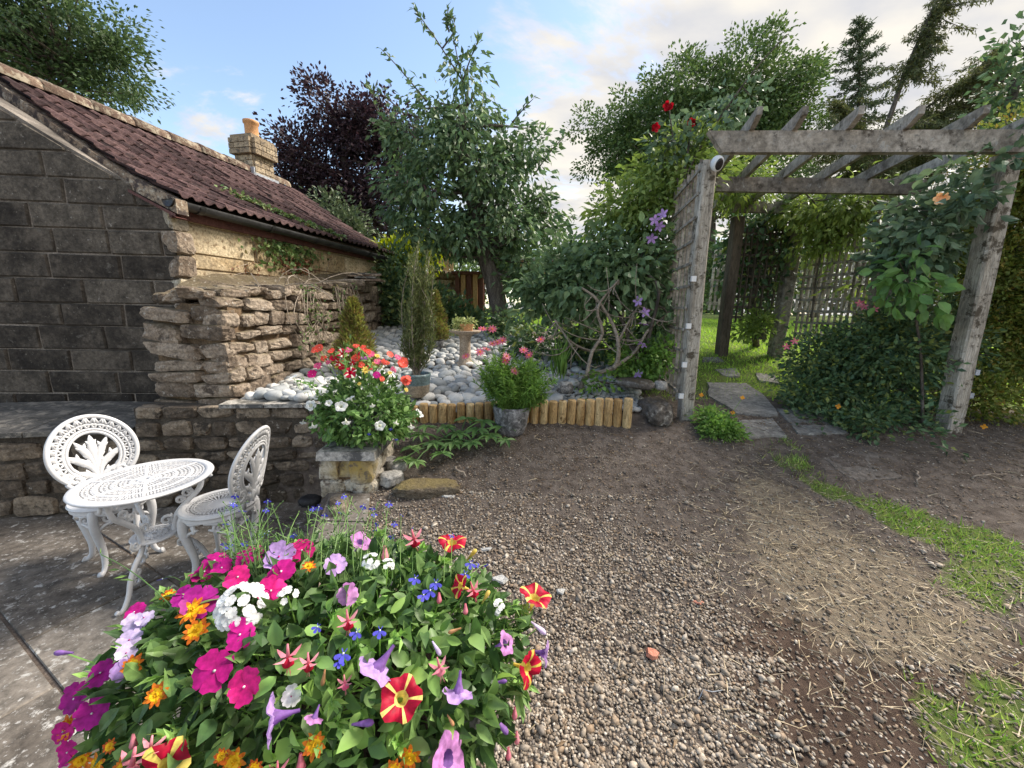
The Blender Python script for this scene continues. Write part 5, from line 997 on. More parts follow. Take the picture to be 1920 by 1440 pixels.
def larch():
    base = P(1545, 470, 11) * np.array([1, 1, 0]) + (0, 0, 1.5); t = thing('leaning_larch', 'leaning larch with long drooping feathery limbs at the upper right', 'tree', base); tb, cb = MB(), MB()
    stem = [base, P(1600, 380, 11), P(1650, 270, 11), P(1700, 130, 11), P(1770, -30, 11)]; tb.tube(smooth_path(stem, 16), np.linspace(0.1, 0.03, 16), 7)
    L_ = [([(1690, 160), (1735, 60), (1790, -40)], 1), ([(1605, 380), (1700, 240), (1800, 150), (1880, 90)], 1), ([(1590, 420), (1660, 350), (1750, 260), (1850, 200)], 1), ([(1640, 290), (1600, 240), (1560, 200)], 0.6), ([(1620, 350), (1580, 290), (1550, 260)], 0.7), ([(1640, 330), (1720, 300), (1840, 270)], 1), ([(1570, 440), (1530, 380), (1500, 360)], 0.6), ([(1650, 260), (1700, 230), (1760, 235)], 0.8), ([(1720, 230), (1800, 205), (1900, 215)], 0.9), ([(1760, 180), (1850, 150), (1930, 140)], 0.9)]
    for pts, s in L_:
        path = smooth_path([P(x, y, 11) + np.array([0, R4.normal() * 0.3, 0]) for x, y in pts], 12); tb.tube(path, np.linspace(0.045, 0.012, 12), 5); needles(cb, path, 1900, 0.12, 0.026, 0.5, 0.07)
        for k in range(int(46 * s)):
            i = R4.integers(1, 11); d = R4.normal(size=3) * 0.45; d[2] = -abs(d[2]) * 0.9 - 0.1; e = path[i] + d; tw = bez(path[i], e, 5, 0.03); tb.tube(tw, np.linspace(0.012, 0.003, 5), 4); needles(cb, tw, 95, 0.1, 0.026, 0.5, 0.035)
    part('trunk', tb, 'bark', t, True); part('crown', cb, 'larch_leaf', t)
larch()
# ---- far hedges and trees that close the horizon
def hedge(name, lb, els, n, ll, mat, nc=60, cr=0.5, cat='hedge'):
    t = thing(name, lb, cat, els[0][0] * np.array([1, 1, 0]) + (0, 0, 1.4)); cb = MB(); cs = clump_cloud(cb, els, nc, cr, n, ll, ll * 0.6, LEAF2, 0, 0.9, 0.5, 0.1, R4); tb = MB(); b0 = els[0][0] * np.array([1, 1, 0]) + (0, 0, 1.3); tb.tube([b0, els[0][0]], [0.08, 0.04], 6); limbs(tb, [b0] + [e_[0] for e_ in els], cs[::5], min(0.03, cr * 0.12)); part('stems', tb, 'bark', t, False, 'stuff'); part('foliage', cb, mat, t); return t
hedge('far_hedge', 'dark clipped hedge closing the lawn behind the lattice fence', [PE(x, 520, 80, 60, 14) for x in (1350, 1460, 1570, 1680, 1800, 1920, 2050, 2200, 2360)], 16000, 0.2, 'oak_leaf', 90)
hedge('distant_trees', 'low dark line of distant trees right of the fruit tree', [PE(x, y, 60, ry, 26) for x, y, ry in ((880, 500, 50), (950, 500, 45), (1030, 485, 50), (1090, 515, 30), (1160, 520, 28), (1230, 520, 30))], 9000, 0.3, 'oak_leaf', 70, 0.7, 'trees')
hedge('cone_cypress', 'small pointed green cypress on the skyline left of the pergola', [PE(1100, 500, 16, 20, 15), PE(1100, 480, 11, 20, 15), PE(1100, 465, 6, 14, 15)], 2600, 0.12, 'fern_leaf', 24, 0.14, 'conifer')
hedge('background_hedge', 'green hedge far behind the purple beech and the roof', [PE(x, y, 90, 70, 17) for x, y in ((420, 480), (540, 470), (650, 480), (760, 500), (860, 510))], 9000, 0.22, 'oak_leaf', 70)
hedge('blue_conifer', 'bluish green conifer just behind the far roof edge', [PE(625, 405, 24, 40, 9), PE(655, 435, 30, 30, 9)], 3000, 0.1, 'spruce_leaf', 40, 0.15, 'conifer')
hedge('golden_shrub', 'bright yellow green shrub behind the tall pebble bed wall', [PE(762, 462, 42, 22, 6.8), PE(735, 480, 28, 26, 6.8), PE(795, 478, 26, 22, 6.8)], 2600, 0.075, 'gold_leaf', 40, 0.1, 'shrub')
hedge('dark_shrub', 'dark leafy shrub against the far end of the dry stone wall', [PE(728, 560, 38, 50, 6.2), PE(770, 590, 40, 45, 6.2), PE(742, 510, 30, 30, 6.3)], 2600, 0.09, 'shrub_leaf', 40, 0.12, 'shrub')
hedge('dark_shrub', 'low dark evergreen shrub behind the small bird bath', [PE(840, 600, 45, 32, 6.0), PE(810, 575, 30, 35, 6.0), PE(880, 620, 30, 22, 6.0)], 2400, 0.1, 'shrub_leaf', 36, 0.11, 'shrub')
# ---- fence, wall and small buildings behind
def far_things():
    t = thing('board_fence', 'pale brown vertical board fence behind the golden shrub', 'fence', P(825, 515, 9)); x0, x1 = P(770, 470, 9)[0], P(850, 470, 9)[0]; zb, zt = P(820, 530, 9)[2], P(820, 468, 9)[2]; n = 11
    for k in range(n): x = x0 + (x1 - x0) * (k + 0.5) / n; part('board', MB().box((x, 9, (zb + zt) / 2 + R4.uniform(-0.02, 0.02)), ((x1 - x0) / n * 0.86, 0.02, zt - zb)), 'fence_wood', t)
    part('rail', MB().box(((x0 + x1) / 2, 9.03, zt - 0.2), (x1 - x0, 0.04, 0.08)), 'fence_wood', t)
    w = thing('far_stone_wall', 'low stone wall in the distance below the board fence', 'wall', P(800, 590, 7.4)); a = P(725, 560, 7.4)[:2]; b_ = P(862, 560, 7.3)[:2]; zt = P(800, 512, 7.4)[2]; wall_core(w, a, b_, 1.1, zt, 0.3, 'rubble_mortar'); stone_face(w, a, b_, 1.2, zt, (0.1, 0.16), (0.16, 0.34), ST['rubble'], 0.14, 0.03, 77)
    t = thing('timber_compost_bin', 'dark red timber slatted bin with pale uprights left of the fruit tree trunk', 'compost bin', P(880, 590, 6.9))
    for k, px in enumerate((858, 869, 880, 891, 902)):
        a = P(px, 590, 6.9); h = P(px, 515, 6.9)[2]; part('upright', MB().box((a[0], 6.9, (a[2] + h) / 2 - 0.04), (0.075, 0.05, h - a[2] + 0.08)), 'fence_wood' if k % 2 else 'red_timber', t)
    a = P(880, 512, 6.9); part('side_panel', MB().box((a[0], 7.2, a[2] - 0.35), (0.5, 0.04, 0.7)), 'red_timber', t); part('lid', MB().box((a[0], 7.05, a[2] + 0.0), (0.6, 0.45, 0.05)), 'red_timber', t)
    c = P(1020, 505, 15); t = thing('garden_cabin', 'orange timber garden cabin far across the lawn', 'cabin', c); part('wall', MB().box((c[0], 15.6, c[2] - 0.1), (1.9, 1.2, 0.8)), 'orange_timber', t); part('roof', MB().prism([(c[0] - 1.1, 14.9, c[2] + 0.3), (c[0] + 1.1, 14.9, c[2] + 0.3), (c[0] + 1.1, 16.3, c[2] + 0.45), (c[0] - 1.1, 16.3, c[2] + 0.45)], (0, 0, 0.08)), 'old_wood', t); part('door', MB().box((c[0] - 0.3, 14.99, c[2] - 0.15), (0.5, 0.03, 0.65)), 'red_timber', t)
    c = P(1015, 510, 11); t = thing('closed_parasol', 'closed white garden parasol standing far across the lawn', 'parasol', c); part('pole', MB().tube([c + np.array([0, 0, -0.2]), c + np.array([0, 0, 0.5])], 0.025, 8), 'old_wood', t); part('canopy', MB().lathe([(0.02, 0.5), (0.05, 0.42), (0.09, 0.2), (0.11, 0.0), (0.06, -0.02)], 10, c), 'parasol_white', t, True)
    t = thing('lattice_fence', 'dark wooden lattice fence across the lawn behind the pergola', 'fence', P(1420, 585, 8)); a, b_ = P(1325, 580, 8.0)[:2], P(1760, 580, 7.4)[:2]; zb, zt = P(1400, 583, 8)[2], P(1400, 470, 8)[2]
    for k in range(46): q = a + (b_ - a) * (k + 0.5) / 46; part('picket', MB().box((*q, (zb + zt) / 2), (0.045, 0.02, zt - zb)), 'old_wood', t)
    for f in (0.12, 0.5, 0.9): part('rail', MB().beam((*(a + (0, 0.03)), zb + (zt - zb) * f), (*(b_ + (0, 0.03)), zb + (zt - zb) * f), 0.03, 0.06), 'old_wood', t)
far_things()

# ---- climbers on the pergola
def climber(name, lb, els, n, ll, lw, mat, nc, cr, T=LEAF4, stems=(), stemr=0.012, cat='climber', droop=0.4, shell=0.6, root=None, up=None):
    root = np.array(root) if root is not None else els[0][0]; t = thing(name, lb, cat, root); cb = MB(); cs = clump_cloud(cb, els, nc, cr, n, ll, lw, T, 0, 0.9, shell, droop, R4); tb = MB(); allp = []
    for s in stems: q = smooth_path(s, 12); tb.tube(q, np.linspace(stemr, stemr * 0.45, 12), 6); allp += list(q)
    if not allp: allp = [root, els[0][0]]; tb.tube(bez(root, els[0][0], 6), np.linspace(stemr, stemr * 0.6, 6), 6)
    limbs(tb, np.array(allp), cs[::2], stemr * 0.35); part('stem', tb, 'bark', t, True); part('foliage', cb, mat, t); return t
def bloom(parent, p_, nrmv, s, mat, petals=5, wid=0.75, name='flower', cup=0.25, layers=1, center=None):
    n = nrm(nrmv); x = nrm(np.cross(n, [0.3, 0.2, 1.0])); y = np.cross(n, x); mb = MB()
    for L_ in range(layers):
        for k in range(petals):
            a = 2 * PI * k / petals + 0.5 * L_; d = x * math.cos(a) + y * math.sin(a); w = np.cross(n, d); l = s * (1 - 0.28 * L_); c_ = cup + 0.45 * L_
            mb.add([p_ + n * 0.1 * s * L_, p_ + d * l * 0.5 + w * l * wid * 0.5 + n * l * c_ * 0.4, p_ + d * l + w * l * wid * 0.25 + n * l * c_, p_ + d * l - w * l * wid * 0.25 + n * l * c_, p_ + d * l * 0.5 - w * l * wid * 0.5 + n * l * c_ * 0.4], [(0, 1, 2, 3, 4)])
    if center: mb.box(p_ + n * s * 0.12, (s * 0.3,) * 3, None, 1)
    return part(name, mb, [mat] + ([center] if center else []), parent)
toC = lambda p_: nrm(EYE - p_)
A_, A2_, B_ = np.array([1.415, 3.04, 0.75]), np.array([1.6, 3.95, 0.8]), np.array([3.44, 2.93, 0.75])
climber('wisteria', 'bright light green wisteria spilling over the left pergola trellis', [PE(1235, 340, 60, 42, 4.0), PE(1180, 400, 55, 36, 4.0), PE(1270, 320, 45, 45, 4.1), PE(1230, 400, 50, 42, 3.9), PE(1140, 425, 28, 16, 4.0), PE(1320, 335, 30, 45, 4.3), PE(1400, 345, 50, 25, 4.6), PE(1300, 290, 30, 30, 4.2)], 5200, 0.085, 0.034, 'wisteria_leaf', 90, 0.11, stems=[[(1.56, 4.05, 0.8), (1.62, 4.0, 1.6), (1.6, 4.05, 2.5), (1.4, 4.1, 2.9)]], root=(1.56, 4.05, 0.8), droop=0.5)
climber('pergola_wisteria', 'yellow green wisteria hanging inside the pergola over the right trellis', [PE(1560, 395, 70, 34, 4.35), PE(1590, 440, 45, 35, 4.3), PE(1520, 440, 30, 36, 4.5), PE(1610, 380, 50, 26, 4.2), PE(1490, 390, 40, 26, 4.7), PE(1605, 545, 22, 26, 4.2)], 2700, 0.085, 0.035, 'wisteria_leaf', 80, 0.1, stems=[[(3.5, 4.55, 1.0), (3.4, 4.5, 1.9), (3.3, 4.4, 2.6), (2.9, 4.3, 2.9)]], root=(3.5, 4.55, 1.0), droop=0.6)
climber('dark_vine', 'dark leafed vine hanging from the back of the pergola', [PE(1420, 430, 50, 40, 5.1), PE(1470, 470, 40, 60, 4.95), PE(1390, 480, 35, 60, 5.2), PE(1440, 540, 45, 40, 5.1)], 2600, 0.09, 0.05, 'shrub_leaf', 60, 0.1, stems=[[G(1417, 650), P(1415, 600, 5.0), P(1412, 500, 5.0), P(1440, 400, 5.0)]], stemr=0.05, root=G(1417, 650))
hedge('young_shrub', 'small yellow leaved shrub at the foot of the pergola vine', [PE(1428, 605, 20, 22, 4.75), PE(1400, 620, 20, 12, 4.75)], 420, 0.07, 'wisteria_leaf', 20, 0.06, 'shrub')
t = climber('clematis_vine', 'broad leaved blue green vine smothering the left side of the pergola', [PE(1090, 545, 70, 45, 3.75), PE(1170, 515, 70, 45, 3.7), PE(1228, 520, 40, 60, 3.75), PE(1020, 555, 40, 40, 3.9), PE(1245, 590, 28, 40, 3.6), PE(1130, 480, 40, 25, 3.8), PE(1235, 450, 28, 36, 3.8), PE(1060, 500, 40, 30, 4.0)], 4200, 0.085, 0.05, 'clematis_leaf', 120, 0.1, LEAF8, stems=[[G(1205, 735), P(1215, 640, 3.4), P(1235, 540, 3.4), P(1190, 500, 3.6)], [G(1150, 720), P(1180, 640, 3.5), P(1130, 560, 3.6), P(1040, 550, 3.8)]], stemr=0.02, root=G(1205, 735), droop=0.5)
for px, py in ((1243, 402), (1236, 424), (1222, 447), (1197, 565), (1207, 605), (1205, 645), (1196, 702), (1210, 585), (1228, 412)): p_ = P(px, py, 3.3); bloom(t, p_, toC(p_) + R4.normal(size=3) * 0.4, 0.045, 'petal_lilac', 5, 0.6)
hedge('understory_shrub', 'dark low shrub under the vine left of the pergola', [PE(1100, 640, 70, 40, 4.3), PE(1010, 640, 50, 35, 4.6), PE(1200, 640, 50, 50, 4.0), PE(960, 620, 40, 30, 5.4)], 4200, 0.075, 'shrub_leaf', 60, 0.11, 'shrub')
hedge('bed_plants', 'small leafy plants under the vine beside the flat rock', [PE(1190, 680, 45, 28, 3.5), PE(1235, 660, 25, 35, 3.4), PE(1120, 715, 22, 14, 3.25)], 1500, 0.05, 'fern_leaf', 40, 0.06, 'plant')
t = climber('red_climbing_rose', 'thin climbing rose with red flowers above the wisteria', [PE(1265, 260, 45, 30, 3.9), PE(1310, 250, 45, 30, 3.9), PE(1390, 180, 40, 35, 4.0), PE(1360, 215, 40, 25, 4.0), PE(1240, 290, 30, 30, 3.9)], 520, 0.07, 0.042, 'rose_leaf', 46, 0.07, stems=[[P(1270, 560, 3.8), P(1275, 400, 3.8), P(1255, 205, 3.9)], [P(1270, 400, 3.8), P(1300, 300, 3.9), P(1400, 150, 4.0), P(1475, 65, 4.0)], [P(1275, 380, 3.8), P(1290, 280, 3.9), P(1297, 228, 3.9)]], stemr=0.012, root=P(1270, 560, 3.8))
for px, py in ((1255, 202), (1228, 239), (1297, 230), (1252, 199)): p_ = P(px, py, 3.85); bloom(t, p_, toC(p_) + R4.normal(size=3) * 0.3, 0.04, 'petal_red', 5, 1.0, 'rose', 0.5, 3)
t = climber('peach_climbing_rose', 'blue green climbing rose with one peach flower wrapped round the right post', [PE(1830, 335, 55, 40, 2.9), PE(1795, 380, 55, 32, 2.85), PE(1730, 430, 50, 40, 2.95), PE(1690, 490, 45, 45, 3.1), PE(1760, 470, 50, 50, 3.2), PE(1700, 400, 50, 30, 3.3)], 1500, 0.075, 0.045, 'rose_leaf', 80, 0.07, LEAF8, stems=[[G(1740, 790), P(1720, 620, 3.2), P(1740, 470, 3.1), P(1850, 330, 2.9)], [P(1690, 500, 3.15), P(1760, 430, 3.1), P(1790, 360, 2.9)]], root=G(1740, 790))
p_ = P(1765, 372, 2.82); bloom(t, p_, toC(p_), 0.04, 'petal_peach', 6, 0.95, 'rose', 0.4, 3)
climber('broad_leaf_climber', 'pale broad leaved climber below the peach rose', [PE(1690, 520, 40, 50, 2.9), PE(1720, 560, 40, 40, 2.9), PE(1660, 560, 25, 30, 2.95)], 110, 0.1, 0.055, 'big_leaf', 40, 0.05, LEAF8, stems=[[G(1730, 800), P(1725, 650, 3.0), P(1700, 520, 2.95)]], root=G(1730, 800), droop=0.8)
t = hedge('rambling_shrub', 'dense dark green shrub sprawling under the right side of the pergola', [PE(1560, 680, 75, 60, 3.5), PE(1650, 650, 80, 80, 3.3), PE(1600, 745, 90, 45, 3.2), PE(1700, 730, 60, 65, 3.15), PE(1510, 740, 38, 38, 3.3), PE(1640, 790, 90, 22, 2.95), PE(1690, 620, 50, 60, 3.4), PE(1545, 790, 60, 16, 3.0), PE(1770, 650, 45, 110, 3.4)], 17000, 0.046, 'shrub_leaf', 230, 0.07, 'shrub')
for px, py in ((1572, 762), (1535, 815), (1845, 800)): p_ = P(px, py, 2.9); bloom(t, p_, toC(p_), 0.02, 'petal_orange', 4, 0.9, 'yellow_leaf')
for px, py in ((1490, 640), (1475, 650), (1620, 575), (1640, 580), (1612, 568)): p_ = P(px, py, 3.1); bloom(t, p_, toC(p_), 0.028, 'petal_pink', 5, 0.5)
hedge('golden_hedge', 'tall golden green hedge filling the right edge behind the post', [PE(1890, 330, 70, 80, 3.4), PE(1900, 470, 80, 110, 3.4), PE(1895, 630, 85, 120, 3.4), PE(1830, 740, 55, 50, 3.2), PE(1960, 300, 60, 120, 3.4), PE(1990, 560, 70, 200, 3.3), PE(1860, 560, 50, 80, 3.5), PE(1830, 440, 40, 70, 3.7)], 36000, 0.04, 'hedge_leaf', 330, 0.08)
hedge('tall_shrub', 'leafy tall shrub in the top right corner above the pergola', [PE(1905, 150, 35, 50, 4.6), PE(1920, 220, 45, 45, 4.5), PE(1920, 90, 30, 40, 4.6)], 900, 0.085, 'apple_leaf', 60, 0.1, 'shrub')
# ---- bare twisted branches
def bare_shrub():
    r0 = P(1090, 730, 3.3); t = thing('bare_branched_shrub', 'bare twisted grey branches of an old shrub on the pebble bed', 'shrub', r0); mb = MB(); q = lambda L_, d=3.35: [P(x, y, d + R4.normal() * 0.06) for x, y in L_]
    main = [([(1088, 735), (1100, 705), (1150, 690), (1160, 655), (1150, 610), (1118, 560), (1090, 540)], 0.024), ([(1150, 690), (1190, 660), (1215, 620), (1250, 590)], 0.018), ([(1100, 705), (1110, 660), (1130, 625), (1120, 580), (1142, 545), (1160, 525)], 0.018), ([(1155, 650), (1175, 610), (1200, 570)], 0.014), ([(1110, 660), (1070, 640), (1040, 600)], 0.012)]
    paths = []
    for L_, rad in main: s = smooth_path(q(L_), 16); mb.tube(s, np.linspace(rad, rad * 0.4, 16), 7); paths.append(s)
    for k in range(60):
        s = paths[R4.integers(len(paths))]; p_ = s[R4.integers(5, 16)]; d = R4.normal(size=3) * np.array([0.2, 0.12, 0.14]); d[0] -= 0.08; tw = bez(p_, p_ + d, 6, 0.04, R4.normal(size=3) * 0.03); mb.tube(tw, np.linspace(0.006, 0.002, 6), 4)
    part('branches', mb, 'twig', t, True)
bare_shrub()
# ---- ivy on the wall and the roof
def ivy():
    Hx = np.array([*HD, 0]); out = np.array([*(-PERP), 0]); t = thing('wall_ivy', 'patch of green and withered brown ivy on the side wall under the gutter', 'ivy', (*(K + HD * 1.1), 1.7)); g, d, st = MB(), MB(), MB(); S_ = lambda s, z, o=0.04: np.array([*(K + HD * s), z]) + out * o
    n = 420; s = R4.normal(size=n) * 0.21 + 1.2; z = 2.28 - np.abs(R4.normal(size=n)) * 0.17; p_ = np.array([S_(a, b_, 0.03 + 0.05 * R4.uniform()) for a, b_ in zip(s, z)]); leaves(g, p_, np.array([0, 0, -1.0]) + R4.normal(size=(n, 3)) * 0.5, 0.05, 0.045, LEAF4, up=0, r=R4)
    n = 480; s = R4.normal(size=n) * 0.13 + 1.28; z = 2.16 - np.abs(R4.normal(size=n)) * 0.16; p_ = np.array([S_(a, b_, 0.02 + 0.04 * R4.uniform()) for a, b_ in zip(s, z)]); leaves(d, p_, np.array([0, 0, -1.0]) + R4.normal(size=(n, 3)) * 0.6, 0.04, 0.03, LEAF4, up=0, r=R4)
    for k in range(10): a = 1.2 + R4.normal() * 0.1; st.tube([S_(a, 1.75, 0.02), S_(a + R4.normal() * 0.06, 2.0, 0.02), S_(a + R4.normal() * 0.12, 2.3, 0.02)], 0.005, 4)
    for a0, z0, a1, z1 in ((0.72, 2.28, 0.78, 1.9), (0.8, 1.9, 0.35, 1.8), (0.8, 1.95, 0.5, 1.93), (1.9, 2.2, 1.7, 1.8)):
        q = smooth_path([S_(a0, z0, 0.02), S_((a0 + a1) / 2 + 0.03, (z0 + z1) / 2 + 0.05, 0.02), S_(a1, z1, 0.02)], 10); st.tube(q, 0.004, 4); n = 40; k = R4.integers(0, 10, n); leaves(d, q[k] + R4.normal(size=(n, 3)) * 0.015, R4.normal(size=(n, 3)), 0.022, 0.016, LEAF2, r=R4)
    part('green_leaves', g, 'ivy_leaf', t); part('withered_leaves', d, 'dead_leaf', t); part('stems', st, 'twig', t, False, 'stuff')
    t = thing('roof_creeper', 'green creeper trailing over the lower roof tiles', 'creeper', (*(K + HD * 1.3), 2.5)); g, st = MB(), MB(); n = 620; f = R4.uniform(size=n); s = 1.0 + 0.95 * f + R4.normal(size=n) * 0.06; dd = 0.62 - 0.66 * f + R4.normal(size=n) * 0.05; dd = np.clip(dd, -0.06, 1); p_ = np.array([[*(K + HD * a + PERP * (b_ - 0.13)), roof_z(b_) + 0.05 + 0.03 * R4.uniform()] for a, b_ in zip(s, dd)])
    leaves(g, p_, R4.normal(size=(n, 3)) * np.array([1, 1, 0.4]), 0.045, 0.035, LEAF4, up=0.5, r=R4); st.tube(smooth_path([np.array([*(K + HD * a + PERP * (b_ - 0.13)), roof_z(b_) + 0.05]) for a, b_ in ((1.0, 0.62), (1.3, 0.4), (1.6, 0.2), (1.95, -0.04))], 12), 0.008, 5); part('foliage', g, 'ivy_leaf', t); part('stem', st, 'twig', t)
    t = thing('wall_creeper', 'dry brown creeper stems and grey leaves on the dry stone wall face', 'creeper', P(590, 620, 3.9)); g, st = MB(), MB()
    for k in range(26):
        y = R4.uniform(3.5, 4.9); fx = np.interp(y, [2.99, 3.8, 4.7, 5.6], [-2.22, -2.1, -1.98, -2.0]) + 0.05; zt = dry_top((fx, y)); q = smooth_path([(fx - 0.03, y, zt + 0.02), (fx + 0.03, y + R4.normal() * 0.1, zt - 0.25), (fx + 0.03, y + R4.normal() * 0.18, zt - R4.uniform(0.35, 0.7))], 8); st.tube(q, 0.004, 4)
        if k < 14: n = 26; leaves(g, q[R4.integers(0, 8, n)] + R4.normal(size=(n, 3)) * 0.03, R4.normal(size=(n, 3)), 0.035, 0.028, LEAF2, r=R4)
    for k in range(16): y = R4.uniform(3.2, 4.6); fx = np.interp(y, [2.99, 3.8, 4.7], [-2.22, -2.1, -1.98]); z = dry_top((fx, y)) + 0.06; d = R4.normal(size=3) * np.array([0.25, 0.3, 0.05]); st.tube(bez((fx, y, z), np.array([fx, y, z]) + d, 6, -0.04, R4.normal(size=3) * 0.04), 0.004, 4)
    part('leaves', g, 'ivy_leaf', t); part('stems', st, 'twig', t, False, 'stuff')
ivy()
# ---- pots and small plants on the bed
def lathe_pot(t, c, prof, mats, n=28, soil=None):
    mb = MB(); mb.lathe(prof, n, c); o = part('pot', mb, mats, t, True)
    if soil: r_, z_ = soil; part('soil', MB().lathe([(0.0, z_ + 0.01), (r_ * 0.6, z_ + 0.008), (r_, z_)], n, c), 'pot_soil', t, True)
    return o
def potted():
    # grey stone pot with pink daisies
    c = np.array([-0.0, 2.74, float(ground(0, 2.74)) - 0.01]); t = thing('grey_planter', 'grey stone textured pot of feathery pink daisies in front of the log edging', 'potted plant', c); s = 0.13
    lathe_pot(t, c, [(0.0, 0), (0.085, 0.0), (0.095, 0.01), (0.118, 0.08), (0.13, 0.16), (0.133, 0.205), (0.128, 0.215), (0.115, 0.212), (0.112, 0.18)], 'stone_pot', 32, (0.113, 0.19))
    cb, tb = MB(), MB(); els = [(c + np.array([0, 0, 0.4]), 0.27, 0.22, 0.2), (c + np.array([-0.08, 0, 0.5]), 0.2, 0.16, 0.13), (c + np.array([0.12, 0, 0.38]), 0.2, 0.17, 0.18)]
    for k in range(230):
        e = in_ellipsoids(els, 1, 0.35, R4)[0][0]; b_ = c + np.array([R4.normal() * 0.04, R4.normal() * 0.04, 0.19]); q = bez(b_, e, 5, 0.02); tb.tube(q, np.linspace(0.003, 0.0012, 5), 4, cap=False); n = 42; f = R4.uniform(0.45, 1.02, n)[:, None]; i = (f * 4).astype(int).clip(0, 3)[:, 0]; fr = f * 4 - i[:, None]; p_ = q[i] * (1 - fr) + q[i + 1] * fr; ax = nrm(e - b_) * 0.7 + sph(n, R4) * 0.9; leaves(cb, p_, ax, 0.04, 0.009, LEAF2, r=R4)
    part('foliage', cb, 'fern_leaf', t)
    for px, py in ((905, 617), (923, 617), (923, 645), (942, 639), (912, 655), (874, 668), (982, 657), (1014, 637), (947, 676), (965, 696), (933, 642), (992, 666), (950, 668), (900, 660)):
        p_ = P(px, py, 2.68 + R4.uniform(-.05, .05)); tb.tube(bez(c + np.array([0, 0, 0.25]), p_, 5, -0.02), 0.0016, 4); bloom(t, p_, toC(p_) * 0.6 + np.array([0, 0, 0.9]) + R4.normal(size=3) * 0.3, 0.034, 'petal_pink', 9, 0.36, 'flower', 0.1, 1, 'petal_orange')
    part('stems', tb, 'fern_leaf', t, False, 'stuff')
    # blue glazed pot with wispy conifer
    c = P(781, 742, 3.08); t = thing('blue_glazed_pot', 'blue and buff glazed pot holding a tall wispy shrub on the pebbles', 'potted plant', c); o = lathe_pot(t, c, [(0.0, 0), (0.085, 0.0), (0.098, 0.012), (0.106, 0.06), (0.11, 0.1)], 'glaze_buff', 28, (0.1, 0.16)); part('glazed_band', MB().lathe([(0.11, 0.1), (0.114, 0.16), (0.119, 0.168), (0.119, 0.186), (0.108, 0.188), (0.104, 0.14)], 28, c), 'glaze_blue', o, True)
    tb, cb = MB(), MB(); top = P(787, 455, 3.1)
    for k in range(34):
        e = c + (top - c) * R4.uniform(0.45, 1.0) + np.array([R4.normal() * 0.065, R4.normal() * 0.06, 0]); b_ = c + np.array([R4.normal() * 0.015, R4.normal() * 0.015, 0.17]); q = bez(b_, e, 8, 0.0, R4.normal(size=3) * np.array([0.05, 0.05, 0])); tb.tube(q, np.linspace(0.006, 0.0015, 8), 4, cap=False); n = 170; i = R4.integers(1, 7, n); f = R4.uniform(size=(n, 1)); p_ = q[i] * (1 - f) + q[i + 1] * f + R4.normal(size=(n, 3)) * 0.012; ax = sph(n, R4) * 0.8 + np.array([0, 0, 0.9]); leaves(cb, p_, ax, 0.045, 0.0095, LEAF2, r=R4)
    part('stems', tb, 'twig', t, False, 'stuff'); part('foliage', cb, 'conifer_dark', t)
    # bird bath and trough
    c = np.array([-0.52, 4.2, float(ground(-0.52, 4.2)) + 0.02]); t = thing('bird_bath', 'small stone pedestal bird bath on the pebbles', 'bird bath', c); part('pedestal', MB().lathe([(0, 0), (0.11, 0), (0.11, 0.03), (0.075, 0.05), (0.062, 0.1), (0.06, 0.3), (0.08, 0.34)], 18, c), 'plinth', t, True); part('bowl', MB().lathe([(0.06, 0.335), (0.15, 0.36), (0.175, 0.385), (0.165, 0.39), (0.12, 0.37), (0, 0.362)], 20, c), 'plinth', t, True)
    b0 = c + np.array([0.02, 0, 0.372]); t = thing('terracotta_trough', 'little terracotta trough of pale succulents on the bird bath', 'trough', b0); w, d, h = 0.065, 0.05, 0.075; mb = MB(); V = [(-w * .85, -d * .85, 0), (w * .85, -d * .85, 0), (w * .85, d * .85, 0), (-w * .85, d * .85, 0), (-w, -d, h), (w, -d, h), (w, d, h), (-w, d, h)]; mb.add(np.array(V) + b0, [(0, 3, 2, 1), (0, 1, 5, 4), (1, 2, 6, 5), (2, 3, 7, 6), (3, 0, 4, 7)]); mb.box(b0 + np.array([0, 0, h]), (2.1 * w, 2.1 * d, 0.018)); part('trough', mb, 'terracotta', t)
    cb = MB(); clump_cloud(cb, [(b0 + np.array([-0.03, 0, 0.11]), 0.12, 0.07, 0.035), (b0 + np.array([-0.13, -0.03, 0.04]), 0.07, 0.05, 0.07)], 30, 0.022, 420, 0.03, 0.018, LEAF4, 0, 0.9, 0.5, 0.2, R4); part('succulents', cb, 'succulent', t, False, 'stuff')
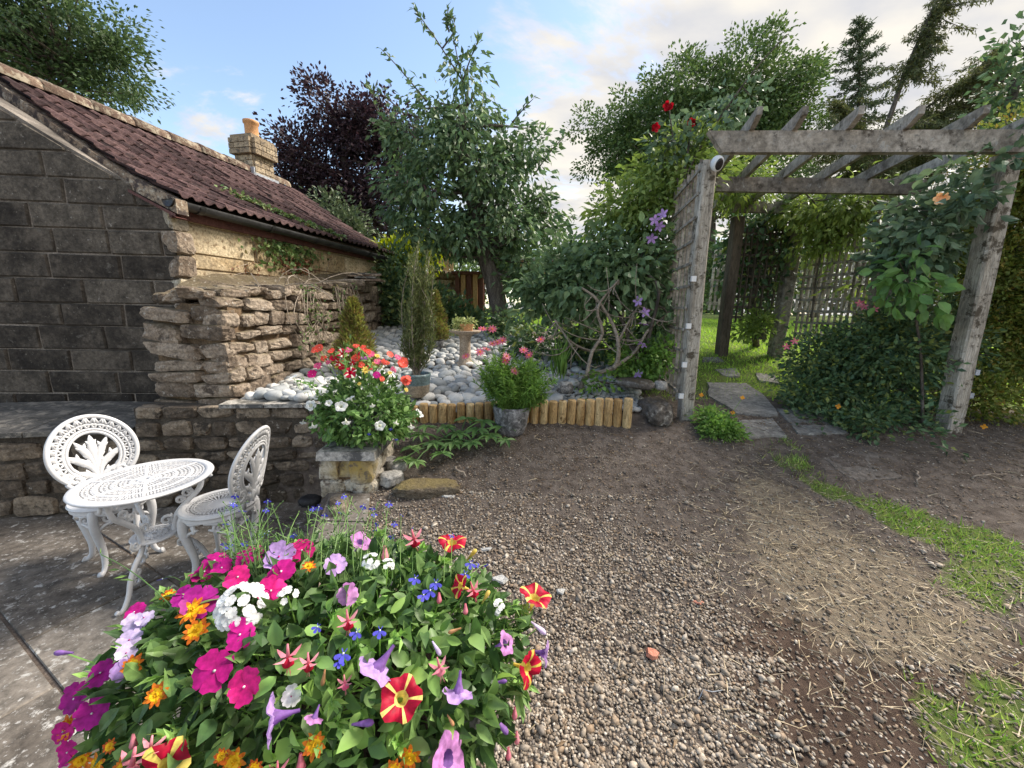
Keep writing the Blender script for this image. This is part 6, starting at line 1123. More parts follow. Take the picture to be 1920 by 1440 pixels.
    def cone(name, lb, c, h, r_, mat, n, pot=None):
        t = thing(name, lb, 'conifer', c); z0 = 0.0
        if pot: lathe_pot(t, c, [(0, 0), (0.08, 0), (0.1, 0.13), (0.105, 0.14), (0.095, 0.14)], pot, 20, (0.095, 0.12)); z0 = 0.13
        tb, cb = MB(), MB(); tb.tube([c + np.array([0, 0, z0 - 0.02]), c + np.array([0, 0, h])], [0.018, 0.004], 6)
        f = R4.uniform(size=n) ** 1.3; a = R4.uniform(0, 2 * PI, n); lob = 0.9 + 0.3 * np.sin(a * 3 + f * 14) + 0.35 * (vnoise(a * 2, f * 9, 1.0, 5) - 0.4) + R4.normal(size=n) * 0.18; rr = r_ * np.interp(f, [0, 0.1, 0.3, 0.48, 0.6, 0.85, 1], [0.8, 1.0, 0.95, 0.62, 0.5, 0.3, 0.05]) * lob * (0.75 + 0.25 * R4.uniform(size=n)); p_ = c + np.stack([rr * np.cos(a), rr * np.sin(a), z0 + (h - z0) * (0.03 + 0.97 * f)], 1); ax = np.stack([np.cos(a), np.sin(a), np.full(n, 1.1)], 1) + R4.normal(size=(n, 3)) * 0.4; leaves(cb, p_, ax, 0.045, 0.016, LEAF2, r=R4); part('trunk', tb, 'bark', t); part('foliage', cb, mat, t)
    q = P(668, 690, 3.9); cone('golden_conifer', 'small golden cone shaped conifer against the dry stone wall', np.array([q[0], q[1], float(ground(q[0], q[1]))]), 0.75, 0.19, 'conifer_gold', 5200); q = np.array([-0.95, 4.75, 0]); q[2] = ground(q[0], q[1]); cone('potted_conifer', 'small bronze conifer in a grey pot behind the blue glazed pot', q, 0.72, 0.14, 'conifer_gold', 3600, 'stone_pot')
    # iris blades, hellebore, poppies
    b0 = P(1050, 712, 3.3); t = thing('iris_clump', 'clump of upright strap shaped green leaves among the pebbles', 'plant', b0); cb = MB(); n = 26; leaves(cb, b0 + R4.normal(size=(n, 3)) * np.array([0.035, 0.03, 0]), np.array([0, 0, 1.0]) + R4.normal(size=(n, 3)) * 0.2, 0.34, 0.016, LEAF4, r=R4); part('leaves', cb, 'fern_leaf', t)
    b0 = G(850, 835); t = thing('hellebore', 'broad leaved dark green hellebore on the soil right of the pillar', 'plant', b0); st = MB()
    for k, (px, py, s) in enumerate(((905, 790, 1.2), (940, 800, 1.1), (875, 785, 1.0), (920, 815, 1.1), (860, 812, 1.1), (835, 800, 1.0), (815, 830, 1.0), (790, 815, 0.9), (770, 840, 0.9), (830, 850, 0.9), (757, 860, 0.8), (885, 830, 0.9), (765, 812, 0.8), (895, 805, 1.1), (950, 825, 0.9), (800, 800, 0.9), (850, 830, 1.0), (780, 865, 0.8))):
        g = G(px, py + 22); p_ = P(px, py, g[1] - 0.02); p_[2] = max(p_[2], g[2] + 0.06); st.tube(bez(b0 + np.array([R4.normal() * 0.06, R4.normal() * 0.04, 0]), p_, 5, -0.04), 0.004, 5); m2 = MB(); n = 7; aa = np.linspace(-2.2, 2.2, n) + R4.uniform(-3, 3); ax = np.stack([np.cos(aa), np.sin(aa), np.full(n, -0.12)], 1); leaves(m2, np.repeat(p_[None], n, 0), ax, 0.095 * s, 0.036 * s, LEAF8, up=2.0, r=R4, sv=0.12); part('leaf', m2, 'hellebore_leaf', t)
    part('stalks', st, 'hellebore_leaf', t)
    b0 = G(1345, 815); t = thing('poppy_clump', 'leafy clump of yellow orange poppies at the foot of the left post', 'plant', b0); cb, st = MB(), MB(); b1, b2 = G(1330, 800), G(1375, 822)
    clump_cloud(cb, [(b0 + np.array([0, 0, 0.05]), 0.13, 0.1, 0.07), (b1 + np.array([0, 0, 0.08]), 0.1, 0.08, 0.08), (b2 + np.array([0, 0, 0.04]), 0.1, 0.07, 0.05)], 70, 0.03, 2300, 0.035, 0.017, LEAF4, 0, 0.9, 0.6, 0.1, R4); part('foliage', cb, 'fern_leaf', t)
    for px, py in ((1392, 746), (1315, 741), (1374, 774)): p_ = P(px, py, b0[1]); st.tube(bez(b0, p_, 5), 0.0018, 4); bloom(t, p_, toC(p_) + np.array([0, 0, 0.5]), 0.016, 'petal_orange', 4, 1.0, 'flower', 0.4)
    part('stalks', st, 'fern_leaf', t)
potted()
# ---- grass
def grass():
    r = np.random.default_rng(71)
    def blades(n, x, y, h, w, dens, mb, pale=0.15):
        g, d, rd = cover(x, y); k = r.uniform(size=len(x)) < dens(g, x, y); x, y = x[k], y[k]; n = len(x); p_ = np.stack([x, y, ground(x, y) - 0.003], 1); ax = np.stack([r.normal(size=n) * 0.6, r.normal(size=n) * 0.6, np.ones(n)], 1); leaves(mb, p_, ax, h, w, NEEDLE, up=0, r=r, sv=0.5)
    mb = MB(); n = 90000; blades(n, r.uniform(0.8, 4.4, n), r.uniform(0.6, 3.8, n), 0.04, 0.005, lambda g, x, y: np.clip((g - 0.2) * (0.5 + 2.2 * (fbm(x, y, 4, 51) - 0.35)), 0, 1) * (y < 3.8), mb); tag(part('grass_strip', mb, 'grass_blade', None, False, 'stuff'), 'thin trodden green grass running beside the slab path and drive', 'grass')
    mb = MB(); n = 70000; blades(n, r.uniform(1.0, 7.0, n), r.uniform(3.5, 9.0, n), 0.04, 0.009, lambda g, x, y: np.clip(g - 0.2, 0, 1), mb); n = 26000; blades(n, r.uniform(-1.5, 1.2, n), r.uniform(5.4, 9.0, n), 0.04, 0.012, lambda g, x, y: np.clip(g - 0.2, 0, 1), mb); tag(part('lawn_grass', mb, 'lawn_blade', None, False, 'stuff'), 'bright green mown lawn grass beyond the pergola', 'lawn')
grass()

# ================================================================== FLOWERS
R5 = np.random.default_rng(91)
leafmat('planter_leaf', [(0.02, 0.045, 0.016), (0.038, 0.078, 0.024), (0.065, 0.115, 0.035), (0.1, 0.165, 0.05), (0.03, 0.06, 0.02)], 0.26, 0.45, 0.35, 60)
leafmat('planter_pale', [(0.13, 0.24, 0.06), (0.2, 0.32, 0.08), (0.1, 0.19, 0.05)], 0.3); leafmat('petunia_leaf', [(0.05, 0.1, 0.03), (0.085, 0.155, 0.045), (0.13, 0.21, 0.065)], 0.28)
def petal(name, c1, c2, tr=0.3): leafmat(name, [c1, c2, c1], tr, 0.55, 0.25, 110)
petal('magenta', (0.48, 0.008, 0.2), (0.58, 0.015, 0.27)); petal('purple_magenta', (0.34, 0.01, 0.22), (0.42, 0.015, 0.28)); petal('hot_pink', (0.65, 0.015, 0.2), (0.7, 0.02, 0.24)); petal('lilac', (0.48, 0.3, 0.66), (0.56, 0.36, 0.72)); petal('pink_lilac', (0.55, 0.22, 0.55), (0.62, 0.3, 0.62)); petal('pale_lilac', (0.55, 0.45, 0.72), (0.7, 0.6, 0.8))
petal('white_petal', (0.78, 0.8, 0.8), (0.85, 0.86, 0.85)); petal('cream_petal', (0.75, 0.76, 0.62), (0.82, 0.82, 0.7)); petal('crimson', (0.42, 0.004, 0.03), (0.5, 0.008, 0.045)); petal('dark_red', (0.16, 0.004, 0.012), (0.25, 0.006, 0.02)); petal('yellow', (0.8, 0.62, 0.12), (0.85, 0.7, 0.22)); petal('deep_yellow', (0.85, 0.5, 0.01), (0.9, 0.6, 0.02)); petal('orange', (0.7, 0.16, 0.015), (0.78, 0.24, 0.02)); petal('brick_orange', (0.5, 0.08, 0.015), (0.6, 0.14, 0.02)); petal('blue', (0.08, 0.08, 0.6), (0.13, 0.12, 0.7)); petal('violet_vein', (0.25, 0.12, 0.4), (0.32, 0.17, 0.48)); petal('fuchsia_pink', (0.75, 0.22, 0.3), (0.8, 0.36, 0.42)); petal('coral', (0.8, 0.09, 0.06), (0.85, 0.14, 0.09)); petal('rose_pink', (0.75, 0.1, 0.25), (0.8, 0.18, 0.33)); petal('withered', (0.25, 0.14, 0.07), (0.35, 0.2, 0.1))
def fr(n):
    n = nrm(n); x = nrm(np.cross(n, [0.21, 0.13, 0.97] if abs(n[2]) < 0.95 else [1.0, 0, 0])); return x, np.cross(n, x), n
def sdir(p_, ang, toward):
    a = math.radians(ang); return nrm((_R * math.cos(a) + _U * math.sin(a)) * (1 - toward) + toC(p_) * toward)
def petal_fan(mb, p_, d, w, n, l, wid, cup=0.12, m=0, notch=0.0, curl=0.0, pts=7):
    """one broad petal from p_ along d (unit), width direction w, normal n"""
    V = [p_]; t = np.linspace(-1, 1, pts)
    prof = [(0.45, 1.0), (0.8, 0.92), (0.97, 0.5), (1.0 - notch, 0.0), (0.97, -0.5), (0.8, -0.92), (0.45, -1.0)]
    for a, b_ in prof: V.append(p_ + d * l * a + w * l * wid * 0.5 * b_ * (0.75 if a < 0.5 else 1) + n * l * (cup * a * a + curl * abs(b_) * a + R5.normal() * 0.02))
    mid = p_ + d * l * 0.6 + n * l * (cup * 0.25); V.append(mid); k = len(V) - 1
    mb.add(V, [(0, 1, k), (1, 2, k), (2, 3, k), (3, 4, k), (4, 5, k), (5, 6, k), (6, 7, k), (7, 0, k)], m)
def impatiens(mb, p_, nv, s, m=0, mc=1):
    x, y, n = fr(nv); a0 = R5.uniform(0, 6)
    for k in range(5):
        a = a0 + 2 * PI * k / 5; d = x * math.cos(a) + y * math.sin(a); petal_fan(mb, p_ + n * 0.01 * s * k, d, np.cross(n, d), n, s * (0.9 + R5.normal() * 0.08), 1.08, 0.1 + R5.normal() * 0.16, m, 0.1, 0.06 * R5.normal())
    mb.box(p_ + n * s * 0.07, (s * 0.09,) * 3, None, mc)
def petunia(mb, p_, nv, s, m=0, m2=None, throat=None, length=1.2, stripe=0.2, nseg=30, close=1.0):
    x, y, n = fr(nv); a = np.linspace(0, 2 * PI, nseg, endpoint=False); a0 = R5.uniform(0, 6); V = []
    lr = R5.normal(size=5) * 0.06; lt_ = R5.normal(size=5) * 0.12; li = (np.round((a + a0) * 5 / (2 * PI)).astype(int)) % 5
    rings = [(0.08, -length), (0.1, -length * 0.75), (0.2, -length * 0.4), (0.34, -0.17), (0.56, -0.03), (0.8, 0.03), (1.0, -0.02)]
    for i, (rr, h) in enumerate(rings):
        f = i / 6; lob = 1 + f * f * lr[li] + (0.1 * f * f) * np.cos(5 * (a + a0)) + (R5.normal(size=nseg) * 0.02 * f); rr_ = rr * (close if i > 3 else 1)
        V.append(p_ + s * (rr_ * lob)[:, None] * (np.cos(a)[:, None] * x + np.sin(a)[:, None] * y) + n * s * (h + (1 - close) * f * 0.9 + 0.05 * f * np.cos(5 * (a + a0) + 1)[:, None] + 0.04 * f * np.cos(11 * a + a0)[:, None] + (f * f * lt_[li])[:, None]))
    V = np.concatenate(V); F = [[], []]
    for i in range(6):
        for j in range(nseg):
            q = (i * nseg + j, i * nseg + (j + 1) % nseg, (i + 1) * nseg + (j + 1) % nseg, (i + 1) * nseg + j); am = (a[j] + PI / nseg + a0) * 5 / (2 * PI); st = abs((am % 1) - 0.5) > 0.5 - stripe
            F[1 if (m2 is not None and i >= 3 and st) or (throat is not None and i < 3) else 0].append(q)
    k = mb.n; mb.add(V, F[0], m)
    if F[1]: mb.add(V, F[1], m2 if m2 is not None else throat)
def bidens(mb, p_, nv, s, m=0, mi=1, mc=2):
    x, y, n = fr(nv)
    for L_ in range(2):
        for k in range(8):
            a = 2 * PI * k / 8 + 0.35 * L_ + R5.normal() * 0.08; d = x * math.cos(a) + y * math.sin(a); w = np.cross(n, d); l = s * (1.0 - 0.22 * L_) * R5.uniform(0.9, 1.08); c_ = 0.05 + 0.22 * L_ + R5.normal() * 0.05
            q = lambda u, v, h=0: p_ + d * l * u + w * l * v + n * l * (c_ * u + h)
            mb.add([q(0, 0), q(0.4, 0.15), q(0.62, 0.19), q(0.62, -0.19), q(0.4, -0.15)], [(0, 1, 2, 3, 4)], mi); mb.add([q(0.6, 0.19), q(0.85, 0.13), q(1, 0), q(0.85, -0.13), q(0.6, -0.19)], [(0, 1, 2, 3, 4)], m)
    for k in range(14): u = sph(1, R5)[0]; u = u * 0.17 * s; mb.box(p_ + u - n * min(0, u @ n) + n * 0.08 * s, (s * 0.09,) * 3, None, mc)
def fuchsia(mb, p_, s, ax=(0, 0, -1.0), m=0, ms=1):
    x, y, n = fr(ax); n = -n; up = n      # up = back along the stalk
    mb.tube([p_ + up * s * 0.9, p_ + up * s * 0.4, p_], [s * 0.06, s * 0.1, s * 0.13], 8, m)
    for k in range(4):
        a = PI / 2 * k + 0.4; d = x * math.cos(a) + y * math.sin(a); w = np.cross(up, d); l = s * 1.1; V = [p_, p_ + d * l * 0.4 + w * l * 0.17 - up * l * 0.1, p_ + d * l * 0.8 + w * l * 0.1 + up * l * 0.08, p_ + d * l + up * l * 0.2, p_ + d * l * 0.8 - w * l * 0.1 + up * l * 0.08, p_ + d * l * 0.4 - w * l * 0.17 - up * l * 0.1]; mb.add(V, [(0, 1, 2, 3, 4, 5)], m)
    c = MB(); a = np.linspace(0, 2 * PI, 12, endpoint=False); V = []
    for rr, h in ((0.12, 0), (0.34, -0.25), (0.4, -0.5), (0.3, -0.62)): V.append(p_ + s * rr * (1 + 0.12 * np.cos(4 * a))[:, None] * (np.cos(a)[:, None] * x + np.sin(a)[:, None] * y) + up * s * h)
    mb.add(np.concatenate(V), [(i * 12 + j, i * 12 + (j + 1) % 12, (i + 1) * 12 + (j + 1) % 12, (i + 1) * 12 + j) for i in range(3) for j in range(12)], ms)
    for k in range(4): e = p_ - up * s * (1.2 + 0.2 * R5.uniform()) + (x * R5.normal() + y * R5.normal()) * s * 0.12; mb.tube([p_ - up * s * 0.4, e], s * 0.018, 4, m)
def bud(mb, p_, s, ax, m=0, fat=0.42):
    x, y, n = fr(ax); a = np.linspace(0, 2 * PI, 9, endpoint=False); V = []
    for f, rr in ((0, 0.3), (0.2, 0.45), (0.5, 0.75), (0.75, 1.0), (0.92, 0.75), (1.0, 0.1)): V.append(p_ + n * s * (f - 0.5) * 2 + s * fat * rr * (1 + 0.1 * np.cos(3 * a))[:, None] * (np.cos(a)[:, None] * x + np.sin(a)[:, None] * y))
    mb.add(np.concatenate(V), [(i * 9 + j, i * 9 + (j + 1) % 9, (i + 1) * 9 + (j + 1) % 9, (i + 1) * 9 + j) for i in range(5) for j in range(9)] + [tuple(range(45, 54))], m)
def lobelia(mb, p_, nv, s, m=0, mc=1):
    x, y, n = fr(nv)
    if y[2] > 0: x, y = -x, -y
    for ang, l, w_ in ((0, 1, 0.6), (58, 1, 0.55), (-58, 1, 0.55), (150, 0.6, 0.22), (-150, 0.6, 0.22)):
        a = math.radians(ang); d = y * math.cos(a) + x * math.sin(a); petal_fan(mb, p_, d, np.cross(n, d), n, s * l, w_, 0.08, m)
    mb.box(p_ + n * s * 0.05, (s * 0.16,) * 3, None, mc)
def cluster(mb, p_, nv, s, m=0, nfl=26, flat=0.55, fs=0.3):
    x, y, n = fr(nv)
    for k in range(nfl):
        u = sph(1, R5)[0]; h = abs(u @ n); d = u - n * (u @ n); q = p_ + d * s + n * h * s * flat; nn = nrm(d * 0.7 + n * (0.5 + h)); xx, yy, _ = fr(nn)
        for j in range(5): a = j * 1.2566 + k; e = xx * math.cos(a) + yy * math.sin(a); petal_fan(mb, q, e, np.cross(nn, e), nn, s * fs, 1.0, 0.1, m)
def budf(mb, p_, nv, s, **kw): bud(mb, p_, s, nv, **kw)
class Dome:
    def __init__(s, c, r): s.c = np.array(c, float); s.r = np.array(r, float)
    def hit(s, px, py, out=0.0):
        d = ray(px, py); o = (EYE - s.c) / s.r; dd = d / s.r; A = dd @ dd; B = o @ dd; C = o @ o - 1; disc = B * B - A * C
        t = (-B - math.sqrt(disc)) / A if disc > 0 else -B / A
        p_ = EYE + d * t; n = nrm((p_ - s.c) / s.r ** 2); return p_ + n * out, n
    def sample(s, n, lo=-0.15, depth=0.0):
        u = sph(n * 4 + 40, R5); u = u[u[:, 2] > lo][:n]; k = 1 - depth * R5.uniform(size=(len(u), 1)); return s.c + u * s.r * k, nrm(u / s.r)
LAB = {}
def flower_part(t, fn, name, mats, dome, px, py, size, ang=None, toward=0.6, out=0.012, stalk=None, **kw):
    p_, n = dome.hit(px, py, out); dep = (p_ - EYE) @ _F; s = size / 2 * dep / FPX
    nv = nrm(n * 0.55 + toC(p_) * 0.65 + R5.normal(size=3) * 0.12) if ang is None else sdir(p_, ang, toward); mb = MB(); fn(mb, p_, nv, s, **kw)
    if stalk is not None: stalk.tube(bez(p_ - nv * s * (1.1 if fn is petunia else 0.05), p_ - n * 0.06 - np.array([0, 0, 0.02]), 4), 0.0016, 4, cap=False)
    return part(name, mb, mats, t, True)
def planter():
    D = Dome((-0.364, 0.674, 0.889), (0.41, 0.255, 0.2)); base = np.array([-0.33, 0.67, float(ground(-0.33, 0.67))]); t = thing('flower_planter', 'large foreground planter overflowing with mixed petunias, impatiens, fuchsias and lobelia', 'planter', base); st = MB()
    b = base; hh = 0.85 - b[2]; sx = np.array([1.35, 0.9, 1.0])
    def oval(name, prof, n, mat):
        mb = MB(); mb.lathe(prof, n); mb.V = [v * sx + b for v in mb.V]; part(name, mb, mat, t, True)
    oval('pot', [(0, 0), (0.15, 0), (0.16, 0.02), (0.19, hh * 0.5), (0.21, hh - 0.05), (0.225, hh - 0.04), (0.225, hh), (0.2, hh), (0.195, hh - 0.05)], 36, 'stone_pot'); oval('soil', [(0.0, hh), (0.13, hh - 0.01), (0.197, hh - 0.03)], 28, 'pot_soil')
    F = lambda fn, name, mats, px, py, size, **kw: flower_part(t, fn, name, mats, D, px, py, size, stalk=st, **kw)
    for px, py, s, m in ((412, 1260, 74, 'magenta'), (467, 1288, 66, 'hot_pink'), (457, 1196, 56, 'magenta'), (512, 1117, 54, 'hot_pink'), (382, 1136, 66, 'purple_magenta'), (405, 1062, 46, 'magenta'), (388, 1082, 44, 'magenta'), (480, 1046, 40, 'magenta'), (567, 1043, 48, 'hot_pink'), (460, 1062, 36, 'magenta'), (450, 1092, 50, 'hot_pink'), (530, 1082, 56, 'magenta'), (160, 1305, 56, 'purple_magenta'), (192, 1332, 54, 'purple_magenta'), (140, 1362, 44, 'magenta'), (205, 1262, 46, 'purple_magenta'), (262, 1155, 40, 'magenta'), (148, 1398, 44, 'magenta'), (352, 1128, 46, 'purple_magenta'), (420, 1075, 40, 'magenta'), (180, 1290, 40, 'purple_magenta')): F(impatiens, 'impatiens_flower', [m, 'white_petal'], px, py, s)
    for px, py, s, m in ((525, 1055, 58, 'lilac'), (652, 1125, 46, 'pink_lilac'), (265, 1175, 44, 'pale_lilac'), (255, 1205, 42, 'pale_lilac'), (250, 1228, 36, 'pale_lilac'), (242, 1258, 42, 'lilac'), (630, 1070, 44, 'lilac'), (552, 1305, 40, 'white_petal'), (280, 1165, 34, 'pale_lilac')): F(impatiens, 'impatiens_flower', [m, 'magenta'], px, py, s)
    for px, py, s in ((462, 1150, 76), (545, 1132, 30), (695, 1068, 28), (922, 1150, 24), (725, 1075, 22)): F(cluster, 'white_flower_head', ['white_petal'], px, py, s, out=0.02, fs=0.26 if s > 70 else 0.42, nfl=46 if s > 70 else 9)
    for px, py, s in ((368, 1152, 60), (376, 1188, 54), (262, 1250, 46), (307, 1302, 48), (146, 1356, 50), (202, 1420, 50), (250, 1428, 48), (172, 1412, 46), (450, 1418, 56), (427, 1408, 34), (595, 1390, 52), (767, 1410, 52), (738, 1432, 46), (487, 1428, 36), (322, 1125, 30), (580, 1072, 32), (225, 1390, 30)): F(bidens, 'bidens_flower', ['orange' if s > 40 else 'brick_orange', 'deep_yellow', 'deep_yellow'], px, py, s * 0.86)
    for px, py, s, a, tw in ((750, 1306, 76, None, 1), (345, 1412, 80, None, 1), (840, 1036, 52, 75, 0.25), (985, 1134, 58, 70, 0.2), (968, 1256, 62, -20, 0.45), (850, 1120, 40, 160, 0.4)): F(petunia, 'petunia_flower', ['crimson', 'yellow'], px, py, s, ang=a, toward=tw, m2=1, throat=1, stripe=0.09, out=0.03)
    for px, py, s, a, tw, m in ((525, 1338, 76, 195, 0.3, 'lilac'), (706, 1262, 74, 235, 0.3, 'lilac'), (847, 1298, 58, 265, 0.25, 'lilac'), (835, 1395, 84, 0, 0.4, 'pink_lilac'), (930, 1215, 40, 20, 0.3, 'pink_lilac'), (600, 1340, 36, 250, 0.3, 'pink_lilac'), (998, 1228, 46, -10, 0.15, 'lilac'), (675, 1040, 40, 60, 0.2, 'pink_lilac')): F(petunia, 'petunia_flower', [m, 'violet_vein'], px, py, s, ang=a, toward=tw, throat=1, out=0.03, length=1.3)
    for px, py, s, a, m in ((682, 1352, 44, 5, 'violet_vein'), (930, 1352, 40, -50, 'violet_vein'), (1000, 1182, 36, -40, 'pale_lilac'), (135, 1226, 34, 180, 'violet_vein'), (815, 1220, 30, -60, 'pale_lilac'), (930, 1278, 26, 10, 'violet_vein'), (880, 1050, 30, 50, 'yellow'), (905, 1128, 30, 60, 'yellow'), (610, 1272, 30, 260, 'withered'), (840, 1345, 24, 300, 'withered'), (848, 1188, 26, 200, 'withered')): F(budf, 'petunia_bud', [m], px, py, s, ang=a, toward=0.1, fat=0.28)
    def fu(mb, p_, nv, s, **kw): fuchsia(mb, p_, s, nrm(np.array([0, 0, -1.0]) + (p_ - D.c) * 0.8), **kw)
    for px, py, s, m2 in ((552, 1240, 54, 'crimson'), (655, 1180, 48, 'crimson'), (588, 1250, 44, 'dark_red'), (770, 1036, 46, 'crimson'), (292, 1408, 74, 'fuchsia_pink'), (322, 1382, 50, 'fuchsia_pink'), (875, 1128, 40, 'crimson'), (815, 1256, 44, 'fuchsia_pink'), (652, 1282, 34, 'rose_pink'), (540, 1420, 44, 'fuchsia_pink')): F(fu, 'fuchsia_flower', ['fuchsia_pink', m2], px, py, s, out=0.03)
    for px, py, s in ((720, 1048, 28), (570, 1420, 34), (267, 1382, 26), (955, 1330, 22), (820, 1130, 20), (945, 1400, 22), (960, 1372, 22), (868, 1150, 20)): F(budf, 'fuchsia_bud', ['fuchsia_pink'], px, py, s, ang=270, toward=0.1, fat=0.5)
    for px, py, s in ((647, 1232, 34), (712, 1192, 28), (670, 1195, 26), (802, 1122, 30), (812, 1108, 26), (875, 1072, 24), (865, 1092, 24), (775, 1100, 26), (600, 1186, 22), (790, 1130, 24), (640, 1246, 22)): F(lobelia, 'lobelia_flower', ['blue', 'white_petal'], px, py, s, out=0.02)
    # leaves: the large ones near the lens are parts, the rest one mass
    p_, n = D.sample(3000, -0.45, 0.25); ax = n * 0.6 + sph(len(p_), R5) * 0.9; ax[:, 2] -= 0.15
    dist = np.linalg.norm(p_ - EYE, axis=1); vis = ((EYE - p_) * n).sum(1) > 0; order = np.argsort(np.where(vis, dist, 9)); big = order[:300]; rest = order[300:]
    one = {m: [leaves(MB(), np.zeros((1, 3)), np.array([[0, 1.0, 0]]), 1.0, w, LEAF8, up=5, r=R5, sv=0.0).mesh('leaf', m, True) for w in (0.5, 0.62, 0.42)] for m in ('planter_leaf', 'petunia_leaf', 'planter_pale')}
    for i in big:
        a = nrm(ax[i]); z = nrm(n[i] * 0.7 + toC(p_[i]) * 0.3 + R5.normal(size=3) * 0.45); z = nrm(z - a * (z @ a)); x = np.cross(a, z); l = R5.uniform(0.026, 0.05); M = np.stack([x * l, a * l, z * l], 1); put('leaf', one[R5.choice(['planter_leaf', 'planter_leaf', 'petunia_leaf', 'planter_pale'])][R5.integers(3)], t, p_[i], M)
    cb = MB(); leaves(cb, p_[rest], ax[rest], 0.037, 0.02, LEAF8, 0, up=0.5, r=R5); q, nq = D.sample(900, -0.5, 0.6); leaves(cb, q, nq + sph(len(q), R5) * 0.8, 0.04, 0.022, LEAF4, 0, r=R5)
    # narrow sticky petunia shoots
    for k in range(46):
        p0, n0 = D.sample(1, 0.0)[0][0], None; u = nrm((p0 - D.c)); tip = p0 + u * R5.uniform(0.0, 0.03); b0 = p0 - u * 0.06; st.tube([b0, tip], [0.002, 0.0014], 5); m_ = 14; leaves(cb, np.repeat(tip[None], m_, 0) - u * R5.uniform(0, 0.035, (m_, 1)), u * 0.7 + sph(m_, R5) * 0.8, 0.022, 0.009, LEAF4, 1, r=R5)
    part('foliage', cb, ['planter_leaf', 'planter_pale'], t, False, 'stuff')
    p_, n = D.sample(160, -0.1, 0.1)
    for i in range(len(p_)): st.tube(bez(D.c + np.array([R5.normal() * 0.1, R5.normal() * 0.08, -0.05]), p_[i], 5, -0.01), np.linspace(0.0025, 0.0012, 5), 4, cap=False)
    part('stems', st, 'planter_pale', t, False, 'stuff')
    # airy lobelia stems at the back
    lb = MB(); tiny = MB(); fl = []
    for k in range(64):
        px, py = R5.uniform(400, 760), R5.uniform(925, 1040); dep = 0.84 + R5.uniform(-0.06, 0.08); e = P(px, py, dep); b0, _ = D.hit(np.clip(px * 0.75 + 150 + R5.normal() * 25, 330, 800), 1075, -0.02); q = bez(b0, e, 7, 0.0, np.array([R5.normal() * 0.012, 0, 0.015])); lb.tube(q, np.linspace(0.0011, 0.0006, 7), 4, cap=False)
        for j in range(R5.integers(3, 8)):
            f = R5.integers(2, 6); p0 = q[f]; d = nrm(R5.normal(size=3) * np.array([1, 1, 0.3]) + np.array([0, 0, 0.8])) * R5.uniform(0.012, 0.035); lb.tube([p0, p0 + d * 0.6, p0 + d], 0.0006, 3, cap=False); bud(tiny, p0 + d, 0.003, d, 0, 0.5)
        n_ = 5; leaves(tiny, q[R5.integers(1, 5, n_)], sph(n_, R5) + np.array([0, 0, 0.6]), 0.014, 0.003, LEAF2, 0, r=R5)
        if k % 2 == 0: fl.append(e)
    for px, py, dep in ((752, 966, 0.9), (702, 963, 0.9), (708, 981, 0.88), (835, 1016, 0.85), (848, 1003, 0.86), (895, 1058, 0.8), (912, 1058, 0.8), (305, 1086, 0.72), (420, 1018, 0.84), (440, 945, 0.9), (502, 938, 0.9), (775, 990, 0.88)): e = P(px, py, dep); fl.append(e); b0, _ = D.hit(np.clip(px, 340, 880), 1085, -0.01); lb.tube(bez(b0, e, 6, -0.01), 0.0007, 4, cap=False)
    e = P(190, 1040, 0.72); b0, _ = D.hit(330, 1150, -0.01); lb.tube(bez(b0, e, 7, 0.0, (0.01, 0, 0.01)), 0.001, 4); leaves(tiny, bez(b0, e, 12)[6:], sph(6, R5) + np.array([-.6, 0, .4]), 0.02, 0.004, LEAF2, 0, r=R5)
    for e in fl: mb = MB(); lobelia(mb, e, toC(e) + R5.normal(size=3) * 0.7, 0.0075 + R5.uniform(0, 0.003)); part('lobelia_flower', mb, ['blue', 'white_petal'], t)
    part('lobelia_stems', lb, 'petunia_leaf', t, False, 'stuff'); part('lobelia_buds', tiny, 'planter_leaf', t, False, 'stuff')
planter()
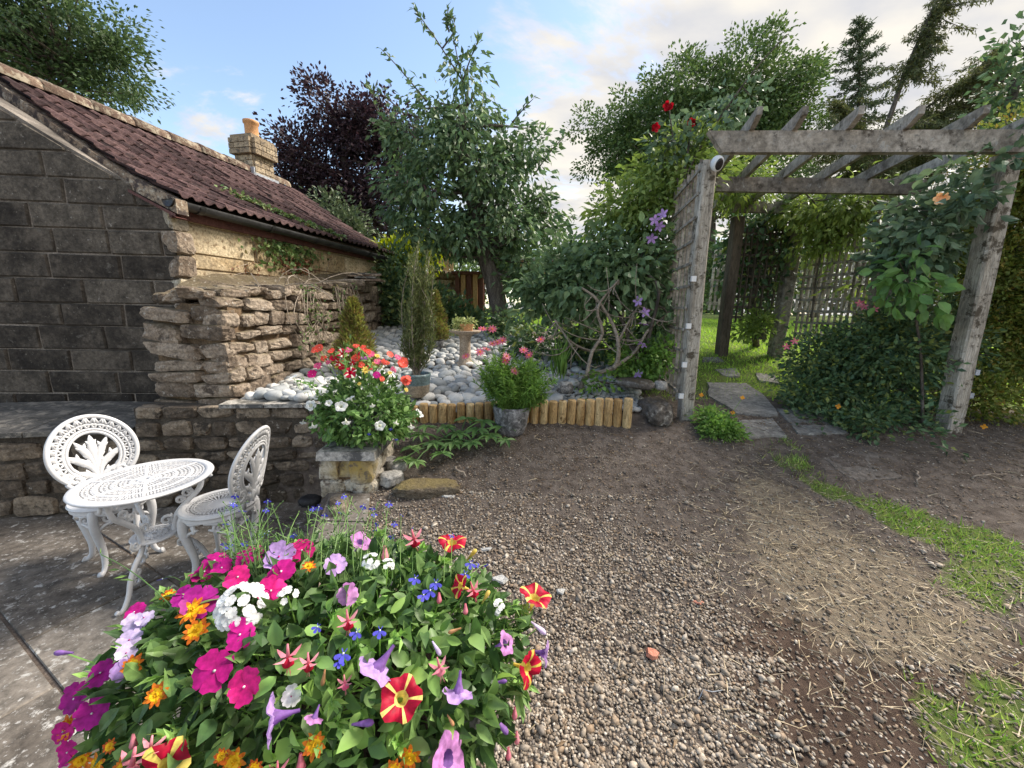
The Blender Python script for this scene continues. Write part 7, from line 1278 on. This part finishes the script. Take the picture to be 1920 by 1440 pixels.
def pillar_pot():
    c = np.array([-0.93, 2.3, 0.79]); D = Dome((-0.9, 2.3, 0.98), (0.27, 0.22, 0.24)); D2 = Dome((-0.9, 2.28, 0.93), (0.31, 0.25, 0.17)); t = thing('petunia_pot', 'pot of red and white petunias spilling over the stone pillar cap', 'potted plant', c); st = MB()
    part('pot', MB().lathe([(0, 0), (0.08, 0), (0.1, 0.1), (0.115, 0.15), (0.1, 0.15)], 20, c), 'stone_pot', t, True); part('soil', MB().lathe([(0, 0.14), (0.1, 0.13)], 20, c), 'pot_soil', t)
    cb = MB(); p_, n = D.sample(1500, -0.8, 0.4); leaves(cb, p_, n + sph(len(p_), R5) * 0.9, 0.04, 0.02, LEAF8, 0, up=0.4, r=R5); p_, n = D2.sample(1300, -0.8, 0.4); leaves(cb, p_, n * 0.7 + sph(len(p_), R5) * 0.8 + np.array([0, 0, -0.3]), 0.044, 0.023, LEAF8, 1, up=0.4, r=R5)
    S_ = lambda x, y: (540 + x * 0.1389, 640 + y * 0.1389)
    def F(fn, name, mats, x, y, size, dome=D, **kw): px, py = S_(x, y); return flower_part(t, fn, name, mats, dome, px, py, size, stalk=st, out=0.035, **kw)
    for x, y, s, m in ((470, 160, 20, 'coral'), (410, 190, 16, 'coral'), (930, 140, 14, 'coral'), (1020, 180, 18, 'coral'), (1080, 215, 14, 'coral'), (930, 300, 18, 'coral'), (1510, 355, 24, 'coral'), (1530, 580, 22, 'coral'), (1480, 380, 18, 'coral'), (1190, 350, 18, 'rose_pink'), (1290, 360, 18, 'coral'), (1110, 250, 18, 'rose_pink'), (455, 390, 16, 'rose_pink'), (400, 500, 18, 'hot_pink'), (1040, 310, 16, 'pink_lilac'), (1185, 510, 16, 'magenta'), (1250, 560, 12, 'coral'), (590, 350, 12, 'rose_pink'), (1450, 285, 14, 'rose_pink'), (1560, 540, 14, 'coral'), (620, 200, 16, 'coral'), (840, 200, 15, 'rose_pink'), (1350, 250, 16, 'coral'), (760, 420, 14, 'crimson'), (1000, 400, 15, 'coral'), (650, 300, 16, 'crimson'), (530, 300, 14, 'coral'), (1380, 450, 15, 'rose_pink'), (1100, 430, 13, 'crimson'), (980, 240, 15, 'crimson')): F(impatiens, 'impatiens_flower', [m, 'white_petal'], x, y, s)
    for x, y, s in ((765, 235, 22), (720, 350, 18), (890, 350, 14), (865, 480, 24)): F(petunia, 'petunia_flower', ['dark_red' if y < 400 else 'crimson', 'cream_petal'], x, y, s, m2=1, stripe=0.16, nseg=20)
    for x, y, s in ((700, 410, 10), (1050, 455, 16), (1150, 390, 14), (1190, 270, 12), (980, 615, 8), (1340, 490, 10), (1535, 690, 10)): F(bidens, 'yellow_flower', ['yellow', 'yellow', 'deep_yellow'], x, y, s)
    for x, y, s, a in ((115, 545, 20, 120), (175, 600, 14, 100), (560, 590, 18, 110), (1065, 570, 20, 90), (1270, 650, 22, 60), (440, 810, 14, None), (375, 910, 24, None), (600, 885, 16, None), (750, 920, 24, None), (860, 830, 20, 130), (415, 1140, 18, 280), (820, 1100, 18, 280), (1230, 1130, 22, None), (1110, 800, 14, 270), (1700, 990, 22, 40), (1600, 1130, 16, 275), (290, 1090, 14, 260), (1420, 1100, 14, 250), (1140, 920, 12, 280), (310, 640, 20, None), (270, 760, 14, 200)): F(petunia, 'petunia_flower', ['white_petal', 'cream_petal'], x, y, s * 0.86, D2, ang=a, toward=0.3, throat=1, nseg=20)
    for px, py in ((1360, 1155), (1430, 1260), (1100, 1210), (1580, 600)): F(lobelia, 'lobelia_flower', ['blue', 'white_petal'], px, py, 8, D2)
    # shoots reaching out right and up
    for pts in ([(740, 790), (770, 785), (785, 778)], [(650, 690), (645, 660), (655, 640)], [(600, 740), (585, 725), (560, 715)], [(700, 690), (690, 670), (672, 650)]):
        q = smooth_path([P(x, y, 2.15) for x, y in pts], 8); st.tube(q, 0.002, 4); n_ = 26; leaves(cb, q[R5.integers(0, 8, n_)] + R5.normal(size=(n_, 3)) * 0.012, sph(n_, R5), 0.035, 0.016, LEAF4, 1, r=R5)
    part('foliage', cb, ['planter_leaf', 'petunia_leaf'], t, False, 'stuff'); part('stems', st, 'planter_pale', t, False, 'stuff')
pillar_pot()
